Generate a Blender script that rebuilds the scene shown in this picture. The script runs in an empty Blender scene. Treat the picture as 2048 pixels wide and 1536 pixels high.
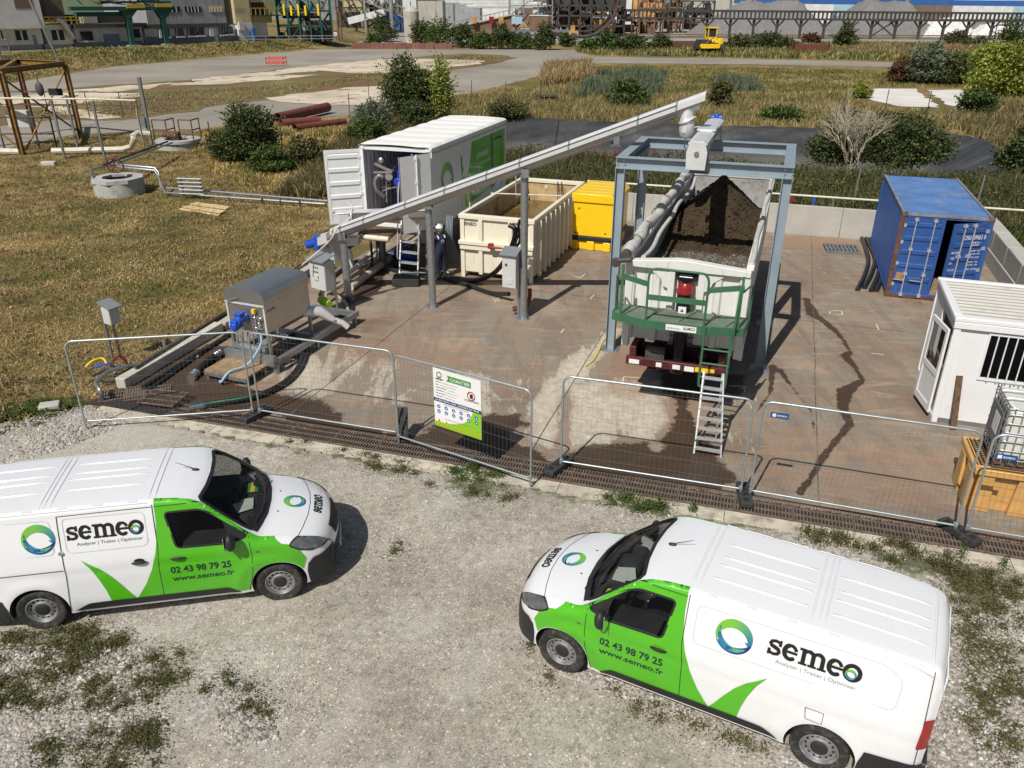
import bpy, bmesh, math, random
import numpy as np
from mathutils import Vector, Matrix
random.seed(7); RNG = np.random.default_rng(7)
PI = math.pi; R = math.radians
sc = bpy.context.scene
col = sc.collection
# ------------------------------------------------------------------ camera
CH, CP, CR, CF = 8.137, R(25.6725), R(.154),1587.03
FWD = np.array([0, math.cos(CP),-math.sin(CP)])
_R = np.array([1., 0,0]); _U = np.array([0, math.sin(CP), math.cos(CP)])
RGT = math.cos(CR)*_R + math.sin(CR)*_U; UPV = -math.sin(CR)*_R + math.cos(CR)*_U
cd = bpy.data.cameras.new('camera'); cam = bpy.data.objects.new('camera', cd); col.objects.link(cam)
m = Matrix.Identity(4)
for i in range(3):
    m[i][0] = RGT[i]; m[i][1] = UPV[i]; m[i][2] = -FWD[i]
m[2][3] = CH
cam.matrix_world = m
cd.sensor_width = 36; cd.lens = CF/2048*36; cd.clip_end = 5000; cd.clip_start = .1
sc.camera = cam
# ------------------------------------------------------------------ sky, sun, exposure
SUN_AZ, SUN_EL = R(240), R(49.5)          # the sun stands behind the camera, to the left
w = bpy.data.worlds.new('World'); sc.world = w; w.use_nodes = True
nt = w.node_tree; bg = nt.nodes['Background']
sky = nt.nodes.new('ShaderNodeTexSky'); sky.sky_type = 'NISHITA'; sky.sun_disc = False
sky.sun_elevation = SUN_EL; sky.sun_rotation = R(90)-SUN_AZ; sky.air_density = 1.2; sky.dust_density = 1.5
nt.links.new(sky.outputs[0], bg.inputs[0]); bg.inputs[1].default_value = .052
sl = bpy.data.lights.new('sun', 'SUN'); sl.energy = 4.7; sl.angle = R(.5); sl.color = (1,.955,.88)
so = bpy.data.objects.new('sun', sl); col.objects.link(so)
_d = Vector((math.cos(SUN_AZ)*math.cos(SUN_EL), math.sin(SUN_AZ)*math.cos(SUN_EL), math.sin(SUN_EL)))
so.rotation_euler = _d.to_track_quat('Z', 'Y').to_euler(); so.location = (-10,-20,30)
sc.view_settings.view_transform = 'Standard'; sc.view_settings.look = 'None'
sc.view_settings.exposure = 0.0; sc.view_settings.gamma = 1

def G(x, y, z=0.0):
    """ground (or height z) point seen at photo coordinate x, y"""
    d = FWD + RGT*(x-1024)/CF - UPV*(y-768)/CF
    t = (z-CH)/d[2]
    return (d[0]*t, d[1]*t)
def GD(x, y, D):
    """point at forward distance D (metres along y) seen at photo coordinate"""
    d = FWD + RGT*(x-1024)/CF - UPV*(y-768)/CF
    t = D/d[1]
    return (d[0]*t, D, CH+d[2]*t)
# ------------------------------------------------------------------ mesh helpers
def tag(o, label=None, cat=None, group=None, kind=None):
    if label: o['label'] = label
    if cat: o['category'] = cat
    if group: o['group'] = group
    if kind: o['kind'] = kind
    return o
def empty(name, loc=(0,0,0), rz=0, label=None, cat=None, group=None):
    o = bpy.data.objects.new(name, None); col.objects.link(o)
    o.location = loc; o.rotation_euler = (0,0, rz); o.empty_display_size = .2
    return tag(o, label, cat, group)
def kids(o): return [c for c in bpy.data.objects if c.parent == o]
def copy_tree(o, parent=None):
    c = o.copy(); col.objects.link(c)
    if parent: c.parent = parent
    for ch in kids(o): copy_tree(ch, c)
    return c
class MB:
    def __init__(s): s.v = []; s.f = []; s.m = []; s.mi = 0
    def add(s, vs, fs):
        n = len(s.v); s.v += [tuple(p) for p in vs]
        for f in fs: s.f.append([i+n for i in f]); s.m.append(s.mi)
        return s
    def box(s, a, b, rot=None, piv=None):
        x0, y0, z0 = a; x1, y1, z1 = b
        vs = [(x, y, z) for x in (x0, x1) for y in (y0, y1) for z in (z0, z1)]
        if rot is not None:
            pv = Vector(piv) if piv is not None else (Vector(a)+Vector(b))/2
            vs = [tuple(rot @ (Vector(p)-pv)+pv) for p in vs]
        return s.add(vs, [(0,1,3,2),(4,6,7,5),(0,4,5,1),(2,3,7,6),(0,2,6,4),(1,5,7,3)])
    def bar(s, p, q, wx, wz, up=(0,0,1)):
        """rectangular bar from p to q, wx wide sideways and wz tall"""
        p = Vector(p); q = Vector(q); d = (q-p).normalized(); u = Vector(up)
        if abs(d.dot(u)) > .99: u = Vector((0,1,0))
        sd = d.cross(u).normalized()*wx/2; uu = sd.cross(d).normalized()*wz/2
        vs = []
        for e in (p, q):
            vs += [e-sd-uu, e+sd-uu, e+sd+uu, e-sd+uu]
        return s.add(vs, [(3,2,1,0),(4,5,6,7),(0,1,5,4),(1,2,6,5),(2,3,7,6),(3,0,4,7)])
    def tube(s, pts, r, n=8, caps=True, closed=False):
        pts = [Vector(p) for p in pts]; N = len(pts)
        rs = r if isinstance(r, (list, tuple)) else [r]*N
        if closed: tg = [(pts[(i+1) % N]-pts[i-1]).normalized() for i in range(N)]
        else: tg = [(pts[min(i+1, N-1)]-pts[max(i-1,0)]).normalized() for i in range(N)]
        u = tg[0].orthogonal().normalized(); vs = []
        for i in range(N):
            u = (u-tg[i]*u.dot(tg[i]))
            u = u.normalized() if u.length > 1e-6 else tg[i].orthogonal().normalized()
            w_ = tg[i].cross(u)
            vs += [pts[i]+(u*math.cos(2*PI*k/n)+w_*math.sin(2*PI*k/n))*rs[i] for k in range(n)]
        fs = []
        for i in range(N if closed else N-1):
            j = (i+1) % N
            fs += [(i*n+k, i*n+(k+1) % n, j*n+(k+1) % n, j*n+k) for k in range(n)]
        if caps and not closed: fs += [tuple(range(n))[::-1], tuple((N-1)*n+k for k in range(n))]
        return s.add(vs, fs)
    def cyl(s, p, q, r, r2=None, n=16): return s.tube([p, q],[r, r if r2 is None else r2], n)
    def prism(s, poly, fn, d0, d1):
        """2-D outline poly extruded: fn(u, v, d) gives the 3-D point"""
        n = len(poly); vs = [fn(u, v, d0) for u, v in poly]+[fn(u, v, d1) for u, v in poly]
        return s.add(vs, [tuple(range(n))[::-1], tuple(range(n, 2*n))]+[(i, (i+1) % n, n+(i+1) % n, n+i) for i in range(n)])
    def lathe(s, prof, n=24, o=(0,0,0), ax='z'):
        vs = []; N = len(prof)
        for r, h in prof:
            for k in range(n):
                c, t = r*math.cos(2*PI*k/n), r*math.sin(2*PI*k/n)
                p = (c, t, h) if ax == 'z' else ((c, h, t) if ax == 'y' else (h, c, t))
                vs.append((p[0]+o[0], p[1]+o[1], p[2]+o[2]))
        return s.add(vs, [(i*n+k, i*n+(k+1) % n, (i+1)*n+(k+1) % n, (i+1)*n+k) for i in range(N-1) for k in range(n)])
    def hbeam(s, p, q, b=.2, h=.2, t=.012, up=(0,0,1)):
        p = Vector(p); q = Vector(q); d = (q-p).normalized(); u = Vector(up)
        if abs(d.dot(u)) > .99: u = Vector((0,1,0))
        sd = d.cross(u).normalized(); uu = sd.cross(d).normalized()
        for k in (-1,1): s.bar(p+uu*k*(h/2-t/2), q+uu*k*(h/2-t/2), b, t, up=tuple(uu))
        return s.bar(p, q, t*.8, h-2*t, up=tuple(uu))
    def sphere(s, c, r, n=12, m=8, sc_=(1,1,1)):
        vs = [(c[0], c[1], c[2]+r*sc_[2])]
        for i in range(1, m):
            a = PI*i/m
            vs += [(c[0]+r*sc_[0]*math.sin(a)*math.cos(2*PI*k/n), c[1]+r*sc_[1]*math.sin(a)*math.sin(2*PI*k/n), c[2]+r*sc_[2]*math.cos(a)) for k in range(n)]
        vs.append((c[0], c[1], c[2]-r*sc_[2])); L = len(vs)-1
        fs = [(0,1+k, 1+(k+1) % n) for k in range(n)]
        for i in range(m-2): fs += [(1+i*n+k, 1+(i+1)*n+k, 1+(i+1)*n+(k+1) % n, 1+i*n+(k+1) % n) for k in range(n)]
        fs += [(L, 1+(m-2)*n+(k+1) % n, 1+(m-2)*n+k) for k in range(n)]
        return s.add(vs, fs)
    def build(s, name, mat, parent=None, loc=None, rz=None, smooth=40, bevel=0):
        me = bpy.data.meshes.new(name); me.from_pydata(s.v, [], s.f)
        mats = mat if isinstance(mat, (list, tuple)) else [mat]
        for x in mats: me.materials.append(x)
        if len(mats) > 1: me.polygons.foreach_set('material_index', s.m)
        me.update()
        bm = bmesh.new(); bm.from_mesh(me); bmesh.ops.recalc_face_normals(bm, faces=bm.faces); bm.to_mesh(me); bm.free()
        if smooth:
            me.polygons.foreach_set('use_smooth', [True]*len(me.polygons))
            me.set_sharp_from_angle(angle=R(smooth))
        o = bpy.data.objects.new(name, me); col.objects.link(o)
        if parent: o.parent = parent
        if loc is not None: o.location = loc
        if rz is not None: o.rotation_euler = (0,0, rz)
        if bevel:
            b = o.modifiers.new('bevel', 'BEVEL'); b.width = bevel; b.segments = 2; b.limit_method = 'ANGLE'; b.angle_limit = R(50)
        return o
def bez(pts, n=8):
    """smooth curve through the points (Catmull-Rom)"""
    P = [Vector(p) for p in pts]; P = [2*P[0]-P[1]]+P+[2*P[-1]-P[-2]]; out = []
    for i in range(1, len(P)-2):
        for k in range(n):
            t = k/n; a, b, c, d = P[i-1:i+3]
            out.append(.5*((2*b)+(c-a)*t+(2*a-5*b+4*c-d)*t*t+(3*b-a-3*c+d)*t*t*t))
    out.append(P[-2]); return out
# ------------------------------------------------------------------ materials
def new_mat(name):
    mt = bpy.data.materials.new(name); mt.use_nodes = True; n = mt.node_tree
    return mt, n, n.nodes['Principled BSDF']
class N:
    """small helper for node graphs"""
    def __init__(s, n, coord='Object'):
        s.n = n; tc = n.nodes.new('ShaderNodeTexCoord'); s.co = tc.outputs[coord]
    def mapv(s, sc_=(1,1,1), rot=(0,0,0), src=None):
        mp = s.n.nodes.new('ShaderNodeMapping'); mp.inputs['Scale'].default_value = sc_; mp.inputs['Rotation'].default_value = rot
        s.n.links.new(src or s.co, mp.inputs[0]); return mp.outputs[0]
    def noise(s, scale, detail=4, rough=.55, src=None, dist=0):
        t = s.n.nodes.new('ShaderNodeTexNoise'); t.inputs['Scale'].default_value = scale; t.inputs['Detail'].default_value = detail
        t.inputs['Roughness'].default_value = rough; t.inputs['Distortion'].default_value = dist
        s.n.links.new(src or s.co, t.inputs['Vector']); return t.outputs['Fac']
    def vor(s, scale, src=None, feat='F1', out='Distance', rnd=1):
        t = s.n.nodes.new('ShaderNodeTexVoronoi'); t.inputs['Scale'].default_value = scale; t.feature = feat
        t.inputs['Randomness'].default_value = rnd
        s.n.links.new(src or s.co, t.inputs['Vector']); return t.outputs[out]
    def ramp(s, fac, stops):
        t = s.n.nodes.new('ShaderNodeValToRGB'); e = t.color_ramp.elements
        while len(e) < len(stops): e.new(.5)
        for el, (p, c) in zip(e, stops): el.position = p; el.color = (*c, 1) if isinstance(c, tuple) else (c, c, c, 1)
        s.n.links.new(fac, t.inputs[0]); return t.outputs[0]
    def mix(s, fac, a, b, mode='MIX'):
        t = s.n.nodes.new('ShaderNodeMix'); t.data_type = 'RGBA'; t.blend_type = mode
        for i, x in ((0, fac),(6, a),(7, b)):
            if hasattr(x, 'links'): s.n.links.new(x, t.inputs[i])
            elif isinstance(x, tuple): t.inputs[i].default_value = (*x, 1)
            else: t.inputs[i].default_value = x if i == 0 else (x, x, x, 1)
        return t.outputs[2]
    def math(s, op, a, b=0, c=0):
        t = s.n.nodes.new('ShaderNodeMath'); t.operation = op
        for i, x in enumerate((a, b, c)):
            if hasattr(x, 'links'): s.n.links.new(x, t.inputs[i])
            else: t.inputs[i].default_value = x
        return t.outputs[0]
    def attr(s, name):
        t = s.n.nodes.new('ShaderNodeAttribute'); t.attribute_name = name; return t.outputs['Fac']
    def island(s):
        t = s.n.nodes.new('ShaderNodeNewGeometry'); return t.outputs['Random Per Island']
    def bump(s, h, bsdf, strength=.5, dist=.02):
        t = s.n.nodes.new('ShaderNodeBump'); t.inputs['Strength'].default_value = strength; t.inputs['Distance'].default_value = dist
        s.n.links.new(h, t.inputs['Height']); s.n.links.new(t.outputs[0], bsdf.inputs['Normal'])
    def link(s, a, b): s.n.links.new(a, b)
def pm(name, c, rough=.5, metal=0, var=.12, scale=2.5, dirt=None, da=.45, ds=1.3, bump=0, bs=30, coat=0, streak=False):
    """painted or plain surface: base colour with uneven tone, patches of dirt and a fine bump"""
    mt, n, b = new_mat(name); h = N(n)
    nz = h.noise(scale, 6)
    lo = tuple(x*(1-var) for x in c); hi = tuple(min(1, x*(1+var)) for x in c)
    cc = h.ramp(nz, [(.3, lo),(.7, hi)])
    if dirt:
        src = h.mapv((3,3,.35)) if streak else None
        d = h.noise(ds*2,8,.65, src)
        cc = h.mix(h.ramp(d, [(da, 0.),(da+.16,.85)]), cc, dirt)
        h.link(h.math('MULTIPLY_ADD', h.ramp(d, [(da, 0.),(da+.16,1.)]),.3, rough), b.inputs['Roughness'])
    else:
        h.link(h.math('MULTIPLY_ADD', h.noise(scale*6,3),.16, rough-.08), b.inputs['Roughness'])
    h.link(cc, b.inputs['Base Color']); b.inputs['Metallic'].default_value = metal
    if coat: b.inputs['Coat Weight'].default_value = coat; b.inputs['Coat Roughness'].default_value = .04
    if bump: h.bump(h.noise(bs, 5), b, bump, .01)
    return mt
M = {}
def mk(k, *a, **kw): M[k] = pm(k, *a, **kw)
mk('van_white', (.74,.75,.77),.28, var=.015, coat=1)
mk('van_green', (.075,.42,.008),.3, var=.03, coat=1)
mk('black_plastic', (.018,.018,.02),.55, var=.2, bump=.1, bs=200)
mk('rubber', (.022,.021,.02),.8, var=.3, dirt=(.10,.09,.075), da=.5, ds=6, bump=.2, bs=90)
mk('rim_steel', (.42,.42,.43),.38,.8, var=.1, dirt=(.12,.11,.1), da=.55, ds=8)
mk('dark', (.006,.006,.007),.6, var=.3)
mk('gap', (.012,.012,.013),.7, var=.1)
mk('navy_text', (.012,.03,.03),.4, var=.05)
mk('black_text', (.012,.012,.013),.4, var=.05)
mk('grey_text', (.16,.17,.2),.5, var=.05)
mk('white_text', (.75,.75,.75),.5, var=.05)
mk('chrome', (.7,.7,.72),.2,1, var=.05)
mk('interior', (.045,.047,.055),.8, var=.3)
mk('lining', (.055,.056,.06),.8, var=.3)
mk('paper', (.62,.7,.62),.8, var=.05)
mk('card_green', (.06,.32,.09),.6, var=.05)
mk('card_yellow', (.75,.68,.08),.6, var=.05)
mk('red_lamp', (.28,.008,.010),.15, var=.1, coat=1)
mk('lamp_glass', (.14,.145,.15),.12,.3, var=.3, scale=14, coat=1)
mk('galv', (.38,.40,.42),.42,.75, var=.14, scale=9, dirt=(.25,.24,.22), da=.58, ds=4)
mk('galv_fence', (.40,.45,.47),.42,.6, var=.1, scale=6, dirt=(.22,.2,.17), da=.6, ds=5)
mk('wire', (.20,.22,.22),.5,.4, var=.2)
mk('steel_bright', (.70,.71,.72),.40,.35, var=.07, scale=4, dirt=(.36,.34,.31), da=.6, ds=2)
mk('stainless', (.50,.49,.475),.30,.85, var=.06, scale=2, dirt=(.36,.33,.29), da=.66, ds=1.2)
mk('trough_grey', (.40,.40,.40),.4,.6, var=.08, scale=3)
mk('alu', (.68,.69,.70),.35,.6, var=.1, scale=10)
mk('portal_paint', (.27,.335,.385),.48,.15, var=.08, dirt=(.22,.21,.2), da=.63, ds=2)
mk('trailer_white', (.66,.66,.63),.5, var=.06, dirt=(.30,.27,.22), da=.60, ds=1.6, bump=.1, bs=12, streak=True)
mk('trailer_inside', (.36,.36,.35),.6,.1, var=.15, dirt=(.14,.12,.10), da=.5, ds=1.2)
mk('tarp', (.50,.49,.46),.75, var=.12, dirt=(.22,.20,.16), da=.55, ds=1.5, bump=.5, bs=8)
mk('green_paint', (.042,.135,.072),.5, var=.12, dirt=(.16,.17,.13), da=.58, ds=3)
mk('tread_green', (.10,.155,.105),.6, var=.2, dirt=(.20,.19,.15), da=.5, ds=3, bump=.5, bs=60)
mk('maroon', (.075,.014,.017),.45, var=.2, dirt=(.10,.07,.05), da=.55, ds=3)
mk('red_paint', (.26,.014,.02),.35, var=.1)
mk('ram_black', (.012,.012,.016),.22,.3, var=.2)
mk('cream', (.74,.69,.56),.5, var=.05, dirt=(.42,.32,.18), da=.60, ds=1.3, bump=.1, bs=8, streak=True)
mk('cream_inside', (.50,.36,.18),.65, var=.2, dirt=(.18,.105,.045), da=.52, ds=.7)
mk('container_white', (.72,.73,.73),.45, var=.04, dirt=(.42,.41,.38), da=.62, ds=1.2, streak=True)
mk('roof_white', (.80,.79,.76),.55, var=.03, dirt=(.56,.50,.40), da=.58, ds=.8)
mk('cont_green', (.055,.40,.03),.35, var=.06, coat=.6)
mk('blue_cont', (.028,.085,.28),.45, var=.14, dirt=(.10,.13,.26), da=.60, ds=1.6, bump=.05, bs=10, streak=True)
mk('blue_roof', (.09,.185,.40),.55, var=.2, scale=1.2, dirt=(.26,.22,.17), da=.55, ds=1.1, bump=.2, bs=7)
mk('rust', (.13,.062,.035),.8, var=.35, scale=6, dirt=(.05,.025,.018), da=.5, ds=5, bump=.3, bs=40)
mk('rust_red', (.16,.045,.03),.7, var=.3, scale=4, dirt=(.07,.03,.02), da=.52, ds=3)
mk('yellow', (.86,.56,.01),.38, var=.04, dirt=(.55,.38,.05), da=.66, ds=1.5, coat=.3)
mk('motor_blue', (.012,.085,.52),.35, var=.12, coat=.4)
mk('deep_blue', (.010,.04,.42),.4, var=.15)
mk('lime', (.40,.60,.02),.4, var=.1)
mk('cabinet', (.52,.53,.52),.45, var=.04, dirt=(.36,.35,.32), da=.63, ds=3)
mk('cabinet_dark', (.27,.29,.31),.45,.3, var=.08)
mk('hose_black', (.016,.016,.016),.42, var=.3, dirt=(.09,.08,.06), da=.58, ds=6)
mk('hose_green', (.01,.30,.12),.5, var=.2)
mk('hose_grey', (.16,.20,.22),.5, var=.2)
mk('hose_beige', (.42,.36,.26),.7, var=.15, dirt=(.25,.2,.14), da=.5, ds=4)
mk('hose_blue', (.30,.45,.60),.5, var=.1)
mk('yellow_cable', (.70,.55,.04),.5, var=.1)
mk('concrete_old', (.42,.405,.365),.85, var=.10, scale=1.2, dirt=(.24,.225,.19), da=.60, ds=.8, bump=.4, bs=25, streak=True)
mk('concrete_light', (.52,.49,.42),.85, var=.12, scale=2, dirt=(.28,.25,.2), da=.56, ds=1.4, bump=.3, bs=25)
mk('ring_conc', (.40,.40,.385),.85, var=.12, scale=2, dirt=(.24,.23,.20), da=.52, ds=1.2, bump=.4, bs=20)
mk('foot_block', (.03,.03,.031),.8, var=.3, dirt=(.09,.085,.08), da=.55, ds=6, bump=.4, bs=50)
mk('cabin_white', (.72,.73,.74),.5, var=.03, dirt=(.48,.47,.44), da=.64, ds=1.2, streak=True)
mk('cabin_roof', (.42,.41,.37),.5,.1, var=.05, dirt=(.36,.33,.26), da=.56, ds=1.3)
mk('orange_plastic', (.58,.33,.11),.45, var=.08, dirt=(.40,.24,.08), da=.58, ds=2)
mk('tote_white', (.62,.62,.56),.3, var=.06, dirt=(.45,.38,.24), da=.62, ds=1.8)
mk('wood', (.30,.20,.11),.8, var=.3, scale=5, dirt=(.13,.08,.05), da=.52, ds=4, bump=.3, bs=30)
mk('wood_dark', (.12,.07,.04),.8, var=.35, scale=5, dirt=(.045,.028,.02), da=.5, ds=4, bump=.3, bs=30)
mk('wood_pale', (.62,.47,.25),.8, var=.2, scale=4, dirt=(.42,.3,.14), da=.55, ds=4, bump=.3, bs=30)
mk('cast_iron', (.155,.115,.09),.75,.1, var=.3, scale=6, dirt=(.24,.20,.16), da=.56, ds=4, bump=.3, bs=60)
mk('channel', (.025,.02,.017),.9, var=.4)
mk('pipe_dark', (.10,.085,.07),.7, var=.3, scale=5, dirt=(.22,.17,.11), da=.5, ds=3)
mk('pipe_ivory', (.62,.58,.48),.55, var=.1, dirt=(.36,.30,.22), da=.55, ds=2)
mk('gantry_yellow', (.25,.15,.04),.6, var=.3, scale=4, dirt=(.15,.055,.02), da=.47, ds=2.5, streak=True)
mk('gantry_rust', (.20,.075,.03),.7, var=.3, scale=4, dirt=(.30,.18,.05), da=.55, ds=2.5, streak=True)
mk('dark_steel', (.075,.07,.066),.65,.2, var=.3, scale=3)
mk('mid_steel', (.17,.18,.185),.6,.2, var=.2, scale=3)
mk('skin', (.45,.25,.17),.55, var=.08)
mk('overall', (.012,.018,.05),.85, var=.25, scale=12, bump=.4, bs=40)
mk('helmet', (.78,.78,.76),.3, var=.02, coat=.5)
mk('reflective', (.7,.72,.74),.35, var=.05)
mk('boot', (.04,.035,.03),.7)
# glass: thin dark-tinted sheet
def glass_mat(name, tint=.35, col_=(.02,.03,.03), tr_=.62):
    mt, n, b = new_mat(name)
    tr = n.nodes.new('ShaderNodeBsdfTransparent'); tr.inputs[0].default_value = (tr_, tr_, tr_, 1)
    b.inputs['Base Color'].default_value = (*col_, 1); b.inputs['Roughness'].default_value = .03
    b.inputs['Specular IOR Level'].default_value = .35
    mx = n.nodes.new('ShaderNodeMixShader'); mx.inputs[0].default_value = tint
    n.links.new(tr.outputs[0], mx.inputs[1]); n.links.new(b.outputs[0], mx.inputs[2])
    n.links.new(mx.outputs[0], n.nodes['Material Output'].inputs[0]); return mt
M['glass'] = glass_mat('glass', .22,(.01,.012,.012),.8)
M['glass_dark'] = glass_mat('glass_dark', .22,(.01,.012,.014))
M['glass_black'] = glass_mat('glass_black', .8,(.01,.012,.014))
def vcol_mat():
    mt, n, b = new_mat('printed'); a = n.nodes.new('ShaderNodeVertexColor'); a.layer_name = 'Col'
    n.links.new(a.outputs[0], b.inputs['Base Color']); b.inputs['Roughness'].default_value = .35; return mt
M['printed'] = vcol_mat()
# ================================================================== VAN
def itp(tab):
    xs = [a for a, b in tab]; ys = [b for a, b in tab]
    def f(x):
        if x <= xs[0]: return ys[0]
        if x >= xs[-1]: return ys[-1]
        i = next(k for k in range(len(xs)-1) if xs[k+1] >= x)
        h = xs[i+1]-xs[i]; t = (x-xs[i])/h
        def sl(j):
            if j <= 0 or j >= len(xs)-1: return None
            a = (ys[j]-ys[j-1])/(xs[j]-xs[j-1]); b = (ys[j+1]-ys[j])/(xs[j+1]-xs[j])
            return 0 if a*b <= 0 else 2*a*b/(a+b)
        s0, s1 = sl(i), sl(i+1); d = (ys[i+1]-ys[i])/h
        s0 = d if s0 is None else s0; s1 = d if s1 is None else s1
        return (2*t**3-3*t**2+1)*ys[i]+(t**3-2*t**2+t)*h*s0+(-2*t**3+3*t**2)*ys[i+1]+(t**3-t**2)*h*s1
    return f
VL = 5.22
v_top = itp([(0,.66),(.03,.80),(.08,.90),(.16,.985),(.28,1.05),(.5,1.115),(.75,1.165),(.95,1.20),(1.05,1.26),(1.35,1.51),(1.62,1.72),(1.75,1.80),(1.9,1.85),(2.2,1.885),(2.6,1.90),(3.6,1.90),(4.7,1.885),(5.06,1.86),(5.15,1.82),(5.19,1.74),(VL, 1.6)])
v_wid = itp([(0,.66),(.05,.76),(.13,.83),(.3,.90),(.55,.94),(.95,.955),(4.4,.955),(4.85,.94),(5.05,.915),(5.15,.88),(VL, .82)])
v_bow = itp([(0,.26),(.3,.22),(.8,.16),(1.2,.15),(1.75,.12),(2.1,.05),(2.4,0),(4.8,0),(VL, -.06)])
v_rz = itp([(0,.16),(.2,.16),(.6,.14),(1., .09),(1.3,.06),(1.7,.06),(2.3,.08),(VL, .10)])
v_cr = itp([(0,.03),(.3,.05),(.9,.045),(1.3,.03),(2.2,.018),(VL, .018)])
def v_side(t, z):
    W = v_wid(t)
    y = W
    if z < .5: y -= .045*((.5-z)/.3)**2
    if z > .98: y -= .15*(z-.98)+.07*(z-.98)**2
    y -= .010*math.exp(-((z-.93)/.07)**2)*(1 if t > 1 else max(0, t))       # pressed waist line
    for wx in (.88,4.155):                                                # flared arches
        d = math.hypot(t-wx, z-.36)
        if d < .56: y += .018*max(0,1-abs(d-.43)/.12)
    return y
def v_arc(t):
    ze = v_top(t)-v_cr(t); zs = ze-v_rz(t); y1 = v_side(t, zs)
    return ze, zs, y1, y1-v_rz(t)*1.05
def sec(t, s):
    """s 0..1 up the side, 1..2 round the corner, 2..3 across the top to the middle: returns (y, z)"""
    ze, zs, y1, ye = v_arc(t); zb = .24
    if s <= 1:
        z = zb+(zs-zb)*s; return v_side(t, z), z
    if s <= 2:
        a = (s-1)*PI/2; return ye+(y1-ye)*math.cos(a), zs+(ze-zs)*math.sin(a)
    y = ye*(3-s); return y, v_top(t)-v_cr(t)*(y/ye)**2
def shift(t, y): return t+v_bow(t)*(y/.95)**2
def t_of(x, y):
    t = x
    for _ in range(12): t = x-v_bow(t)*(y/.95)**2
    return max(0, min(VL, t))
def map_side(x, z, off=0, sg=1):
    t = x; y = .93
    for _ in range(10):
        t = t_of(x, y); ze, zs, y1, ye = v_arc(t); zz = min(z, ze-.0005)
        if zz <= zs: y = v_side(t, zz)
        else: y = ye+(y1-ye)*math.sqrt(max(0,1-((zz-zs)/(ze-zs))**2))
    n1 = 1.; n2 = 0.
    if zz > zs: a = math.asin(min(1,(zz-zs)/(ze-zs))); n1, n2 = math.cos(a), math.sin(a)
    elif zz > .98: n1, n2 = .975,.2
    dx = (v_side(t+.02, min(zz, zs))-v_side(t-.02, min(zz, zs)))/.04; k = math.hypot(dx, 1) if t < 1.2 or t > 4.8 else 1
    if k == 1: dx = 0
    return (x-off*dx*n1/k, sg*(y+off*n1/k), zz+off*n2)
def map_top(x, y, off=0):
    t = t_of(x, y); ze, zs, y1, ye = v_arc(t); a = abs(y)
    if a <= ye: z = v_top(t)-v_cr(t)*(y/ye)**2
    else: z = zs+(ze-zs)*math.sqrt(max(0,1-((min(a, y1-.001)-ye)/(y1-ye))**2))
    s = (v_top(t+.03)-v_top(t-.03))/.06; k = math.hypot(s, 1)
    return (x-off*s/k, y, z+off/k)
def map_t(t, z, off=0, sg=1):
    t = max(0, min(VL, t)); ze, zs, y1, ye = v_arc(t); z = min(z, ze-.0005)
    y = v_side(t, z) if z <= zs else ye+(y1-ye)*math.sqrt(max(0,1-((z-zs)/(ze-zs))**2))
    dx = (v_side(min(VL, t+.02), min(z, zs))-v_side(max(0, t-.02), min(z, zs)))/.04; k = math.hypot(dx, 1)
    return (shift(t, y)-off*dx/k, sg*(y+off/k), z+(off*.5 if z > zs else 0))
def map_tt(t, y, off=0):
    x, _, z = map_top(shift(t, y), y, off); return (x, y, z)
def mesh2d(polys):
    """triangulated 2-D outlines in the z=0 plane as a bmesh"""
    bm = bmesh.new()
    for p in polys:
        vs = [bm.verts.new((u, v, 0)) for u, v in p]
        try: bm.faces.new(vs)
        except ValueError: pass
    bmesh.ops.triangulate(bm, faces=bm.faces); return bm
def slice2d(bm, g):
    xs = [v.co.x for v in bm.verts]; ys = [v.co.y for v in bm.verts]
    for ax, lo, hi in ((0, min(xs), max(xs)),(1, min(ys), max(ys))):
        k = math.floor(lo/g)+1
        while k*g < hi:
            no = (1,0,0) if ax == 0 else (0,1,0); co = (k*g, 0,0) if ax == 0 else (0, k*g, 0)
            bmesh.ops.bisect_plane(bm, geom=bm.verts[:]+bm.edges[:]+bm.faces[:], plane_co=co, plane_no=no, dist=1e-6); k += 1
    return bm
def conform(bm, fn, name, mat, parent, g=.06, cols=None):
    if g: slice2d(bm, g)
    for v in bm.verts: v.co = Vector(fn(v.co.x, v.co.y))
    me = bpy.data.meshes.new(name); bm.to_mesh(me); bm.free(); me.materials.append(mat)
    me.polygons.foreach_set('use_smooth', [True]*len(me.polygons))
    o = bpy.data.objects.new(name, me); col.objects.link(o); o.parent = parent; return o
def slab(poly, fn, g, d0, d1):
    """closed cutter following the surface"""
    bm = slice2d(mesh2d([poly]), g)
    r = bmesh.ops.extrude_face_region(bm, geom=bm.faces[:]); up = {e for e in r['geom'] if isinstance(e, bmesh.types.BMVert)}
    for v in bm.verts: v.co = Vector(fn(v.co.x, v.co.y, d1 if v in up else d0))
    bmesh.ops.recalc_face_normals(bm, faces=bm.faces)
    me = bpy.data.meshes.new('cut'); bm.to_mesh(me); bm.free(); me.materials.append(M['van_white']); me.materials.append(M['lining'])
    me.polygons.foreach_set('material_index', [1]*len(me.polygons))
    return bpy.data.objects.new('cut', me)
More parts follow.
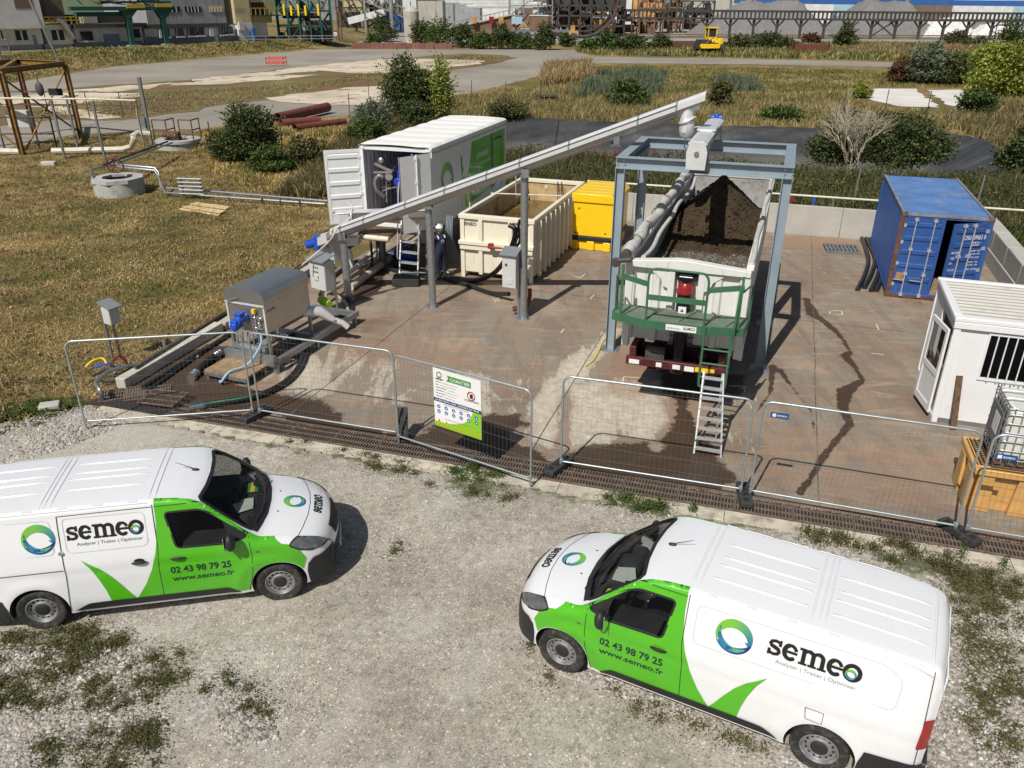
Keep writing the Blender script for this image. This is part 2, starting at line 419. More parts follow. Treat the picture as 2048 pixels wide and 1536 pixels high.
def loftobj(ts, ins, zb, mi):
    SS = [k/26 for k in range(27)]+[ 1.12,1.25,1.37,1.5,1.62,1.75,1.88,2,2.12,2.25,2.4,2.55,2.7,2.85,3]
    vs = []; rows = []
    for t in ts:
        row = []
        for s in SS:
            y, z = sec(t, s); x = shift(t, y)
            row.append((x, max(0, y-ins), max(zb, z-ins)))
        full = row+[(x, -y, z) for x, y, z in row[-2::-1]]
        rows.append(len(vs)); vs += full
    n = len(SS)*2-1; fs = []
    for i in range(len(ts)-1):
        for k in range(n-1): fs.append((rows[i]+k, rows[i]+k+1, rows[i+1]+k+1, rows[i+1]+k))
        fs.append((rows[i]+n-1, rows[i], rows[i+1], rows[i+1]+n-1))
    fs.append(tuple(range(rows[0], rows[0]+n))); fs.append(tuple(range(rows[-1]+n-1, rows[-1]-1,-1)))
    me = bpy.data.meshes.new('body'); me.from_pydata(vs, [], fs); me.materials.append(M['van_white']); me.materials.append(M['lining'])
    me.polygons.foreach_set('material_index', [mi]*len(fs))
    bm = bmesh.new(); bm.from_mesh(me); bmesh.ops.remove_doubles(bm, verts=bm.verts, dist=1e-5); bmesh.ops.recalc_face_normals(bm, faces=bm.faces); bm.to_mesh(me); bm.free()
    return bpy.data.objects.new('body', me)
def rnd_poly(pts, r=.05, n=5):
    """rounds the corners of an outline"""
    out = []; N_ = len(pts)
    for i in range(N_):
        a, b, c = Vector(pts[i-1]), Vector(pts[i]), Vector(pts[(i+1) % N_])
        u = (a-b); v = (c-b); rr = min(r, u.length*.45, v.length*.45)
        p, q = b+u.normalized()*rr, b+v.normalized()*rr
        for k in range(n+1):
            t = k/n; w_ = p*(1-t)**2+b*2*t*(1-t)+q*t*t; out.append((w_.x, w_.y))
    return out
def stroke(pts, w_):
    """polyline with width -> outline"""
    P = [Vector(p) for p in pts]; L = []; Rr = []
    ws = w_ if isinstance(w_, (list, tuple)) else [w_]*len(P)
    for i, p in enumerate(P):
        d = ((P[min(i+1, len(P)-1)]-P[i]).normalized()+(P[i]-P[max(i-1,0)]).normalized()).normalized()
        nrm = Vector((-d.y, d.x)); L.append(p+nrm*ws[i]/2); Rr.append(p-nrm*ws[i]/2)
    return [[(L[i].x, L[i].y),(L[i+1].x, L[i+1].y),(Rr[i+1].x, Rr[i+1].y),(Rr[i].x, Rr[i].y)] for i in range(len(P)-1)]
def arc(cx, cy, rx, ry, a0, a1, n=16):
    return [(cx+rx*math.cos(R(a0+(a1-a0)*k/n)), cy+ry*math.sin(R(a0+(a1-a0)*k/n))) for k in range(n+1)]
def text2d(s, size, bold=0, serif=False):
    cu = bpy.data.curves.new('t', 'FONT'); cu.body = s; cu.size = size; cu.offset = bold*size; cu.resolution_u = 3; cu.fill_mode = 'BOTH'
    ob = bpy.data.objects.new('t', cu); me = bpy.data.meshes.new_from_object(ob)
    bm = bmesh.new(); bm.from_mesh(me); bpy.data.meshes.remove(me); bpy.data.objects.remove(ob); return bm
def fit2d(bm, x0, y0, W_, H_=None):
    xs = [v.co.x for v in bm.verts]; ys = [v.co.y for v in bm.verts]
    sx = W_/(max(xs)-min(xs)); sy = sx if H_ is None else H_/(max(ys)-min(ys)); a, b = min(xs), min(ys)
    for v in bm.verts: v.co = Vector((x0+(v.co.x-a)*sx, y0+(v.co.y-b)*sy, 0))
    return bm
def wordmark():
    """the heavy slab-serif word, x-height 1"""
    P = []; x = 0
    sC = [(.72,.72),(.66,.86),(.45,.90),(.24,.84),(.17,.70),(.26,.58),(.45,.51),(.64,.43),(.71,.28),(.62,.14),(.42,.09),(.22,.13),(.14,.28)]
    P += stroke(sC, [.16,.2,.19,.2,.22,.24,.25,.24,.22,.2,.19,.2,.16]); P += [[(.62,.62),(.80,.62),(.80,1.0),(.68,1.0)],[(.06,0),(.18,0),(.24,.38),(.06,.38)]]
    def e(x):
        return stroke(arc(x+.45,.5,.33,.41,-40,-340,26),[.13]+[.24]*8+[.26]*10+[.2]*7+[.22])+[[(x+.2,.42),(x+.84,.42),(x+.84,.58),(x+.2,.58)]]
    P += e(.86)
    x = 1.80
    for k in (0,.52,1.04): P += [[(x+.12+k, .0),(x+.36+k, .0),(x+.36+k, .93 if k == 0 else .7),(x+.12+k, .93 if k == 0 else .7)],[(x+.0+k, 0),(x+.48+k, 0),(x+.48+k, .14),(x+.0+k, .14)]]
    P += [[(x-.02,.84),(x+.36,.84),(x+.36,1),(x-.02,1)]]
    for k in (0,.52): P += stroke(arc(x+.50+k, .66,.26,.24,170,0,10),[.1]+[.2]*4+[.24]*6)
    P += e(3.30)
    P += stroke(arc(4.66,.5,.40,.42,0,360,32),[.24]*33)
    return P
def cpoly(bm, lay, pts, cols):
    vs = [bm.verts.new((p[0], p[1],0)) for p in pts]
    f = bm.faces.new(vs)
    for lp, c in zip(f.loops, cols): lp[lay] = (*c, 1)
def crescents(scale=1.0):
    bm = bmesh.new(); lay = bm.loops.layers.float_color.new('Col')
    def lerp(a, b, t): return tuple(a[i]*(1-t)+b[i]*t for i in range(3))
    def cres(a0, a1, ro, wmax, c0, c1, cm, n=26, lo=.03, endw=0):
        prev = None
        for k in range(n+1):
            t = k/n; a = R(a0+(a1-a0)*t); w_ = lo+wmax*math.sin(PI*min(1, t*(1-endw)))**.8; c = lerp(c0, cm, t*2) if t < .5 else lerp(cm, c1, t*2-1)
            p = (ro*math.cos(a), ro*math.sin(a)); q = ((ro-w_)*math.cos(a),(ro-w_)*math.sin(a))
            if prev: cpoly(bm, lay, [prev[0], p, q, prev[1]],[prev[2], c, c, prev[2]])
            prev = (p, q, c)
    g = (.16,.45,.05); tl = (.03,.25,.25); bl = (.01,.06,.28); dk = (.008,.03,.16)
    cres(208,-8,1.0,.50, g, (.02,.16,.3), g, lo=.02, endw=.12)
    cpoly(bm, lay, [(.56,-.10),(1.0,-.14),(.80,-.34)],[(.02,.16,.3)]*3)
    cres(150,322,.88,.30, bl, g, (.03,.25,.3), lo=.02)
    cres(-12,-155,1.0,.34, dk, (.02,.15,.3), bl, lo=.05)
    return bm
def xf(bm, fn):
    for v in bm.verts: v.co = Vector((*fn(v.co.x, v.co.y),0))
    return bm
def build_van(label, wheels_turn=0):
    root = empty('delivery_van', label=label, cat='van', group='white and green work vans parked on the gravel')
    ts = [0,.012,.03,.055,.085,.12,.155]+[.19+.05*k for k in range(40)]+[2.2,2.3,2.5,2.7,2.9,3.1,3.3,3.5]+[3.6+.07*k for k in range(18)]+[4.87,4.93,4.99,5.05,5.1,5.14,5.17,5.19,5.21, VL]
    body = loftobj(ts, 0,.24,0)
    cav = loftobj([1.16,1.25,1.35,1.45,1.55,1.65,1.75,1.9,2.1,2.3,2.5,2.7],.05,.62,1)
    win = rnd_poly([(1.22,1.235),(1.47,1.15),(2.2,1.165),(2.30,1.70),(1.84,1.70),(1.70,1.64)],.07)
    ws = [(1.03,-.0),(1.05,.35),(1.10,.58),(1.165,.765),(1.21,.79),(1.30,.80),(1.50,.785),(1.70,.745),(1.80,.715),(1.83,.65),(1.775,.35),(1.755,0)]
    wsp = ws+[(x, -y) for x, y in ws[-2:0:-1]]
    cutters = [cav]
    for sg in (1,-1):
        c = MB(); c.prism([(x-.0, z) for x, z in win], lambda u, v, d: (u, sg*d, v),.55,1.1); me = bpy.data.meshes.new('cut'); me.from_pydata(c.v, [], c.f)
        me.materials.append(M['van_white']); me.materials.append(M['lining']); me.polygons.foreach_set('material_index', [1]*len(me.polygons))
        bm = bmesh.new(); bm.from_mesh(me); bmesh.ops.recalc_face_normals(bm, faces=bm.faces); bm.to_mesh(me); bm.free(); cutters.append(bpy.data.objects.new('cut', me))
    cutters.append(slab(wsp, map_top, .1,-.12,.12))
    for wx in (.88,4.155):
        for sg in (1,-1):
            c = MB(); c.mi = 1; c.m = []
            n_ = 40; c.tube([(wx, sg*.62,.345),(wx, sg*1.1,.345)],.395, n_)
            me = bpy.data.meshes.new('cut'); me.from_pydata(c.v, [], c.f); me.materials.append(M['van_white']); me.materials.append(M['lining'])
            me.polygons.foreach_set('material_index', [1]*len(me.polygons))
            bm = bmesh.new(); bm.from_mesh(me); bmesh.ops.recalc_face_normals(bm, faces=bm.faces); bm.to_mesh(me); bm.free()
            cutters.append(bpy.data.objects.new('cut', me))
    col.objects.link(body)
    for c in cutters:
        col.objects.link(c); b = body.modifiers.new('b', 'BOOLEAN'); b.operation = 'DIFFERENCE'; b.solver = 'EXACT'; b.object = c; b.material_mode = 'TRANSFER'
    dg = bpy.context.evaluated_depsgraph_get(); me = bpy.data.meshes.new_from_object(body.evaluated_get(dg))
    for c in cutters: bpy.data.objects.remove(c)
    bm = bmesh.new(); bm.from_mesh(me); dl_ = []
    for f in bm.faces:                              # leftover cutter faces floating in the cabin
        c = f.calc_center_median(); t = t_of(c.x, c.y)
        if 1.2 < t < 2.66 and c.z > .66 and c.z < v_top(t)-v_cr(t)*(c.y/.75)**2-.062 and abs(c.y) < v_side(t, min(c.z, v_arc(t)[1]))-.062-(.05 if c.z > v_arc(t)[1]-.05 else 0): dl_.append(f)
    bmesh.ops.delete(bm, geom=dl_, context='FACES'); bm.to_mesh(me); bm.free()
    body.modifiers.clear(); body.data = me; body.name = 'body'; body.parent = root
    me.polygons.foreach_set('use_smooth', [True]*len(me.polygons)); me.set_sharp_from_angle(angle=R(32))
    # glass
    conform(mesh2d([wsp]), lambda a, b: map_top(a, b, -.012), 'windscreen', M['glass'], root, .1)
    fr = stroke(wsp+[wsp[0], wsp[1]],.05); conform(mesh2d(fr), lambda a, b: map_top(a, b, .003), 'windscreen_seal', M['gap'], root, 0)
    # dark scuttle under the windscreen and wipers
    cw = [(.97,0),(.99,.35),(1.05,.6),(1.11,.79),(1.19,.80),(1.115,.58),(1.06,.35),(1.04,0)]
    conform(mesh2d([cw[:4]+cw[4:],[(x, -y) for x, y in cw]]), lambda a, b: map_top(a, b, .005), 'scuttle', M['black_plastic'], root, .08)
    for y0, y1 in ((-.6,.02),(.12,.66)):
        wb = MB(); wb.tube([map_top(1.06, y0,.03), map_top(1.10,(y0+y1)/2,.035), map_top(1.16, y1,.03)],.009,5); wb.build('wiper', M['black_plastic'], root)
    for sg in (1,-1):
        conform(mesh2d([win]), lambda a, b: map_side(a, b, -.02, sg), 'side_window', M['glass_dark'], root, .12)
        conform(mesh2d(stroke(win+[win[0], win[1]],.028)), lambda a, b: map_side(a, b, .009, sg), 'window_seal', M['gap'], root, 0)
        conform(mesh2d([[(1.20,1.245),(1.46,1.150),(1.54,1.495)]]), lambda a, b: map_side(a, b, .009, sg), 'quarter_panel', M['gap'], root, .08)
        # green livery: door, wing and the two points behind it
        archp = arc(.88,.345,.405,.405,8,152,20)
        g1 = [(2.42,1.95),(2.42,1.6),(2.44,1.35),(2.49,1.12),(2.58,.86),(2.70,.62),(2.86,.385),(2.93,.50),(3.02,.66),(3.13,.83),(3.26,.97),(3.47,1.13),(3.37,.98),(3.29,.78),(3.235,.58),(3.20,.37),(3.20,.30),(1.30,.30)]+archp+[(.50,.60),(.46,.72),(.50,.80),(.56,.93),(.66,.995),(.78,1.03),(.86,1.10),(.95,1.24),(1.05,1.36),(1.20,1.52)]
        # the strip over the door and beside the windscreen
        g1 += [(1.30,1.66),(1.50,1.82),(1.72,1.93),(1.95,1.96)]
        # hole for the window: split the outline into two along its middle
        def clip(poly, below):
            bm = mesh2d([poly])
            bmesh.ops.bisect_plane(bm, geom=bm.verts[:]+bm.edges[:]+bm.faces[:], plane_co=(0,1.3,0), plane_no=(0,-1 if not below else 1,0), clear_outer=True, dist=1e-6); return bm
        bm = mesh2d([g1])
        W2 = rnd_poly([(1.22,1.235),(1.47,1.15),(2.2,1.165),(2.30,1.70),(1.84,1.70),(1.70,1.64)],.07)
        W2 = [Vector((*p, 0)) for p in W2]
        for i in range(len(W2)):                       # cut along each edge of the window, then drop what lies inside
            a, b = W2[i], W2[(i+1) % len(W2)]
            if (b-a).length < 1e-4: continue
            d = (b-a); bmesh.ops.bisect_plane(bm, geom=bm.verts[:]+bm.edges[:]+bm.faces[:], plane_co=a, plane_no=(d.y, -d.x, 0), dist=1e-6)
        def inside(p):
            c = False
            for i in range(len(W2)):
                a, b = W2[i], W2[i-1]
                if (a.y > p.y) != (b.y > p.y) and p.x < (b.x-a.x)*(p.y-a.y)/(b.y-a.y)+a.x: c = not c
            return c
        bmesh.ops.delete(bm, geom=[f for f in bm.faces if inside(f.calc_center_median()) and 1.2 < f.calc_center_median().x < 2.32 and 1.14 < f.calc_center_median().y < 1.72], context='FACES')
        conform(bm, lambda a, b: map_side(a, b, .0065, sg), 'green_wrap', M['van_green'], root, .05)
        # seams
        ln = [[(2.445,1.83),(2.445,1.2),(2.48,.9),(2.50,.27)],[(1.22,1.22),(1.205,.9),(1.23,.6),(1.32,.28)],[(1.22,1.24),(1.36,1.5),(1.6,1.745),(1.9,1.80),(2.42,1.80)],
              [(5.06,1.80),(5.08,1.3),(5.10,.6)],[(.58,1.07),(.75,1.12),(.98,1.17)]]
        if sg > 0: ln += [[(3.68,1.79),(3.70,.9),(3.76,.3)],[(3.68,1.79),(2.46,1.80)],[(3.72,1.0),(4.4,1.0),(5.08,1.0)]]
        else: ln += [[(3.92,.92),(4.12,.92),(4.12,.78),(3.94,.78),(3.92,.92)]]
        conform(mesh2d([q for l_ in ln for q in stroke(l_, .009)]), lambda a, b: map_side(a, b, .0085, sg), 'panel_gap', M['gap'], root, .1)
        # pressed panel outline
        pp = rnd_poly([(2.56,1.25),(4.78 if sg < 0 else 3.62,1.25),(4.80 if sg < 0 else 3.62,1.62),(4.62 if sg < 0 else 3.62,1.745),(2.56,1.745)],.09)
        conform(mesh2d(stroke(pp+[pp[0], pp[1]],.012)), lambda a, b: map_side(a, b, .0045, sg), 'panel_crease', M['crease'], root, 0)
        if sg > 0:
            pp = rnd_poly([(3.78,1.25),(4.95,1.25),(4.95,1.62),(4.8,1.745),(3.78,1.745)],.09)
            conform(mesh2d(stroke(pp+[pp[0], pp[1]],.012)), lambda a, b: map_side(a, b, .0045, sg), 'panel_crease', M['crease'], root, 0)
        # black rubbing strip along the sill
        conform(mesh2d([rnd_poly([(1.42,.285),(3.72,.285),(3.5,.40),(3.2,.405),(1.6,.395)],.05)]), lambda a, b: map_side(a, b, .014, sg), 'sill_strip', M['black_plastic'], root, .1)
        # lettering; D turns reading direction into x
        D = 1 if sg < 0 else -1
        def place(x0, z0): return lambda u, v: (x0+D*u, z0+v)
        lx, wx0 = (3.02,3.39) if sg < 0 else (3.95,3.60)
        conform(xf(crescents(), lambda u, v: (lx+D*u*.215,1.495+v*.215)), lambda a, b: map_side(a, b, .006, sg), 'logo_ring', M['printed'], root, .06)
        wm = mesh2d(wordmark()); conform(xf(wm, lambda u, v: (wx0+D*u*.196,1.435+v*.20)), lambda a, b: map_side(a, b, .006, sg), 'logo_word', M['black_text'], root, .08)
        bm = bmesh.new(); lay = bm.loops.layers.float_color.new('Col')
        src = crescents(); xf(src, lambda u, v: (wx0+D*(4.60*.196+u*.062),1.51+v*.062))
        conform(src, lambda a, b: map_side(a, b, .008, sg), 'logo_ring', M['printed'], root, .06); bm.free()
        tx = fit2d(text2d('Analyser | Traiter | Optimiser', .1,-.002),0,0,.86,.062)
        conform(xf(tx, lambda u, v: (wx0+D*(.12+u),1.335+v)), lambda a, b: map_side(a, b, .006, sg), 'strapline', M['grey_text'], root, .1)
        px = 1.42 if sg < 0 else 2.335
        tx = fit2d(text2d('02 43 98 79 25', .1,.028),0,0,.83,.115)
        conform(xf(tx, lambda u, v: (px+D*u, .755+v)), lambda a, b: map_side(a, b, .0095, sg), 'phone_number', M['navy_text'], root, .1)
        tx = fit2d(text2d('www.semeo.fr', .1,.02),0,0,.85,.088)
        conform(xf(tx, lambda u, v: (px+D*u, .62+v)), lambda a, b: map_side(a, b, .0095, sg), 'web_address', M['navy_text'], root, .1)
        # door handles, mirror, lamps
        for hx in ((2.18,) if sg < 0 else (2.2,2.72)):
            h = MB(); pts = [map_side(hx-.10+.2*k/6,1.00+.012*math.sin(PI*k/6),.012+.028*math.sin(PI*k/6), sg) for k in range(7)]
            h.tube(pts, [.012,.018,.022,.022,.022,.018,.012],8)
            h.build('door_handle', M['black_plastic'], root)
            conform(mesh2d([arc(hx, 1.03,.07,.035,0,360,20)[:-1]]), lambda a, b: map_side(a, b, .006, sg), 'handle_recess', M['gap'], root, 0)
        q = map_side(1.50,1.21,0, sg)
        mm = MB(); mm.sphere((1.45, q[1]+sg*.15,1.25),.1,16,10,(.75,1.05,1.35)); mm.bar((1.50, q[1]-sg*.01,1.18),(1.47, q[1]+sg*.12,1.17),.08,.06)
        mo = mm.build('wing_mirror', M['black_plastic'], root)
        mg = MB(); mg.prism(rnd_poly([(-.08,-.12),(.08,-.12),(.08,.12),(-.08,.12)],.03), lambda u, v, d: (1.518+d, q[1]+sg*.15+u, 1.25+v),0,.008); mg.build('mirror_glass', M['chrome'], mo)
        hl = [(.0,.84),(.05,.80),(.20,.84),(.36,.90),(.50,.985),(.46,1.04),(.26,1.02),(.06,.93)]
        conform(mesh2d([rnd_poly(hl, .03)]), lambda a, b: map_t(a, b, .012, sg), 'headlight', M['lamp_glass'], root, .03)
        conform(mesh2d(stroke(rnd_poly(hl, .03)+[hl[0]],.022)), lambda a, b: map_t(a, b, .014, sg), 'headlight_rim', M['gap'], root, 0)
        bk = [(0,.24),(.262,.24),(.272,.50),(.25,.62),(.17,.70),(.0,.70)]
        conform(mesh2d([bk]), lambda a, b: map_t(a, b, .014, sg), 'front_bumper', M['black_plastic'], root, .03)
        bk = [(4.55,.24),(5.22,.24),(5.22,.60),(4.96,.62),(4.60,.60),(4.565,.45)]
        conform(mesh2d([bk]), lambda a, b: map_t(a, b, .014, sg), 'rear_bumper', M['black_plastic'], root, .04)
        tl = [(5.10,.84),(5.215,.84),(5.215,1.24),(5.12,1.24)]
        conform(mesh2d([rnd_poly(tl, .02)]), lambda a, b: map_t(a, b, .014, sg), 'tail_lamp', M['red_lamp'], root, .02)
        conform(mesh2d([arc(1.12,.965,.03,.016,0,360,12)[:-1]]), lambda a, b: map_side(a, b, .012, sg), 'side_repeater', M['lamp_glass'], root, 0)
        if sg > 0:
            k = MB(); q = map_side(3.70,1.27,.0, sg); k.cyl((q[0], q[1], q[2]),(q[0], q[1]+.03, q[2]),.035,.03,16); k.build('door_lock', M['chrome'], root)
    # front bumper cap, grille, number plate
    fc = MB(); fc.prism(rnd_poly([(-.64,.25),(.64,.25),(.655,.60),(.6,.68),(-.6,.68),(-.655,.60)],.08), lambda u, v, d: (d+.26*(u/.95)**2-.012, u, v),0,.02)
    fc.build('front_bumper', M['black_plastic'], root)
    gr = [(.012,-.34),(.095,-.40),(.115,0),(.095,.40),(.012,.34)]
    conform(mesh2d([rnd_poly(gr, .02)]), lambda a, b: map_tt(a, b, .008), 'grille', M['gap'], root, .03)
    k = MB(); k.prism(rnd_poly([(-.26,.40),(.26,.40),(.26,.51),(-.26,.51)],.01), lambda u, v, d: (-.02+.26*(u/.95)**2-d, u, v),.0,.012); k.build('number_plate', M['van_white'], root)
    # bonnet emblem and word
    conform(xf(crescents(), lambda u, v: (.63+v*.165,-u*.165)), lambda a, b: map_top(a, b, .006), 'logo_ring', M['printed'], root, .04)
    conform(xf(mesh2d(wordmark()), lambda u, v: (.23+v*.115,.24-u*.095)), lambda a, b: map_top(a+.05*(b/.5)**2, b, .012), 'logo_word', M['black_text'], root, .05)
    for y in (-.28,.28): k = MB(); q = map_top(.86, y, .006); k.sphere(q, .014,8,5,(1,1,.6)); k.build('washer_jet', M['black_plastic'], root)
    conform(mesh2d(stroke([(.55,-.78),(.49,-.6),(.42,-.3),(.40,0),(.42,.3),(.49,.6),(.55,.78)],.008)), lambda a, b: map_top(a, b, .004), 'bonnet_gap', M['gap'], root, .1)
    # roof pressings
    rb = MB()
    def patch(x0, x1, y0, y1, h, along):
        nx = max(2, int((x1-x0)/.12)) if along == 'x' else 6; ny = 6 if along == 'x' else 18; vs = []
        for i in range(nx+1):
            for j in range(ny+1):
                u, v = i/nx, j/ny; x = x0+(x1-x0)*u; y = y0+(y1-y0)*v
                if along == 'x': o = h*math.sin(PI*v)**.7*min(1, u*nx*.8,(1-u)*nx*.8)
                else: o = h*math.sin(PI*u)**.7*min(1, v*ny*.6,(1-v)*ny*.6)
                vs.append(map_top(x, y, o+.0008 if o > 0 else .0008))
        rb.add(vs, [(i*(ny+1)+j, i*(ny+1)+j+1,(i+1)*(ny+1)+j+1,(i+1)*(ny+1)+j) for i in range(nx) for j in range(ny)])
    for x0, x1 in ((2.62,3.72),(3.98,4.98)):
        for y in (-.42,-.15,.02,.30): patch(x0, x1, y-.018, y+.018,.011, 'x')
    for x in (2.42,2.50,3.78,3.86,3.92,5.03): patch(x-.016, x+.016,-.70,.70,.010, 'y')
    rb.build('roof_pressing', M['van_white'], root, smooth=60)
    for sg in (1,-1):
        k = MB()
        for x in (2.7,3.15,3.6,4.05,4.9): k.prism(rnd_poly([(-.06,-.012),(.06,-.012),(.06,.012),(-.06,.012)],.01), lambda u, v, d, x=x: map_top(x+u, sg*(.735+v), d),0,.006)
        k.build('roof_mount', M['crease'], root)
        k = MB(); k.tube([map_top(x, sg*.765,.004) for x in np.linspace(2.5,5.05,22)],.008,6); k.build('roof_seam', M['crease'], root)
    an = MB(); q = Vector(map_top(1.98,.0,0)); an.sphere(q, .035,10,6,(1.6,.8,.9)); an.tube([q+Vector((0,0,.02)), q+Vector((.26,0,.16))],[.007,.003],6); an.build('antenna', M['black_plastic'], root)
    # rear doors
    rd = MB()
    rd.prism(rnd_poly([(-.72,.62),(.72,.62),(.66,1.70),(-.66,1.70)],.06), lambda u, v, d: (VL-.06*(u/.95)**2+d-.004, u, v),0,.012); rd.build('rear_door', M['van_white'], root)
    for s in (-.36,.36):
        k = MB(); k.prism(rnd_poly([(-.27,1.15),(.27,1.15),(.25,1.6),(-.25,1.6)],.05), lambda u, v, d: (VL-.06*((u+s)/.95)**2+d+.010, u+s, v),0,.004); k.build('rear_window', M['glass_black'], root)
    k = MB(); k.prism(rnd_poly([(-.82,.26),(.82,.26),(.84,.60),(-.84,.60)],.05), lambda u, v, d: (VL-.06*(u/.95)**2+d-.01, u, v),0,.06); k.build('rear_bumper', M['black_plastic'], root)
    # cabin
    it = MB(); it.box((1.18,-.80,.62),(1.50,.80,1.02)); it.prism([(1.14,1.0),(1.52,1.02),(1.45,1.12),(1.2,1.13)], lambda u, v, d: (u, d, v),-.78,.78)
    it.build('dashboard', M['interior'], root, bevel=.03)
    for y0, y1 in ((-.72,-.22),(-.12,.78)):
        st = MB(); st.box((1.75, y0,.62),(2.25, y1,.90)); st.box((2.18, y0,.85),(2.34, y1,1.42), Matrix.Rotation(R(12),3, 'Y'),(2.2,0,.85)); st.box((2.32,(y0+y1)/2-.13,1.42),(2.42,(y0+y1)/2+.13,1.62)); st.build('seat', M['interior'], root, bevel=.04)
    sw = MB(); c = Vector((1.60,-.42,1.10)); sw.tube([c+Vector((math.cos(a)*.08, math.sin(a)*.185, math.cos(a)*.165)) for a in np.linspace(0,2*PI, 24, endpoint=False)],.014,6, closed=True); sw.bar(c+Vector((0,-.17,0)), c+Vector((0,.17,0)),.05,.02); sw.build('steering_wheel', M['black_plastic'], root)
    pp = MB()
    def sheet(x, y, sx, sy, a, z=1.145):
        m_ = Matrix.Rotation(a, 3, 'Z'); pp.add([Vector((x, y, z))+m_ @ Vector((u*sx, v*sy, 0)) for u, v in ((-1,-1),(1,-1),(1,1),(-1,1))],[(0,1,2,3)])
    cs = -1 if label.startswith('white and green van facing right') else 1
    if cs < 0:
        sheet(1.30,-.02,.09,.11,.3); pp.build('paper_sheet', M['paper'], root); pp = MB()
        card = (1.30,.50)
    else:
        sheet(1.40,.02,.12,.14,.4,1.16); sheet(1.34,-.06,.09,.12,.1,1.165); pp.build('paper_sheet', M['paper'], root); pp = MB()
        card = (1.30,-.50)
    sheet(card[0], card[1],.09,.14,0,1.155); co = pp.build('parking_card', M['card_green'], root); pp = MB(); sheet(card[0], card[1],.035,.135,0,1.160); pp.build('card_stripe', M['card_yellow'], co)
    # wheels
    for wx in (.88,4.155):
        for sg in (1,-1):
            wh = MB(); tw = .215; r = .335
            prof = [(.215,-.085),(.25,-.10),(.30,-.108),(.322,-.10),(r, -.075),(r, .075),(.322,.10),(.30,.108),(.25,.10),(.215,.085)]
            wh.lathe(prof, 40, ax='y'); t_ = wh.build('wheel', M['rubber'], root, (wx, sg*.835, r), smooth=25)
            rm = MB(); s = sg
            prof = [(.218,-.08),(.218,.085),(.205,.092),(.196,.075),(.185,.045),(.165,.038),(.14,.045),(.115,.062),(.075,.06),(.0,.06)]
            rm.lathe([(a, b*s) for a, b in prof],40, ax='y'); rm.build('rim', M['rim_steel'], t_, smooth=30)
            hb = MB()
            for k in range(14):
                a = 2*PI*k/14; hb.cyl((.152*math.cos(a), s*.036,.152*math.sin(a)),(.152*math.cos(a), s*.0445,.152*math.sin(a)),.017, n=10)
            hb.build('rim_hole', M['gap'], t_)
            hb = MB(); hb.lathe([(.098,.056*s),(.098,.068*s),(.085,.078*s),(.03,.082*s),(0,.082*s)],24, ax='y'); hb.build('hub_cap', M['black_plastic'], t_)
    ub = MB(); ub.box((.5,-.6,.16),(4.9,.6,.3)); ub.build('underbody', M['gap'], root)
    return root
mk('crease', (.56,.57,.59),.4, var=.02)
# ================================================================== TERRAIN
AS = R(-18.3); _c, _s = math.cos(AS), math.sin(AS)
def S(x, y, z=None):
    """site axes (along and across the concrete pad) -> world"""
    p = (x*_c-y*_s, x*_s+y*_c); return p if z is None else (*p, z)
def toS(p): return (p[0]*_c+p[1]*_s, -p[0]*_s+p[1]*_c)
def sdf(px, py, poly):
    """signed distance to outline, positive inside (numpy)"""
    d = np.full(px.shape, 1e9); ins = np.zeros(px.shape, bool); n = len(poly)
    for i in range(n):
        ax, ay = poly[i]; bx, by = poly[(i+1) % n]; ex, ey = bx-ax, by-ay
        t = np.clip(((px-ax)*ex+(py-ay)*ey)/(ex*ex+ey*ey+1e-12),0,1)
        d = np.minimum(d, np.hypot(px-ax-t*ex, py-ay-t*ey))
        with np.errstate(divide='ignore', invalid='ignore'):
            c = ((ay > py) != (by > py)) & (px < (bx-ax)*(py-ay)/(by-ay+1e-12)+ax)
        ins ^= c
    return np.where(ins, d, -d)
def sdline(px, py, pts):
    d = np.full(px.shape, 1e9)
    for (ax, ay, aw),(bx, by, bw) in zip(pts[:-1], pts[1:]):
        ex, ey = bx-ax, by-ay; t = np.clip(((px-ax)*ex+(py-ay)*ey)/(ex*ex+ey*ey+1e-12),0,1)
        d = np.minimum(d, np.hypot(px-ax-t*ex, py-ay-t*ey)-(aw+(bw-aw)*t))
    return -d
BASIN = [(-5.5,65.5),(0,64.6),(8.3,61.6),(15,60),(22,58.8),(29.3,58.7),(30.6,54),(28.6,47.5),(25.5,41.5),(21.5,38.2),(10,41.5),(-1,45),(-5.5,48)]
ROADTOP = [G(-300,200), G(0,169), G(90,152), G(200,136), G(400,118), G(520,108), G(600,101), G(660,98)]
BANK = ROADTOP+[(ROADTOP[-1][0]+2, ROADTOP[-1][1]+60),(-60,420),(-300,420),(-300,100)]
def hgt(x, y):
    x = np.asarray(x, float); y = np.asarray(y, float)
    d = sdf(x, y, BASIN); h = -2.3*np.clip(d/3.6,0,1)
    b = sdf(x, y, BANK); t = np.clip(b/7,0,1); h = h+1.45*t*t*(3-2*t)
    return h
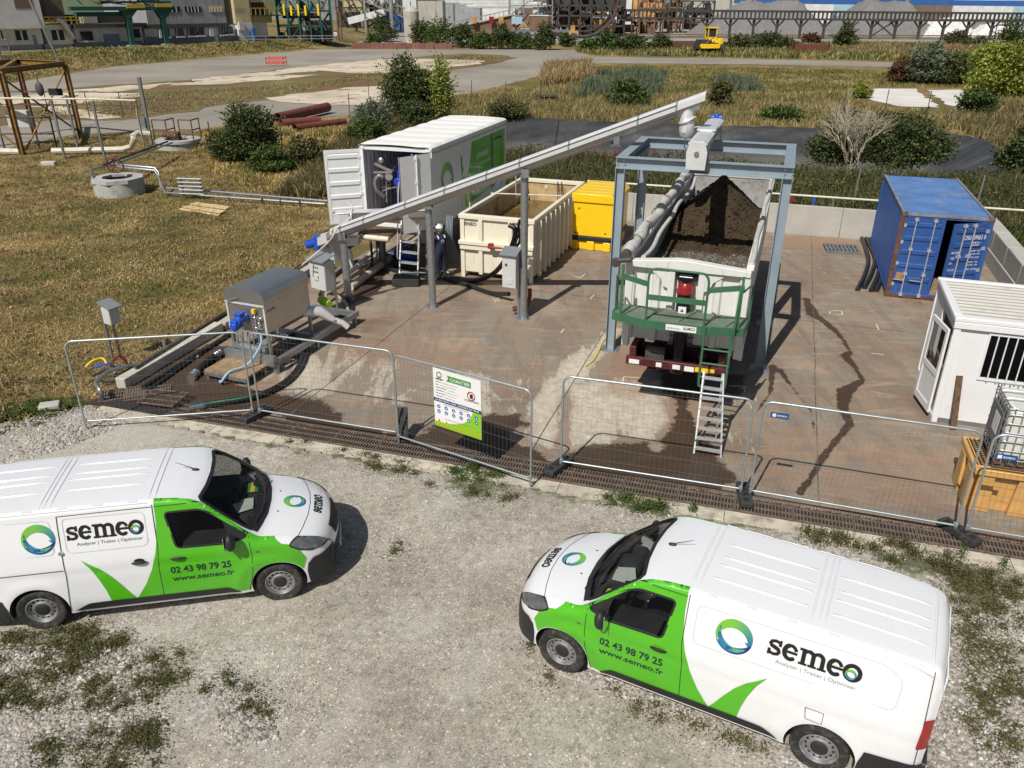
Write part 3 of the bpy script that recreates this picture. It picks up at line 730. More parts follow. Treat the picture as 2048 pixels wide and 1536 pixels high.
def arr_mesh(name, V, F, mat, parent=None, smooth=False, uvattr=None):
    me = bpy.data.meshes.new(name); nv, nf, k = len(V), len(F), F.shape[1]
    me.vertices.add(nv); me.vertices.foreach_set('co', np.ascontiguousarray(V, dtype=np.float32).ravel())
    me.loops.add(nf*k); me.loops.foreach_set('vertex_index', np.ascontiguousarray(F, dtype=np.int32).ravel())
    me.polygons.add(nf); me.polygons.foreach_set('loop_start', np.arange(0, nf*k, k, dtype=np.int32))
    if smooth: me.polygons.foreach_set('use_smooth', np.ones(nf, bool))
    me.update(calc_edges=True); me.materials.append(mat)
    for kx, a in (uvattr or {}).items():
        at = me.attributes.new(kx, 'FLOAT', 'POINT'); at.data.foreach_set('value', np.asarray(a, np.float32))
    o = bpy.data.objects.new(name, me); col.objects.link(o)
    if parent: o.parent = parent
    return o
def grid(xs, ys):
    X, Y = np.meshgrid(xs, ys, indexing='ij'); nx, ny = len(xs), len(ys)
    i = (np.arange(nx-1)[:, None]*ny+np.arange(ny-1)[None, :]).ravel()
    return X.ravel(), Y.ravel(), np.stack([i, i+ny, i+ny+1, i+1],1)
# ---- ground: dry meadow
mt, n, b = new_mat('dry_meadow'); h = N(n)
big = h.noise(.10,5,.6); mid = h.noise(.55,6,.65); fin = h.noise(9,5,.7)
c1 = h.ramp(mid, [(.32,(.17,.12,.055)),(.46,(.29,.205,.095)),(.60,(.40,.30,.15))])
c2 = h.ramp(fin, [(.3,(.05,.062,.018)),(.7,(.16,.165,.05))])
cc = h.mix(h.ramp(big, [(.42,0.),(.60,.75)]), c1, c2)
cc = h.mix(h.ramp(fin, [(.35,.55),(.6,0.)]), cc, (.09,.06,.028))
h.link(cc, b.inputs['Base Color']); b.inputs['Roughness'].default_value = .95; b.inputs['Specular IOR Level'].default_value = .1
h.bump(h.noise(7,6,.7), b, .9,.12); M['meadow'] = mt
xs = np.concatenate([np.linspace(-700,-130,12), np.arange(-125,-30,2.5), np.arange(-30,45,.75), np.arange(45,120,4), np.linspace(125,800,14)])
ys = np.concatenate([np.linspace(-60,10,10), np.arange(13,36,2), np.arange(36,68,.6), np.arange(68,175,2.), np.linspace(180,1500,20)])
X, Y, Fq = grid(xs, ys); Z = hgt(X, Y)
tag(arr_mesh('ground', np.stack([X, Y, Z],1), Fq, M['meadow'], smooth=True), kind='structure')
def sheet_poly(name, poly, z, mat, jit=.15, step=1.0, kind='structure', up=True):
    """flat sheet with a worn, uneven outline"""
    out = []
    for i in range(len(poly)):
        a, c = Vector(poly[i][:2]), Vector(poly[(i+1) % len(poly)][:2]); L = (c-a).length; k = max(1, min(60, int(L/step)))
        for j in range(k):
            p = a.lerp(c, j/k); out.append((p.x+random.uniform(-jit, jit), p.y+random.uniform(-jit, jit), z))
    bm = bmesh.new(); vs = [bm.verts.new(p) for p in out]; f = bm.faces.new(vs); bmesh.ops.triangulate(bm, faces=[f], ngon_method='EAR_CLIP')
    bmesh.ops.recalc_face_normals(bm, faces=bm.faces)
    if sum(f.normal.z for f in bm.faces) < 0: bmesh.ops.reverse_faces(bm, faces=bm.faces)
    me = bpy.data.meshes.new(name); bm.to_mesh(me); bm.free(); me.materials.append(mat)
    o = bpy.data.objects.new(name, me); col.objects.link(o); return tag(o, kind=kind) if kind else o
def ground_mat(name, stops, scale=.3, dark=None, fine=20, streak=None, bump=.3):
    mt, n, b = new_mat(name); h = N(n)
    src = h.mapv(streak[0],(0,0, streak[1])) if streak else None
    cc = h.ramp(h.noise(scale, 8,.62, src), stops)
    cc = h.mix(.5, cc, h.ramp(h.noise(fine, 5,.7),[(.35,.55),(.65,1.)]), 'MULTIPLY')
    if dark: cc = h.mix(h.ramp(h.noise(scale*2.4,9,.7),[(dark[0],0.),(dark[0]+.05,.9)]), cc, dark[1])
    h.link(cc, b.inputs['Base Color']); b.inputs['Roughness'].default_value = .9; b.inputs['Specular IOR Level'].default_value = .2
    h.bump(h.noise(fine*2,5,.7), b, bump, .02); return mt
M['asphalt'] = ground_mat('asphalt', [(.3,(.235,.21,.175)),(.5,(.315,.285,.24)),(.7,(.39,.355,.30))],.07,(.66,(.15,.135,.11)))
M['asphalt_light'] = ground_mat('asphalt_light', [(.3,(.28,.265,.24)),(.7,(.40,.375,.335))],.08,(.66,(.17,.15,.11)))
M['white_slab'] = ground_mat('white_slab', [(.25,(.42,.35,.26)),(.5,(.62,.53,.41)),(.75,(.78,.70,.58))],.2,(.565,(.20,.15,.08)),8)
M['white_slab2'] = ground_mat('white_slab2', [(.25,(.60,.57,.52)),(.75,(.82,.80,.76))],.3,(.66,(.35,.31,.24)),8)
M['brown_field'] = ground_mat('brown_field', [(.3,(.115,.075,.04)),(.45,(.19,.125,.065)),(.58,(.17,.15,.06)),(.72,(.30,.225,.12))],.14,(.64,(.36,.29,.19)),5, bump=.8)
# ---- roads and yards behind
P_ = lambda *q: [G(x, y) for x, y in q]
sheet_poly('asphalt_road', P_((-300,201),(0,169),(90,152),(200,136),(400,118),(520,108),(600,101),(660,98),(900,99),(1080,99),(1160,102),(1180,113),(1300,115),(1500,118),(1700,123),(1850,127),(2300,134),(2300,141),(1800,134),(1700,133),(1500,129),(1350,127),(1170,127),(1120,131),(1080,152),(1010,170),(965,181),(930,196),(860,214),(780,241),(700,231),(640,234),(560,242),(430,256),(390,263),(300,262),(150,269),(0,300),(-300,360)),.012, M['asphalt'],.25,2)
sheet_poly('meadow_patch', P_((-300,250),(0,200),(150,175),(300,165),(440,155),(560,138),(690,128),(780,117),(930,108),(1000,110),(1030,116),(1010,124),(940,135),(870,143),(790,152),(770,170),(700,182),(540,199),(450,209),(390,222),(270,237),(220,241),(100,240),(0,250),(-300,330)),.03, M['brown_field'],.5,2)
sheet_poly('concrete_slab', P_((655,129),(760,119),(850,118),(960,121),(965,128),(870,140),(790,147),(700,146),(640,142),(560,150),(440,158),(330,170),(420,155),(560,141)),.045, M['white_slab'],.8,1.5)
sheet_poly('concrete_slab', P_((0,196),(120,182),(260,172),(330,168),(290,178),(170,190),(60,205),(0,212)),.045, M['white_slab'],.6,1.5)
sheet_poly('concrete_slab', P_((350,166),(520,152),(640,150),(560,160),(430,170),(345,172)),.045, M['white_slab'],.6,1.5)
sheet_poly('concrete_slab', P_((60,205),(180,187),(280,185),(285,194),(200,202),(120,212)),.045, M['white_slab'],.5,1.)
sheet_poly('concrete_slab', P_((150,232),(60,212),(110,215),(190,225),(250,236),(200,240)),.05, M['white_slab'],.5,1.)
sheet_poly('concrete_slab', P_((535,198),(600,188),(700,176),(790,170),(800,205),(770,216),(700,211),(580,207)),.045, M['white_slab'],.5,1.5)
sheet_poly('concrete_path', P_((880,188),(960,184),(1030,190),(960,192)),.03, M['white_slab'],.3,1.)
sheet_poly('white_concrete_pad', P_((1742,178),(1830,178),(1850,196),(1880,216),(1800,214),(1745,200)),.03, M['white_slab2'],.3,1.)
sheet_poly('white_concrete_pad', P_((1856,180),(1920,180),(1960,200),(1970,224),(1925,224),(1872,196)),.03, M['white_slab2'],.3,1.)
sheet_poly('concrete_yard', P_((640,78),(900,72),(1200,62),(2600,62),(2600,96),(2048,90),(1700,84),(1330,83),(1200,88),(1000,84),(700,93)),.02, M['asphalt_light'],.4,4)
sheet_poly('works_yard', [G(560,74), G(2700,60),(700,900),(-300,900), G(300,60)],.01, M['asphalt_light'],.2,30)
# ---- gravel yard in front
mt, n, b = new_mat('gravel'); h = N(n)
base = h.ramp(h.noise(.45,7,.6),[(.3,(.26,.235,.19)),(.5,(.365,.332,.278)),(.72,(.455,.42,.36))])
v1 = h.vor(26, out='Color'); v2 = h.vor(48, out='Color')
def lum(s_): 
    t = n.nodes.new('ShaderNodeRGBToBW'); n.links.new(s_, t.inputs[0]); return t.outputs[0]
st = h.ramp(lum(v2),[(0.05,.30),(.22,.78),(.6,1.),(.82,1.12),(.93,1.95)])
cc = h.mix(.9, base, st, 'MULTIPLY'); cc = h.mix(.8, cc, h.ramp(h.noise(6,9,.8),[(.32,.55),(.5,1.),(.68,1.35)]), 'MULTIPLY')
pm_ = h.noise(1.1,6,.7)
st1 = h.ramp(lum(v1),[(0., (.16,.145,.125)),(.5,(.36,.34,.31)),(1., (.58,.56,.52))])
cc = h.mix(h.ramp(h.math('MULTIPLY', pm_, h.noise(.3,3)),[(.27,0.),(.34,.8)]), cc, st1)
mossn = h.math('ADD', h.math('MULTIPLY', h.attr('moss'),1.0), h.math('MULTIPLY', h.noise(2.2,9,.75),1.2))
cc = h.mix(h.ramp(mossn, [(.86,0.),(.98,.8)]), cc, h.ramp(h.noise(14,5),[(.3,(.035,.05,.014)),(.6,(.09,.10,.035)),(.8,(.15,.11,.055))]))
dm = h.attr('pale'); cc = h.mix(h.math('MULTIPLY', dm, .5), cc, (.47,.45,.40))
h.link(cc, b.inputs['Base Color']); b.inputs['Roughness'].default_value = .95; b.inputs['Specular IOR Level'].default_value = .15
bh = h.math('ADD', h.vor(48), h.math('MULTIPLY', h.vor(28),.8)); h.bump(bh, b, .45,.014); M['gravel'] = mt
KERB = (-17.1)
GE = [(-60,-12),(60,-12),(60,-5.9),(8.1,10.05),(-6.57,14.62),(-8.7,15.32), G(175,812), G(110,835), G(50,850), G(0,872), G(-250,950),(-60,12)]
xs = np.arange(-14,13,.12); ys = np.arange(4,17,.12)
gx, gy, gf = grid(xs, ys)
gd = sdf(gx, gy, GE)
MOSS = [(P_((0,1260),(180,1240),(330,1290),(320,1400),(230,1450),(150,1536),(0,1536)),.35),(P_((860,920),(1000,930),(1050,990),(930,1010),(870,980)),.35),
        (P_((1200,985),(1340,1000),(1330,1030),(1220,1015)),.5),(P_((1600,1060),(1800,1080),(1980,1130),(2048,1250),(2048,1536),(1900,1536),(1900,1200),(1700,1110)),.4),
        (P_((520,875),(850,935),(800,950),(560,900)),.35),(P_((1560,1520),(1100,1330),(1150,1360)),.3),(P_((0,830),(120,830),(120,860),(0,880)),.6)]
moss = np.zeros_like(gx)
for poly, a in MOSS: moss = np.maximum(moss, a*np.clip((sdf(gx, gy, poly)+.35)/.7,0,1))
moss = np.maximum(moss, .42*np.clip(1-(gd-.0)/.5,0,1))
pale = np.clip((sdf(gx, gy, P_((0,860),(180,815),(400,850),(350,890),(120,930),(0,960)))+.3)/.6,0,1)
for tr_ in ([(560,1600),(800,1300),(1000,1120),(1180,1010)],[(760,1600),(960,1340),(1100,1180),(1300,1040)],[(-40,1300),(400,1260),(760,1120),(900,1000)]):
    pale = np.maximum(pale, .55*np.clip((sdline(gx, gy, [(*G(a_, b_),.11) for a_, b_ in tr_])+.16)/.2,0,1)*(.55+.45*np.sin(gx*3+gy*2)))
keep = (gd[gf].min(1) > 0)
gz = .020+.012*np.sin(gx*1.3+gy*.7)*np.cos(gy*1.1-gx*.4)+.012
tag(arr_mesh('gravel_yard', np.stack([gx, gy, gz],1), gf[keep], M['gravel'], smooth=True, uvattr={'moss': moss, 'pale': pale}), kind='structure')
# outline strip so the yard runs on under the edges and out of frame
sheet_poly('gravel_border', GE, .012, M['gravel'],.05,.5)
# ---- stones
def rock_cloud(name, pts, size, mats, kindl, sub_=True):
    base = np.array([(1,0,0),(-1,0,0),(0,1,0),(0,-1,0),(0,0,1),(0,0,-1)], float)
    tri = np.array([(0,2,4),(2,1,4),(1,3,4),(3,0,4),(2,0,5),(1,2,5),(3,1,5),(0,3,5)])
    # one subdivision for rounder pebbles
    vs = [tuple(v) for v in base]; fs = []; cache = {}
    def midp(a, c):
        k = (min(a, c), max(a, c))
        if k not in cache:
            m_ = (base[a]+base[c]); m_ /= np.linalg.norm(m_)*1.12; cache[k] = len(vs); vs.append(tuple(m_))
        return cache[k]
    if not sub_: fs = [tuple(t) for t in tri]
    for a, b_, c in (tri if sub_ else ()):
        ab, bc, ca = midp(a, b_), midp(b_, c), midp(c, a); fs += [(a, ab, ca),(ab, b_, bc),(ca, bc, c),(ab, bc, ca)]
    bv = np.array(vs); bf = np.array(fs); n_ = len(pts)
    sc3 = size[:, None]*RNG.uniform(.55,1.25,(n_, 3)); sc3[:, 2] *= .7
    a = RNG.uniform(0,2*PI, n_); ca, sa = np.cos(a), np.sin(a)
    jit = RNG.uniform(.8,1.2,(n_, len(bv),3)); V = bv[None]*jit*sc3[:, None, :]
    x = V[..., 0]*ca[:, None]-V[..., 1]*sa[:, None]; y = V[..., 0]*sa[:, None]+V[..., 1]*ca[:, None]
    V = np.stack([x+pts[:, 0:1], y+pts[:, 1:2], V[..., 2]+pts[:, 2:3]+size[:, None]*.2],-1).reshape(-1,3)
    F_ = (bf[None]+np.arange(n_)[:, None, None]*len(bv)).reshape(-1,3)
    return tag(arr_mesh(name, V, F_, mats), kind='stuff')
mt, n, b = new_mat('pebbles'); h = N(n)
h.link(h.ramp(h.island(),[(0., (.15,.135,.12)),(.3,(.28,.262,.235)),(.6,(.39,.365,.325)),(.82,(.35,.29,.24)),(.92,(.48,.46,.43)),(1., (.60,.59,.57))]), b.inputs['Base Color']); b.inputs['Roughness'].default_value = .85
M['pebbles'] = mt
mt, n, b = new_mat('chips'); h = N(n)
h.link(h.ramp(h.island(),[(0., (.16,.14,.115)),(.3,(.36,.33,.28)),(.6,(.50,.46,.40)),(.85,(.55,.52,.47)),(1., (.70,.69,.66))]), b.inputs['Base Color']); b.inputs['Roughness'].default_value = .85
M['chips'] = mt
def rand_in(poly, n_):
    P2 = np.array(poly); lo, hi = P2.min(0), P2.max(0); out = np.zeros((0,2))
    while len(out) < n_:
        q = RNG.uniform(lo, hi, (n_*3,2)); out = np.vstack([out, q[sdf(q[:, 0], q[:, 1], poly) > 0]])
    return out[:n_]
VIEW = [G(-60,1600), G(2110,1600), G(2110,1130),(8.0,10.2),(-6.4,14.7),(-9,15.4), G(-60,900)]
q = rand_in(VIEW, 110000); q = np.column_stack([q, np.full(len(q),.018)])
rock_cloud('gravel_chippings', q, .005+.014*RNG.uniform(0,1, len(q))**2, M['chips'], '', False)
q = rand_in(VIEW, 6000); q = np.column_stack([q, np.full(len(q),.02)]); rock_cloud('scattered_stones', q, RNG.uniform(.009,.024, len(q)), M['chips'], '')
PEB = [(P_((-40,1440),(120,1400),(300,1330),(330,1380),(330,1450),(200,1500),(140,1600),(-40,1600)),9000),(P_((-40,1290),(300,1300),(320,1420),(-40,1460)),4000),
       (P_((1560,1600),(1490,1480),(1100,1345),(1200,1350),(1560,1480),(1700,1600)),3500),(P_((1880,1250),(2100,1200),(2100,1600),(1850,1600)),8000),(P_((420,1400),(520,1390),(560,1480),(450,1500)),700),
       (P_((0,850),(180,812),(260,850),(120,900),(0,940)),2500)]
qs = []; szs = []
for poly, k in PEB:
    q = rand_in(poly, k); qs.append(np.column_stack([q, np.full(k, .018)])); szs.append(RNG.uniform(.016,.046, k))
rock_cloud('loose_pebbles', np.vstack(qs), np.concatenate(szs), M['pebbles'], '')
# ---- concrete pad
Z0_ = .0355
mt, n, b = new_mat('stained_concrete'); h = N(n)
sv = h.mapv((1,.22,1),(0,0, R(38))); sv2 = h.mapv((.3,1.3,1),(0,0, R(14)))
big = h.noise(.35,8,.62); st = h.noise(1.5,12,.75, sv, .5); st2 = h.noise(2.4,12,.76, sv2,.4); fine = h.noise(40,6,.8); med = h.noise(5,10,.78)
cc = h.ramp(big, [(.34,(.19,.140,.105)),(.46,(.295,.225,.168)),(.54,(.265,.23,.185)),(.66,(.38,.285,.205))])
cc = h.mix(h.ramp(st, [(.46,0.),(.54,.5),(.64,.85)]), cc, (.215,.155,.12))
cc = h.mix(h.ramp(st2,[(.53,0.),(.60,.4),(.70,.7)]), cc, (.43,.36,.285))
cc = h.mix(h.ramp(h.noise(.9,12,.72, sv2),[(.55,0.),(.60,.5)]), cc, (.20,.21,.185))
cc = h.mix(h.ramp(h.noise(.55,12,.74),[(.57,0.),(.60,.35)]), cc, (.34,.23,.155))
cc = h.mix(h.ramp(med, [(.60,0.),(.66,.55)]), cc, (.15,.115,.09))
lt = h.math('ADD', h.attr('light'), h.math('MULTIPLY', h.math('SUBTRACT', st, .52),2.6))
cc = h.mix(h.ramp(lt, [(.30,0.),(.40,.6),(.8,.95)]), cc, h.ramp(med, [(.35,(.42,.37,.30)),(.6,(.64,.58,.48))]))
rs = h.math('ADD', h.attr('rust'), h.math('MULTIPLY', h.math('SUBTRACT', st2,.46),2.0))
cc = h.mix(h.ramp(rs, [(.30,0.),(.42,.35),(.8,.65)]), cc, (.33,.205,.135))
cc = h.mix(.5, cc, h.ramp(fine, [(.3,.55),(.7,1.15)]), 'MULTIPLY')
wn = h.math('ADD', h.attr('wet'), h.math('MULTIPLY', h.math('SUBTRACT', h.noise(2.2,12,.74),.5),.66))
wet = h.ramp(wn, [(-.0,0.),(.018,1.)]); 
cc = h.mix(h.math('MULTIPLY', wet, .92), cc, h.mix(.62, h.mix(1., cc, (.30,.25,.21), 'MULTIPLY'), h.ramp(st, [(.35,(.020,.014,.010)),(.65,(.055,.032,.019))])))
cc = h.mix(h.ramp(h.math('SUBTRACT', 1, h.math('ABSOLUTE', h.math('MULTIPLY', h.math('SUBTRACT', wn, .0),22))),[(0., 0.),(1., .35)]), cc, (.16,.10,.065))
h.link(cc, b.inputs['Base Color']); b.inputs['Specular IOR Level'].default_value = .13
h.link(h.math('MULTIPLY_ADD', wet, -.45,.86), b.inputs['Roughness'])
hb = h.math('MULTIPLY', h.math('SUBTRACT', 1, wet), h.noise(45,5,.7)); h.bump(hb, b, .35,.012); M['pad'] = mt
PAD = [(-13.7,12.62),(9.5,12.62+.02*9.5),(9.5,32.3),(-13.7,32.3)]
PADW = [(-7.0,15.62),(9.0,10.62), S(9.5,13), S(9.5,32.3), S(-9,32.3), S(-13.7,30), S(-13.75,13.3),(-9.0,16.25)]
g_ = .05; X, Y, Fq = grid(np.arange(-10.5,22, g_), np.arange(9.5,36, g_))
ins = sdf(X, Y, PADW)
def pl(*q): return [G(x, y) for x, y in q]
WET = [pl((215,812),(300,745),(350,710),(430,690),(520,700),(600,715),(560,732),(505,745),(480,770),(520,785),(640,800),(690,830),(680,850),(600,840),(540,822),(470,832),(380,828),(300,815)),
       pl((540,815),(600,820),(700,850),(800,868),(840,870),(880,845),(960,832),(1035,828),(1060,850),(1010,876),(1060,895),(1110,925),(1115,958),(960,930),(800,885),(690,870),(560,840)),
       pl((1110,955),(1130,910),(1190,890),(1290,885),(1315,902),(1335,870),(1350,830),(1345,790),(1375,785),(1385,850),(1420,882),(1450,935),(1478,965),(1440,985),(1330,978),(1200,962)),
       pl((700,590),(735,560),(745,530),(775,540),(770,570),(740,600),(700,610)), pl((1310,740),(1500,750),(1480,790),(1330,790)),
       pl((560,690),(600,680),(650,682),(640,695),(590,700))]
STREAMS = [[(*G(1612,600),.18),(*G(1625,630),.30),(*G(1655,650),.2),(*G(1685,680),.12),(*G(1700,705),.1),(*G(1690,715),.26),(*G(1712,740),.12),(*G(1725,762),.16),(*G(1690,785),.3),(*G(1685,815),.22),(*G(1700,850),.16),(*G(1655,905),.14),(*G(1600,990),.12)],
           [(*G(1560,742),.16),(*G(1575,765),.10),(*G(1598,795),.08),(*G(1622,825),.05),(*G(1630,880),.04)],[(*G(1545,735),.2),(*G(1540,790),.06),(*G(1510,830),.05)],
           [(*G(700,603),.25),(*G(860,560),.08)]]
wet = np.full(X.shape, -9.)
for p in WET: wet = np.maximum(wet, np.clip(sdf(X, Y, p),-3,.8))
for p in STREAMS: wet = np.maximum(wet, np.clip(sdline(X, Y, [(a_, b_, c_*.66) for a_, b_, c_ in p])*2.6,-3,.35)-.03)
wet = np.clip(wet, -1,1)*.75-.02
light = np.zeros_like(X)
for poly, a, wd in ((pl((1225,650),(1260,660),(1190,740),(1130,800),(1110,900),(1060,880),(1050,820),(1110,740)),.75,.5),(pl((1130,770),(1330,760),(1340,840),(1300,885),(1130,900)),.7,.6),(pl((640,690),(1060,760),(1050,850),(900,830),(640,800)),.38,.8),(pl((530,740),(640,700),(700,800),(560,790)),.45,.5),(pl((1420,740),(1560,760),(1500,900),(1440,900)),.3,.6)):
    light = np.maximum(light, a*np.clip(sdf(X, Y, poly)/wd+.5,0,1))
rust = np.zeros_like(X)
for poly, a, wd in ((pl((1560,470),(1700,480),(1740,500),(1560,495)),.9,.5),(pl((640,660),(1000,700),(900,760),(640,720)),.35,.8),(pl((1220,690),(1330,720),(1300,800),(1200,790)),.55,.6),(pl((340,700),(560,690),(560,830),(380,810)),.5,.8),(pl((1330,760),(1420,800),(1440,930),(1320,880)),.5,.5),(pl((1520,840),(1960,900),(1900,1040),(1520,980)),.4,.9)):
    rust = np.maximum(rust, a*np.clip(sdf(X, Y, poly)/wd+.5,0,1))
keep = ins[Fq].min(1) > -.03
used = np.unique(Fq[keep]); remap = np.full(len(X),-1); remap[used] = np.arange(len(used))
tag(arr_mesh('concrete_pad', np.stack([X, Y, np.full(X.shape, .03)],1)[used], remap[Fq[keep]], M['pad'], uvattr={'wet': wet[used], 'light': light[used], 'rust': rust[used]}), kind='structure')
k = MB()
for i, sx in enumerate((-9.4,-3.95,1.5,6.6)):
    pts = [S(sx+random.uniform(-.012,.012), y, Z0_) for y in np.linspace(13.0 if sx > -10 else 14,32.2,24)]
    for a_, b_ in zip(pts[:-1], pts[1:]): k.bar(a_, b_, .022,.002)
for sy in (22.6,):
    pts = [S(x, sy+random.uniform(-.012,.012), Z0_) for x in np.linspace(-13.4,8,26)]
    for a_, b_ in zip(pts[:-1], pts[1:]): k.bar(a_, b_, .018,.002)
tag(k.build('slab_joint', pm('joint_fill', (.10,.08,.065),.95, var=.4, scale=1.5, dirt=(.24,.19,.15), da=.48, ds=1.5), smooth=0), kind='structure')
# ---- kerb strips either side of the channel
def kline(u): return Vector((-7.01+(8.3+7.01)*u, 15.05+(10.35-15.05)*u))
kd = (Vector((8.3,10.35))-Vector((-7.01,15.05))).normalized(); kn = Vector((-kd.y, kd.x)); K0 = Vector((-7.01,15.05))
def KP(a, c, z): p = K0+kd*a+kn*c; return (p.x, p.y, z)
k = MB()
for i in range(14):
    a0, a1 = -2.2+i*1.5,-2.2+(i+1)*1.5-.012
    w0 = .36+random.uniform(-.05,.05)
    k.add([KP(a0,-w0,-.02), KP(a1,-w0+random.uniform(-.03,.03),-.02), KP(a1,-.012,-.02), KP(a0,-.012,-.02), KP(a0,-w0,.034), KP(a1,-w0+.01,.034), KP(a1,-.012,.034), KP(a0,-.012,.034)],[(3,2,1,0),(4,5,6,7),(0,1,5,4),(1,2,6,5),(2,3,7,6),(3,0,4,7)])
tag(k.build('kerb', pm('kerb_conc', (.50,.45,.36),.9, var=.2, scale=2, dirt=(.26,.22,.16), da=.47, ds=2.2, bump=.5, bs=30), smooth=0), kind='structure')
k = MB(); k.add([KP(-2.6,0,.022), KP(19,0,.022), KP(19,.60,.022), KP(-2.6,.60,.022)],[(0,1,2,3)]); tag(k.build('drain_channel', M['channel'], smooth=0), kind='structure')
# ---- cast gratings
def grate_bm(L=.99, Wd=.58, nx=17, rows=3):
    k = MB(); t = .02; z0, z1 = 0,.028
    k.box((0,0, z0),(L, t*1.4, z1)); k.box((0, Wd-t*1.4, z0),(L, Wd, z1)); k.box((0, t*1.4, z0),(t, Wd-t*1.4, z1)); k.box((L-t, t*1.4, z0),(L, Wd-t*1.4, z1))
    for r in range(1, rows): y = Wd*r/rows; k.box((t, y-t*.7, z0),(L-t, y+t*.7, z1-.002))
    for i in range(1, nx): x = L*i/nx; k.box((x-.010, t*1.4, z0),(x+.010, Wd-t*1.4, z1-.004))
    return k
ang = math.atan2(kd.y, kd.x); g0 = None
for i in range(17):
    p = KP(-.55+i*1.0,.01,.026)
    if g0 is None:
        g0 = grate_bm().build('drain_grate', M['cast_iron'], smooth=0); o = g0
    else: o = g0.copy(); col.objects.link(o)
    o.location = p; o.rotation_euler = (0,0, ang+random.uniform(-.004,.004)); tag(o, 'slotted rusty cast iron drain grate laid in the channel along the pad edge', 'drain grate', 'iron gratings over the drain channel')
for i in range(2):
    o = g0.copy(); col.objects.link(o); o.location = (*G(196+i*52,808-i*2),.034); o.rotation_euler = (0,0, R(20)); tag(o, 'dirty cast iron grate in the far left corner of the drain', 'drain grate', 'corner gratings at the end of the drain')
o = g0.copy(); col.objects.link(o); o.location = (*G(275,812),.07); o.rotation_euler = (R(7), R(-4), R(-19)); tag(o, 'loose cast iron grate tilted up on top of the left end of the drain', 'drain grate')
# ---- retaining walls round the pad
def wall_run(name, x0, y0, L, ang, mat, hh, t, label, cap=None, joint=2.0, cat='concrete wall', lean=0):
    root = empty(name, (x0, y0,0), ang, label, cat); x = 0; i = 0
    while x < L-.01:
        w_ = min(joint, L-x); k = MB(); k.box((x+.006,0,.0),(x+w_-.006, t, hh+random.uniform(-.006,.006))); k.build('wall_panel', mat, root, bevel=.012); x += w_; i += 1
    return root
p = S(-7.5,32.35); wall_run('retaining_wall', p[0], p[1],15.2, AS, M['concrete_old'],1.15,.16, 'low grey concrete wall along the back of the pad behind the blue container')
p = S(7.75,20.6); root = empty('block_wall', (*p, 0), AS+PI/2, 'thick cracked concrete block wall running beside the blue container', 'concrete wall')
k = MB(); k.box((0,0,0),(11.6,.55,.52)); k.build('wall_base', M['concrete_old'], root, bevel=.02)
for i in range(6): k = MB(); k.box((i*1.95+.01,.04,.53),(min(11.6,(i+1)*1.95)-.01,.51,1.16)); k.build('wall_panel', M['concrete_old'], root, bevel=.03)
# ---- basin liner
mt, n, b = new_mat('pond_liner'); h = N(n)
cc = h.ramp(h.noise(.4,6,.6, h.mapv((.6,2,1))),[(.3,(.022,.023,.025)),(.52,(.046,.047,.049)),(.72,(.10,.098,.09))])
cc = h.mix(h.ramp(h.attr('floor'),[(.5,0.),(.9,.85)]), cc, (.19,.18,.16))
h.link(cc, b.inputs['Base Color']); h.link(h.math('MULTIPLY_ADD', h.noise(2,4),.3,.32), b.inputs['Roughness']); h.bump(h.noise(1.2,6,.6, h.mapv((2,.7,1))), b, .8,.12); M['liner'] = mt
X, Y, Fq = grid(np.arange(-7,32,.3), np.arange(36,67,.3)); d = sdf(X, Y, BASIN); kp = d[Fq].min(1) > -.7
Z = hgt(X, Y)+.06+.04*np.sin(X*2.1+Y)*np.cos(Y*1.7-X*.6)+np.where(d < -.1,.02,0)
tag(arr_mesh('basin_liner', np.stack([X, Y, Z],1), Fq[kp], M['liner'], smooth=True, uvattr={'floor': np.clip(d/4.2,0,1)}), 'black plastic sheet lining the sunken basin behind the pad', 'pond liner')
ln_ = bpy.data.objects['basin_liner']
for a in ((3.5,63.2),(12.5,60.5),(24,58.7)):
    k = MB(); pts = [(a[0]+t*(-.6), a[1]-t*3.9, float(hgt(a[0]-.6*t, a[1]-3.9*t))+.11) for t in np.linspace(0,1.2,8)]; k.tube(pts, .03,5); k.build('seam', M['gap'], ln_)
# ================================================================== MACHINERY ON THE PAD
Z0 = .03
def T(root): return root
# ---- steel portal
A2 = R(-18.4)
pt = empty('steel_portal', (2.39,18.89, Z0), A2, 'blue grey steel portal frame of H-beams standing over the tipper trailer', 'steel frame')
PWd, PDp, PHt = 3.97,3.42,4.88
for x, y in ((.12,.12),(PWd-.12,.12),(.12, PDp-.12),(PWd-.12, PDp-.12)):
    k = MB(); k.hbeam((x, y, .02),(x, y, PHt-.26),.22,.22,.014, up=(1,0,0))
    o = k.build('post', M['portal_paint'], pt, smooth=0)
    k = MB(); k.box((x-.22, y-.2,0),(x+.22, y+.2,.022))
    for a, b in ((-.17,-.15),(.17,-.15),(-.17,.15),(.17,.15)): k.cyl((x+a, y+b, .02),(x+a, y+b, .05),.016, n=6)
    k.build('base_plate', M['galv'], o, smooth=0)
for p, q in (((0,.12, PHt-.13),(PWd, .12, PHt-.13)),((0, PDp-.12, PHt-.13),(PWd, PDp-.12, PHt-.13)),((.12,.235, PHt-.13),(.12, PDp-.235, PHt-.13)),((PWd-.12,.235, PHt-.13),(PWd-.12, PDp-.235, PHt-.13))):
    k = MB(); k.hbeam(p, q, .23,.26,.016); k.build('beam', M['portal_paint'], pt, smooth=0)
k = MB()
for x in (.04,.2, PWd-.2, PWd-.04):
    for z in (PHt-.20, PHt-.06): k.cyl((x, -.005, z),(x, .01, z),.016, n=6)
k.build('bolt_row', M['galv'], pt, smooth=0)
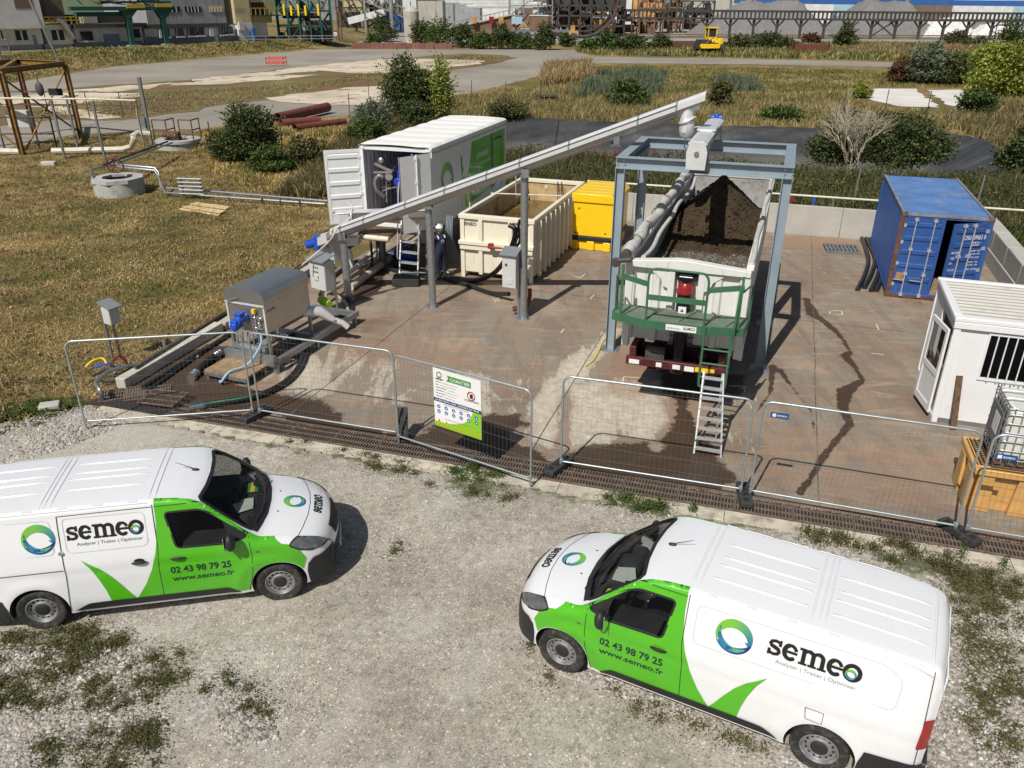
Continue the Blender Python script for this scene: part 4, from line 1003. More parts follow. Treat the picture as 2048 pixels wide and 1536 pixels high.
# ---- long inclined screw conveyor on three posts
U = Vector((.959,-.284,0)); Nn = Vector((.284,.959,0))
def CV(s, lat=0, up=0):
    """along the conveyor from the third post, s metres; lat towards the back; up from trough underside"""
    p = Vector((.32,21.21,4.11))+U*s+Nn*lat; p.z += .395*s+up; return p
cv = empty('screw_conveyor', (0,0,0),0, 'long silver screw conveyor climbing over the pad to the top of the blue grey portal', 'conveyor')
def cross(prof, s0, s1, n=1):
    k = MB(); m_ = len(prof)
    vs = [CV(s, a, b_) for s in (s0, s1) for a, b_ in prof]
    return k.add(vs, [tuple(range(m_)), tuple(range(m_, 2*m_))]+[(i, (i+1) % m_, m_+(i+1) % m_, m_+i) for i in range(m_)])
trough = [(-.17,.30),(-.17,.14)]+[(.15*math.sin(R(a)),.14-.14*math.cos(R(a))) for a in (-80,-60,-40,-20,0,20,40,60,80)]+[(.17,.14),(.17,.30)]
cross(trough, -5.95,4.35).build('trough', M['trough_grey'], cv, smooth=30)
for a, b in ((-5.8,-3.4),(-3.38,-.1),(-.08,2.9),(2.92,4.45)):
    cross([(-.215,.20),(-.215,.33),(-.13,.395),(.13,.395),(.215,.33),(.215,.20)], a, b).build('lid', M['steel_bright'], cv, smooth=20)
for s in (-5.7,-4.7,-3.39,-2.2,-1.0,-.09,1.2,2.9,3.8):
    cross([(-.222,.19),(-.222,.335),(-.13,.402),(.13,.402),(.222,.335),(.222,.19)], s-.02, s+.02).build('flange', M['galv'], cv, smooth=0)
k = MB(); k.tube([CV(s, -.232,.33) for s in (-5.6,-3,0,3.8)],.008,5); k.build('safety_wire', M['gap'], cv)
k = cross([(-.12,.02),(-.12,.26),(.12,.26),(.12,.02)],-6.3,-5.95); k.build('bearing_box', M['steel_bright'], cv)
k = MB(); k.cyl(CV(-6.72,0,.15), CV(-6.3,0,.15),.11, n=16); k.box(CV(-6.38,0,.0)-Vector((.06,.14,.08)), CV(-6.38,0,.0)+Vector((.06,.14,.34)))
o = k.build('drive_motor', M['motor_blue'], cv, bevel=.01)
k = MB()
for i in range(5): k.cyl(CV(-6.69+.06*i, 0,.15), CV(-6.67+.06*i, 0,.15),.125, n=16)
k.build('cooling_fin', M['motor_blue'], o)
e = CV(4.05,0,0); k = MB(); k.tube([e+Vector((0,0,.2)), e+Vector((0,0,-.08)), e+Vector((.01,0,-.1))],[.16,.16,.2],20); k.tube([e+Vector((.01,0,-.1)), e+Vector((.02,0,-.12))],.22,20)
k.tube([e+Vector((.02,0,-.12)), e+Vector((.03,.02,-.36)), e+Vector((.05,.05,-.40))],[.165,.19,.19],20)
k.build('outlet_spout', M['steel_bright'], cv, smooth=30)
for (bx, by, zt_) in ((-4.95,22.77,2.0),(-2.34,22.1,3.07),(.32,21.21,4.11)):
    k = MB(); k.cyl((bx, by, Z0),(bx, by, zt_-.1),.105, n=20); o = k.build('support_post', M['galv'], cv)
    k = MB(); k.box((bx-.17, by-.17, Z0),(bx+.17, by+.17, Z0+.018))
    for a in range(4):
        c_, s_ = math.cos(a*PI/2+.5), math.sin(a*PI/2+.5)
        k.add([(bx+c_*.1, by+s_*.1, Z0+.02),(bx+c_*.2, by+s_*.2, Z0+.02),(bx+c_*.1, by+s_*.1, Z0+.17),(bx+c_*.1-s_*.01, by+s_*.1+c_*.01, Z0+.02),(bx+c_*.2-s_*.01, by+s_*.2+c_*.01, Z0+.02),(bx+c_*.1-s_*.01, by+s_*.1+c_*.01, Z0+.17)],[(0,1,2),(3,4,5),(0,1,4,3),(1,2,5,4),(0,2,5,3)])
    k.build('base_plate', M['galv'], o, smooth=0)
    k = MB(); k.box((bx-.13, by-.2, zt_-.10),(bx+.13, by+.2, zt_-.06)); k.box((bx-.1, by-.2, zt_-.06),(bx+.1, by-.185, zt_+.12)); k.box((bx-.1, by+.185, zt_-.06),(bx+.1, by+.2, zt_+.12)); k.build('saddle', M['galv'], o, smooth=0)
s_ = 2.35; bpt = CV(s_, 0,0); k = MB(); k.box((bpt.x-.07, bpt.y-.2,4.93),(bpt.x+.07, bpt.y-.17, bpt.z+.12)); k.box((bpt.x-.07, bpt.y+.17,4.93),(bpt.x+.07, bpt.y+.2, bpt.z+.12)); k.box((bpt.x-.12, bpt.y-.2,4.915),(bpt.x+.12, bpt.y+.2,4.94)); k.build('saddle', M['galv'], cv, smooth=0)
# ---- cross conveyor lying on the portal
cc_ = empty('cross_conveyor', (2.39,18.89, Z0), A2, 'short grey screw conveyor with blue motor lying across the top of the portal', 'conveyor')
cx = 1.86; zb_ = PHt+.04
def box_prof(y0, y1, prof):
    k = MB(); m_ = len(prof); vs = [(cx+a, y, zb_+b_) for y in (y0, y1) for a, b_ in prof]
    return k.add(vs, [tuple(range(m_)), tuple(range(m_, 2*m_))]+[(i, (i+1) % m_, m_+(i+1) % m_, m_+i) for i in range(m_)])
box_prof(-.2,3.9,[(-.17,.36),(-.17,.17)]+[(.15*math.sin(R(a)),.17-.14*math.cos(R(a))) for a in (-80,-50,-25,0,25,50,80)]+[(.17,.17),(.17,.36)]).build('trough', M['stainless'], cc_, smooth=30)
box_prof(-.2,3.95,[(-.21,.36),(-.21,.39),(-.12,.43),(.12,.43),(.21,.39),(.21,.36)]).build('lid', M['steel_bright'], cc_, smooth=20)
box_prof(-.235,-.2,[(-.21,-.18),(-.23,.2),(-.16,.42),(.16,.42),(.23,.2),(.21,-.18)]).build('end_plate', M['steel_bright'], cc_, smooth=0)
k = MB(); k.cyl((cx, -.27, zb_+.17),(cx, -.235, zb_+.17),.055, n=18); k.build('bearing', M['mid_steel'], cc_)
k = MB(); k.box((cx-.26,.85, zb_+.1),(cx-.2,1.05, zb_+.3)); k.build('valve', M['mid_steel'], cc_)
k = MB(); k.box((cx-.22,1.5, zb_+.43),(cx+.22,2.35, zb_+.47)); k.build('inlet_flange', M['steel_bright'], cc_)
k = MB(); k.box((cx-.08,3.95, zb_+.05),(cx+.08,4.06, zb_+.4)); k.cyl((cx, 4.05, zb_+.3),(cx, 4.05, zb_+.52),.085, n=16); k.cyl((cx-.14,4.05, zb_+.44),(cx+.15,4.05, zb_+.44),.06, n=12); k.build('drive_motor', M['motor_blue'], cc_, bevel=.012)
k = MB(); k.tube(bez([(cx-.05,2.6, zb_+.43),(cx-.5,2.5, zb_+.3),(cx-.55,2.2, zb_-.1),(cx-.25,1.9, zb_+.0)]),.015,6); k.build('cable', M['pipe_ivory'], cc_)
for y in (.12, PDp-.12): k = MB(); k.box((cx-.24, y-.08, zb_-.05),(cx-.2, y+.08, zb_+.3)); k.box((cx+.2, y-.08, zb_-.05),(cx+.24, y+.08, zb_+.3)); k.build('bracket', M['galv'], cc_)
# ---- tipper semi-trailer, front end towards us
A3 = R(-19); tr = empty('tipper_trailer', (2.41,15.98,0), A3, 'white tipper trailer loaded with dark soil, parked through the portal, green platform on its front', 'trailer')
TW, TL, TB, TT = 2.46,9.4,1.62,3.33
def bw(name, a, b, mat, **kw): k = MB(); k.box(a, b); return k.build(name, mat, kw.pop('parent', tr), **kw)
# tub
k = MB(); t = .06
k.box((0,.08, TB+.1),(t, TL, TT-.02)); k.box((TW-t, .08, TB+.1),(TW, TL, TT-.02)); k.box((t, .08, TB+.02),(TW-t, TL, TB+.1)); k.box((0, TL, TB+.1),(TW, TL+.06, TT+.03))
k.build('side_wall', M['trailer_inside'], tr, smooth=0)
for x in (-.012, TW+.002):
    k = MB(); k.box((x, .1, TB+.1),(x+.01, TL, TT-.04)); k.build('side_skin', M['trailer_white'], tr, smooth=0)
bw('top_rail', (TW-.09,.1, TT-.03),(TW+.06, TL, TT+.08), M['trailer_white'], bevel=.02)
bw('top_rail', (-.05,.1, TT-.03),(.09, TL, TT+.08), M['trailer_white'], bevel=.02)
bw('tail_board', (0, TL-.02, TT+.03),(TW, TL+.1, TT+.14), M['tarp'], bevel=.02)
# ribbed front wall
k = MB(); cs = [(0,.0),(.16,.0),(.19,.07),(.52,.07),(.56,0),(.68,0),(.72,.07),(.98,.07),(1.0,.16),(1.46,.16),(1.48,.07),(1.78,.07),(1.82,0),(1.92,0),(1.96,.07),(2.26,.07),(2.30,0),(TW, 0)]
vs = [(x, y, z) for z in (TB-.02, TT-.1) for x, y in cs]; m_ = len(cs); k.add(vs, [(i, i+1, m_+i+1, m_+i) for i in range(m_-1)]); k.box((.02,.165, TB-.02),(TW-.02,.2, TT-.1)); k.build('front_wall', M['trailer_white'], tr, smooth=0)
k = MB(); k.prism([(-.03,-.02),(TW+.02,-.02),(TW+.02,.10),(TW*.5,.21),(TW*.42,.21),(-.03,.10)], lambda u, v, d: (u, d, TT-.10+v*1.0),-.07,.14); k.build('front_rail', M['trailer_white'], tr, bevel=.015)
for x in (-.03, TW-.13): bw('corner_post', (x, -.035, TB-.2),(x+.16,.10, TT-.1), M['trailer_white'], bevel=.02)
bw('recess', (1.03,.05, TT-.34),(1.43,.155, TT-.14), M['gap'])
k = MB(); k.box((.86,-.03,2.35),(.99,.15, TT-.12)); k.box((1.47,-.03,2.35),(1.60,.15, TT-.12)); k.build('ram_guide', M['trailer_white'], tr, bevel=.01)
for x in (.88,1.49):
    k = MB(); k.box((x, -.045,2.05),(x+.09,.06,2.35)); o = k.build('guide_strip', M['trailer_white'], tr)
k = MB(); k.prism([(.45,.0),(.86,.0),(.86,-.38),(.76,-.34),(.70,-.18)], lambda u, v, d: (u, d, TT-.14+v),-.02,.02); k.build('gusset', M['trailer_white'], tr, smooth=0); k = MB(); k.prism([(2.0,.0),(1.60,.0),(1.60,-.38),(1.70,-.34),(1.76,-.18)], lambda u, v, d: (u, d, TT-.14+v),-.02,.02); k.build('gusset', M['trailer_white'], tr, smooth=0)
# hydraulic ram
k = MB(); k.cyl((1.23,-.12,1.0),(1.23,-.12,2.80),.14,.155,28); o = k.build('hydraulic_ram', M['ram_black'], tr)
k = MB(); k.lathe([(0,3.0),(.09,3.0),(.11,2.97),(.14,2.96),(.155,2.93),(.155,2.86),(.175,2.85),(.175,2.79),(0,2.79)],28,(1.23,-.12,0)); k.build('ram_collar', M['red_paint'], o, smooth=30)
k = MB(); k.cyl((1.23,-.12,3.0),(1.23,-.12,3.12),.06, n=14); k.cyl((1.10,-.12,3.1),(1.36,-.12,3.1),.07, n=14); k.build('ram_head', M['ram_black'], o)
k = MB(); k.box((1.15,-.292,2.38),(1.31,-.284,2.54)); k.build('warning_plate', M['white_text'], o); k = MB(); k.prism([(-.04,-.03),(.04,-.03),(0,.04)], lambda u, v, d: (1.23+u, -.292-d, 2.46+v),0,.003); k.build('warning_triangle', M['red_paint'], o)
# green platform with rails and ladder
pf = [(-.12,-.12),(-.12,-.72),(.6,-.98),(1.7,-.98),(2.5,-.80),(2.56,-.12)]
zP = 2.40
k = MB(); k.prism(pf, lambda u, v, d: (u, v, d), zP-.02, zP); o = k.build('platform', M['tread_green'], tr, smooth=0)
k = MB()
for a, b in zip(pf[1:-1], pf[2:]): k.bar((a[0], a[1], zP-.06),(b[0], b[1], zP-.06),.02,.17)
k.bar((-.12,-.12, zP-.06),(-.12,-.72, zP-.06),.02,.17); k.build('platform_edge', M['green_paint'], o, smooth=0)
k = MB(); [k.bar((x, -.15, zP+.006),(x-.25,-.8, zP+.006),.02,.012) for x in (.35,.85,1.5,2.0,2.4)]; k.build('seam_strip', M['dark_steel'], o, smooth=0)
def ribb(pts, r, name='hand_rail'):
    k = MB(); k.tube(pts, r, 8); return k.build(name, M['green_paint'], tr)
ribb(bez([(.60,-.93, zP),(.60,-.93, zP+.6),(.60,-.93, zP+.92),(.66,-.93, zP+1.05),(.78,-.93, zP+1.09),(1.2,-.95, zP+1.09),(1.58,-.95, zP+1.09),(1.69,-.93, zP+1.05),(1.75,-.93, zP+.92),(1.75,-.93, zP+.6),(1.75,-.93, zP)],4),.024)
k = MB(); k.bar((.60,-.945, zP+.50),(1.75,-.945, zP+.50),.02,.11); k.bar((.05,-.78, zP+.82),(.60,-.94, zP+.76),.02,.11); k.bar((1.75,-.94, zP+.76),(2.42,-.86, zP+.86),.02,.11); k.build('guard_board', M['green_paint'], tr, smooth=0)
for x, y, h_ in ((.05,-.76,1.05),(2.38,-.86,1.07)): k = MB(); k.bar((x, y, zP),(x, y, zP+h_),.05,.05); k.build('rail_post', M['green_paint'], tr, smooth=0)
ribb([(-.10,-.55, zP),(-.10,-.55, zP+.72),(-.08,-.62, zP+.78),(.05,-.76, zP+.70)],.02); ribb([(2.56,-.30, zP),(2.56,-.30, zP+.75),(2.52,-.5, zP+.8),(2.38,-.86, zP+.74)],.02)
ld = MB()
lx0, lx1 = 1.78,2.30
pts = [(lx0,-1.0, zP+.05),(lx0,-1.02,1.3),(lx0+.03,-1.02,1.18),(lx0+.12,-1.02,1.12),(lx1-.12,-1.02,1.12),(lx1-.03,-1.02,1.18),(lx1,-1.02,1.3),(lx1,-1.0, zP+.05)]
ld.tube(bez(pts, 4),.026,8); lo = ld.build('ladder', M['green_paint'], tr)
for z in (1.38,1.68,1.98): k = MB(); k.cyl((lx0,-1.02, z),(lx1,-1.02, z),.02, n=8); k.build('rung', M['green_paint'], lo)
ribb([(2.36,-.86, zP+.9),(2.33,-.98, zP),(2.32,-1.0,1.9)],.024)
# sign along the platform edge: lettering reads upside down, as fitted
sg_ = MB(); sg_.box((1.02,-1.0, zP-.12),(1.62,-.994, zP)); so_ = sg_.build('maker_plate', M['white_text'], tr, smooth=0)
tx = fit2d(text2d('COMTR', .1,.03),0,0,.24,.06)
conform(xf(tx, lambda u, v: (1.60-u, zP-.02-v)), lambda a, b: (a, -1.003, b), 'lettering', M['navy_text'], so_, 0)
tx = fit2d(text2d('remorques', .1,.0),0,0,.26,.035)
conform(xf(tx, lambda u, v: (1.31-u, zP-.05-v)), lambda a, b: (a, -1.003, b), 'lettering', M['navy_text'], so_, 0)
# chassis
for x in (.62,1.62): k = MB(); k.hbeam((x+.1,-.25,1.25),(x+.1, TL-.1,1.25),.16,.42,.02); k.build('chassis_rail', M['maroon'], tr, smooth=0)
k = MB(); k.box((.15,-.32,1.12),(2.25,-.22,1.30)); k.box((.15,-.22,1.14),(2.25,.9,1.18)); k.box((.2,-.22,1.18),(.34,.9,1.5)); k.box((2.06,-.22,1.18),(2.2,.9,1.5)); k.box((.34,.30,1.18),(2.06,.36,1.42)); k.build('chassis_front', M['maroon'], tr, bevel=.012)
k = MB(); [k.box((x, -.326,1.15),(x+w_, -.320,1.15+.10)) for x, w_ in ((.22,.22),(.80,.12),(1.15,.16))]; k.build('data_plate', M['white_text'], tr, smooth=0)
k = MB(); k.box((1.62,-.328,1.16),(2.02,-.321,1.26)); k.build('marker_plate', M['yellow'], tr, smooth=0)
k = MB(); k.box((1.40,-.329,1.14),(1.60,-.321,1.25)); k.build('data_plate', M['white_text'], tr, smooth=0)
k = MB(); k.box((.55,-.28,1.3),(.95,-.1,1.52)); [k.cyl((.58+.1*i, -.3,1.4),(.58+.1*i, -.26,1.4),.03, n=10) for i in range(4)]; k.build('air_couplings', M['dark_steel'], tr)
for x in (.45,1.8): k = MB(); k.box((x, 1.5,.25),(x+.16,1.66,1.3)); k.box((x-.1,1.4,.03),(x+.26,1.76,.08)); k.build('landing_leg', M['mid_steel'], tr)
for y in (5.6,6.95,8.3):
    for x in (.28,2.18):
        k = MB(); k.lathe([(.28,-.17),(.40,-.19),(.50,-.17),(.53,-.13),(.53,.13),(.50,.17),(.40,.19),(.28,.17)],28, ax='x'); o = k.build('wheel', M['rubber'], tr, (x, y, .56))
        k = MB(); k.lathe([(.28,-.16),(.28,.16),(.22,.08),(.12,.06),(.10,.14),(0,.14)],24, ax='x'); k.build('rim', M['rim_steel'], o)
    k = MB(); k.cyl((.2, y, .56),(2.26, y, .56),.07, n=12); k.build('axle', M['dark_steel'], tr)
    k = MB(); k.prism(arc(0,.56,.60,.60,15,165,12)+arc(0,.56,.57,.57,165,15,12), lambda u, v, d: (d, y+u, v),.06,.46); k.prism(arc(0,.56,.60,.60,15,165,12)+arc(0,.56,.57,.57,165,15,12), lambda u, v, d: (d, y+u, v),2.0,2.42); k.build('mudguard', M['black_plastic'], tr)
bw('underrun_bar', (.1, TL-.2,.5),(2.36, TL-.1,.62), M['mid_steel']); bw('side_box', (TW-.3,2.6,.8),(TW, 4.4,1.4), M['dark_steel'])
k = MB(); k.box((TW-.02,.15,1.45),(TW+.05,1.5,1.62)); k.box((TW-.02,-.02,1.40),(TW+.06,.22,1.75)); k.build('side_bracket', M['trailer_white'], tr, bevel=.01)
# rolled tarpaulin lying on the left rail, and the slack one on the right
tp = MB(); pts = []; rr = []
for i in range(70):
    y = -.12+(TL+.15)*i/69; pts.append((-.02+.035*math.sin(y*2.2)+random.uniform(-.01,.01), y, TT+.17+.02*math.sin(y*3.1+1))); rr.append(.115+.022*math.sin(y*5.3)+random.uniform(-.01,.01))
tp.tube(pts, rr, 14); tag(tp.build('rolled_tarpaulin', M['tarp'], None, (2.41,15.98,0), A3, smooth=60), 'dusty grey rolled tarpaulin lying along the left rail of the tipper trailer', 'tarpaulin')
tp = bpy.data.objects['rolled_tarpaulin']
k = MB()
for y in (.9,2.2,3.6,5.0,6.4,7.8): k.tube([(-.02+.135*math.cos(a), y, TT+.16+.135*math.sin(a)) for a in np.linspace(0,2*PI, 16, endpoint=False)],.011,5, closed=True)
k.build('strap', M['dark_steel'], tp)
k = MB(); k.cyl((-.02,-.28, TT+.15),(-.02,-.1, TT+.17),.10, n=16); k.cyl((-.25,-.30, TT+.03),(.12,-.3, TT+.1),.05, n=12); k.cyl((-.2,-.36, TT+.0),(-.2,-.26, TT+.02),.09, n=12); k.build('winding_gear', M['dark_steel'], tp)
for j, (x0, y0, y1) in enumerate(((.26,.2,4.2),(.24,4.5,9.0))):
    k = MB(); k.tube([(x0+.04*math.sin(y*1.7+j), y, TT+.02-.10*math.sin(PI*(y-y0)/(y1-y0))) for y in np.linspace(y0, y1,30)],.05,10); k.build('tarpaulin_pole', M['tarp'], tp)
k = MB(); k.tube([(TW-.02+.02*math.sin(y*2), y, TT+.10) for y in np.linspace(.2, TL, 30)],.055,10); tag(k.build('rolled_tarpaulin', M['tarp'], None, (2.41,15.98,0), A3), 'thin grey rolled cover lying on the right rail of the tipper trailer', 'tarpaulin')
# load: soil heap at the back, gravel at the front
nx, ny = 46,180; xs = np.linspace(.07, TW-.07, nx); ys = np.linspace(.21, TL-.01, ny); X, Y, Fq = grid(xs, ys)
rn = RNG.normal(0,1, X.shape)
Zs = 2.45+.2*np.clip((Y-3)/3,0,1)+np.maximum(0,.95-.78*np.sqrt(((X-1.2)*1.15)**2+((Y-7.1)*.62)**2))+.25*np.exp(-((Y-7)/2.2)**2)-.35*np.clip((Y-7.6)/1.6,0,1)
Zs = Zs+.12*np.exp(-((Y-.7)/.6)**2-((X-.9)/.5)**2)*2.4+.03*np.sin(X*9+Y*5)*np.sin(Y*7-X*3)+rn*.014-.12*np.abs(X-1.23)*0+.0
def soil_mat():
    mt, n, b = new_mat('soil'); h = N(n); nz = h.noise(30,6,.75)
    dark = h.ramp(nz, [(.3,(.032,.022,.013)),(.55,(.085,.061,.037)),(.8,(.15,.115,.07))]); pale_ = h.ramp(h.vor(26, out='Color'),[(0., (.05,.043,.034)),(.6,(.16,.14,.11)),(1., (.30,.27,.22))])
    cc = h.mix(h.ramp(h.math('ADD', h.attr('gravel'), h.math('MULTIPLY', h.math('SUBTRACT', h.noise(3,6),.5),.8)),[(.45,0.),(.6,1.)]), dark, pale_)
    h.link(cc, b.inputs['Base Color']); b.inputs['Roughness'].default_value = .95; b.inputs['Specular IOR Level'].default_value = .15
    h.bump(h.noise(22,6,.75), b, 1., .06); return mt
M['soil'] = soil_mat()
mt, n, b = new_mat('load_stones'); h = N(n); h.link(h.ramp(h.island(),[(0., (.05,.043,.034)),(.5,(.16,.145,.115)),(.85,(.27,.25,.205)),(1., (.42,.39,.33))]), b.inputs['Base Color']); b.inputs['Roughness'].default_value = .9; M['load_stones'] = mt
gv = np.clip((4.4-Y)/1.2,0,1)*np.where((np.hypot(X-.9,(Y-.75)*.9) < .42),0,1)
so2 = arr_mesh('load_heap', np.stack([X, Y, Zs],1), Fq, M['soil'], smooth=True, uvattr={'gravel': gv}); so2.location = (2.41,15.98,0); so2.rotation_euler = (0,0, A3); tag(so2, 'dark brown soil heap and pale gravel filling the tipper trailer', 'soil heap', kind='stuff')
q = RNG.uniform([.12,.25],[TW-.12,3.9],(3600,2)); zz = 2.55+.29*np.exp(-((q[:, 1]-.7)/.6)**2-((q[:, 0]-.9)/.5)**2)
q = q[np.hypot(q[:, 0]-.9,(q[:, 1]-.75)*.9) > .4]; zz = zz[:0]; zq = 2.45+.2*np.clip((q[:, 1]-3)/3,0,1)+.29*np.exp(-((q[:, 1]-.7)/.6)**2-((q[:, 0]-.9)/.5)**2)+.01
ro = rock_cloud('load_gravel', np.column_stack([q, zq]), RNG.uniform(.015,.03, len(q)), M['load_stones'], ''); ro.location = (2.41,15.98,0); ro.rotation_euler = (0,0, A3)
q = RNG.uniform([.12,4.0],[TW-.12, TL-.1],(2600,2)); x_, y_ = q[:, 0], q[:, 1]
zq = 2.45+.2*np.clip((y_-3)/3,0,1)+np.maximum(0,.95-.78*np.sqrt(((x_-1.2)*1.15)**2+((y_-7.1)*.62)**2))+.25*np.exp(-((y_-7)/2.2)**2)-.35*np.clip((y_-7.6)/1.6,0,1)
ro = rock_cloud('soil_clods', np.column_stack([q, zq]), RNG.uniform(.015,.045, len(q)), M['soil'], ''); ro.location = (2.41,15.98,0); ro.rotation_euler = (0,0, A3)
# ---- aluminium step ladder set under the green one
w_ = Vector((2.41,15.98,0)); Rm = Matrix.Rotation(A3,3, 'Z')
top = Rm @ Vector((2.05,-1.05,1.52))+w_; bot = Vector((*G(1414,914), Z0)); sid = Rm @ Vector((1,0,0)); al = empty('step_ladder', (0,0,0),0, 'silver aluminium stepladder propped below the green ladder of the trailer', 'stepladder')
for s_ in (-1,1):
    k = MB(); k.bar(top+sid*s_*.19, bot+sid*s_*.26,.03,.07); k.build('stile', M['alu'], al, smooth=0)
    k = MB(); k.bar(top+sid*s_*.17, Vector((top.x, top.y, 0))+(bot-top)*.12+sid*s_*.2+Vector((0,0, Z0+.1)),.025,.03); k.build('rear_leg', M['alu'], al, smooth=0)
for i in range(8):
    t = (i+.6)/8.2; p = top.lerp(bot, t); wv = .19+.07*t; d = (bot-top).normalized(); k = MB(); k.bar(p-sid*wv, p+sid*wv, .11,.025, up=(0,0,1)); k.build('tread', M['alu'], al, smooth=0)
# ---- cream hook-lift skip
A4 = R(-19); sk = empty('waste_skip', (-1.64,25.05, Z0), A4, 'open cream coloured steel skip half full of brown water beside the yellow tank', 'skip')
SW, SL, SH = 2.42,6.1,2.03
k = MB(); k.box((0,.06,.2),(.05, SL, SH-.1)); k.box((SW-.05,.06,.2),(SW, SL, SH-.1)); k.box((.05,.06,.15),(SW-.05, SL, .2)); k.box((0, SL, .2),(SW, SL+.05, SH-.1)); k.box((0,0,.2),(SW, .06, SH-.1)); k.build('shell', M['cream'], sk, smooth=0)
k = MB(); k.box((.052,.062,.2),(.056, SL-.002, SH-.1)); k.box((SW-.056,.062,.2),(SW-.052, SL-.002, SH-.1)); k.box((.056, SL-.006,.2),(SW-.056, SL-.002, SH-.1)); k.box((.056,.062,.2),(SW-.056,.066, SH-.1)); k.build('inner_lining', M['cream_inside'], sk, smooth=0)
for a, b in (((-.06,-.08, SH-.1),(SW+.06,.10, SH+.04)),((-.06, SL-.05, SH-.1),(SW+.06, SL+.09, SH+.04)),((-.07,.10, SH-.1),(.07, SL-.05, SH+.04)),((SW-.07,.10, SH-.1),(SW+.07, SL-.05, SH+.04))): k = MB(); k.box(a, b); k.build('rim_beam', M['cream'], sk, bevel=.015)
for i in range(11):
    y = .45+i*.54
    for x in ((SW, SW+.13),(-.13,0)): k = MB(); k.box((x[0], y, .12),(x[1], y+.09, SH-.1)); k.build('side_rib', M['cream'], sk, bevel=.01)
k = MB(); k.box((-.05,-.16,1.12),(SW+.05,0,1.24)); k.box((-.02,-.12,.95),(SW+.02,0,1.12)); k.build('front_shelf', M['cream'], sk, bevel=.012)
for x in (.62,1.62): k = MB(); k.box((x, -.10,1.24),(x+.13,0, SH-.1)); k.box((x, -.10,.15),(x+.13,0,.95)); k.build('front_post', M['cream'], sk, bevel=.01)
k = MB(); k.box((-.02,-.05,.0),(.12,.0, SH-.1)); k.box((SW-.12,-.05,.0),(SW+.02,.0, SH-.1)); k.build('corner_post', M['cream'], sk, bevel=.01)
k = MB(); k.box((.7,0.1,.0),(.85, SL-.1,.15)); k.box((1.55,.1,.0),(1.7, SL-.1,.15)); k.build('skid_rail', M['dark_steel'], sk)
k = MB(); k.box((1.02,-.30,1.10),(1.16,-.15,1.26)); k.cyl((1.0,-.28,1.15),(1.45,-.28,1.15),.035, n=10); k.build('hook_bar', M['red_paint'], sk)
conform(xf(fit2d(text2d('BENEO', .1,.03),0,0,.50,.12), lambda u, v: (.03+u, 1.70+v)), lambda a, b: (a, -.004, b), 'lettering', M['black_text'], sk, 0)
mt, n, b = new_mat('murky_water'); h = N(n); h.link(h.ramp(h.noise(1.2,7,.65, h.mapv((1,.5,1)),1.),[(.35,(.05,.032,.008)),(.6,(.13,.09,.02)),(.72,(.20,.15,.04))]), b.inputs['Base Color']); b.inputs['Roughness'].default_value = .08; h.bump(h.noise(8,3), b, .15,.01); M['murky'] = mt
k = MB(); k.add([(.056,.066,1.25),(SW-.056,.066,1.25),(SW-.056, SL-.006,1.25),(.056, SL-.006,1.25)],[(0,1,2,3)]); tag(k.build('tank_water', M['murky'], None, (-1.64,25.05, Z0), A4), 'murky brown water standing inside the cream skip', 'water', kind='structure')
k = MB(); k.cyl((-.1,3.0, SH+.06),(2.3,3.6, SH+.02),.025, n=8); k.cyl((-.05,.9, SH+.2),(-.05,.9,1.3),.02, n=6); k.cyl((1.0, SL-.02, SH-.25),(1.0, SL-.0, SH-.25),.06, n=12); k.build('cross_pipe', M['pipe_ivory'], sk)
for x in (1.45,1.6): k = MB(); k.tube(bez([(x, SL+.1, SH+.05),(x+.02, SL-.1, SH-.1),(x+.1, SL-.3,1.25)]),.02,5); k.build('chain', M['dark_steel'], sk)
# ---- yellow double-wall tank
A5 = R(-20); yt = empty('storage_tank', (2.05,28.35, Z0), A5, 'bright yellow plastic storage tank with black band behind the cream skip', 'storage tank')
YW, YL, YH = 1.75,2.3,2.1
YW = 1.62
k = MB(); k.box((0,0,.50),(YW, YL, 1.82)); k.build('cabinet', M['yellow'], yt, bevel=.04)
k = MB(); k.prism([(-.04,1.72),(-.04,1.88),(.10,2.04),(YW-.10,2.04),(YW+.04,1.88),(YW+.04,1.72)], lambda u, v, d: (u, d, v),-.05, YL+.04); k.build('lid', M['yellow'], yt, bevel=.03)
k = MB(); [k.box((.15+.0*i, .35+i*.5,2.04),(YW-.15,.5+i*.5,2.055)) for i in range(4)]; k.build('lid_rib', M['yellow'], yt, bevel=.006)
k = MB(); k.box((-.02,-.02,.34),(YW+.02, YL+.02,.50)); k.build('black_band', M['black_plastic'], yt, bevel=.02)
k = MB(); k.box((.04,.06,.0),(YW-.04, YL-.06,.34)); [k.box((x, -.03,0),(x+.28,.06,.34)) for x in (.05,.68,1.28)]; k.box((YW-.04,.2,0),(YW+.03,.5,.34)); k.box((YW-.04,1.6,0),(YW+.03,1.9,.34)); k.build('base', M['yellow'], yt, bevel=.03)
k = MB(); k.box((YW, .15,.8),(YW+.01,.4,1.2)); k.build('notice', M['white_text'], yt); k = MB(); k.box((YW, .5,1.0),(YW+.03,.6,1.15)); k.build('latch', M['gap'], yt)
k = MB(); k.prism(arc(0,0,.035,.035,0,360,10)[:-1], lambda u, v, d: (.25+u, -.001-d, .62+v),0,.004); k.prism(arc(0,0,.035,.035,0,360,10)[:-1], lambda u, v, d: (1.35+u, -.001-d, .66+v),0,.004); k.prism(arc(0,0,.035,.035,0,360,10)[:-1], lambda u, v, d: (.35+u, -.001-d, 1.5+v),0,.004); k.build('bolt', M['rust'], yt)
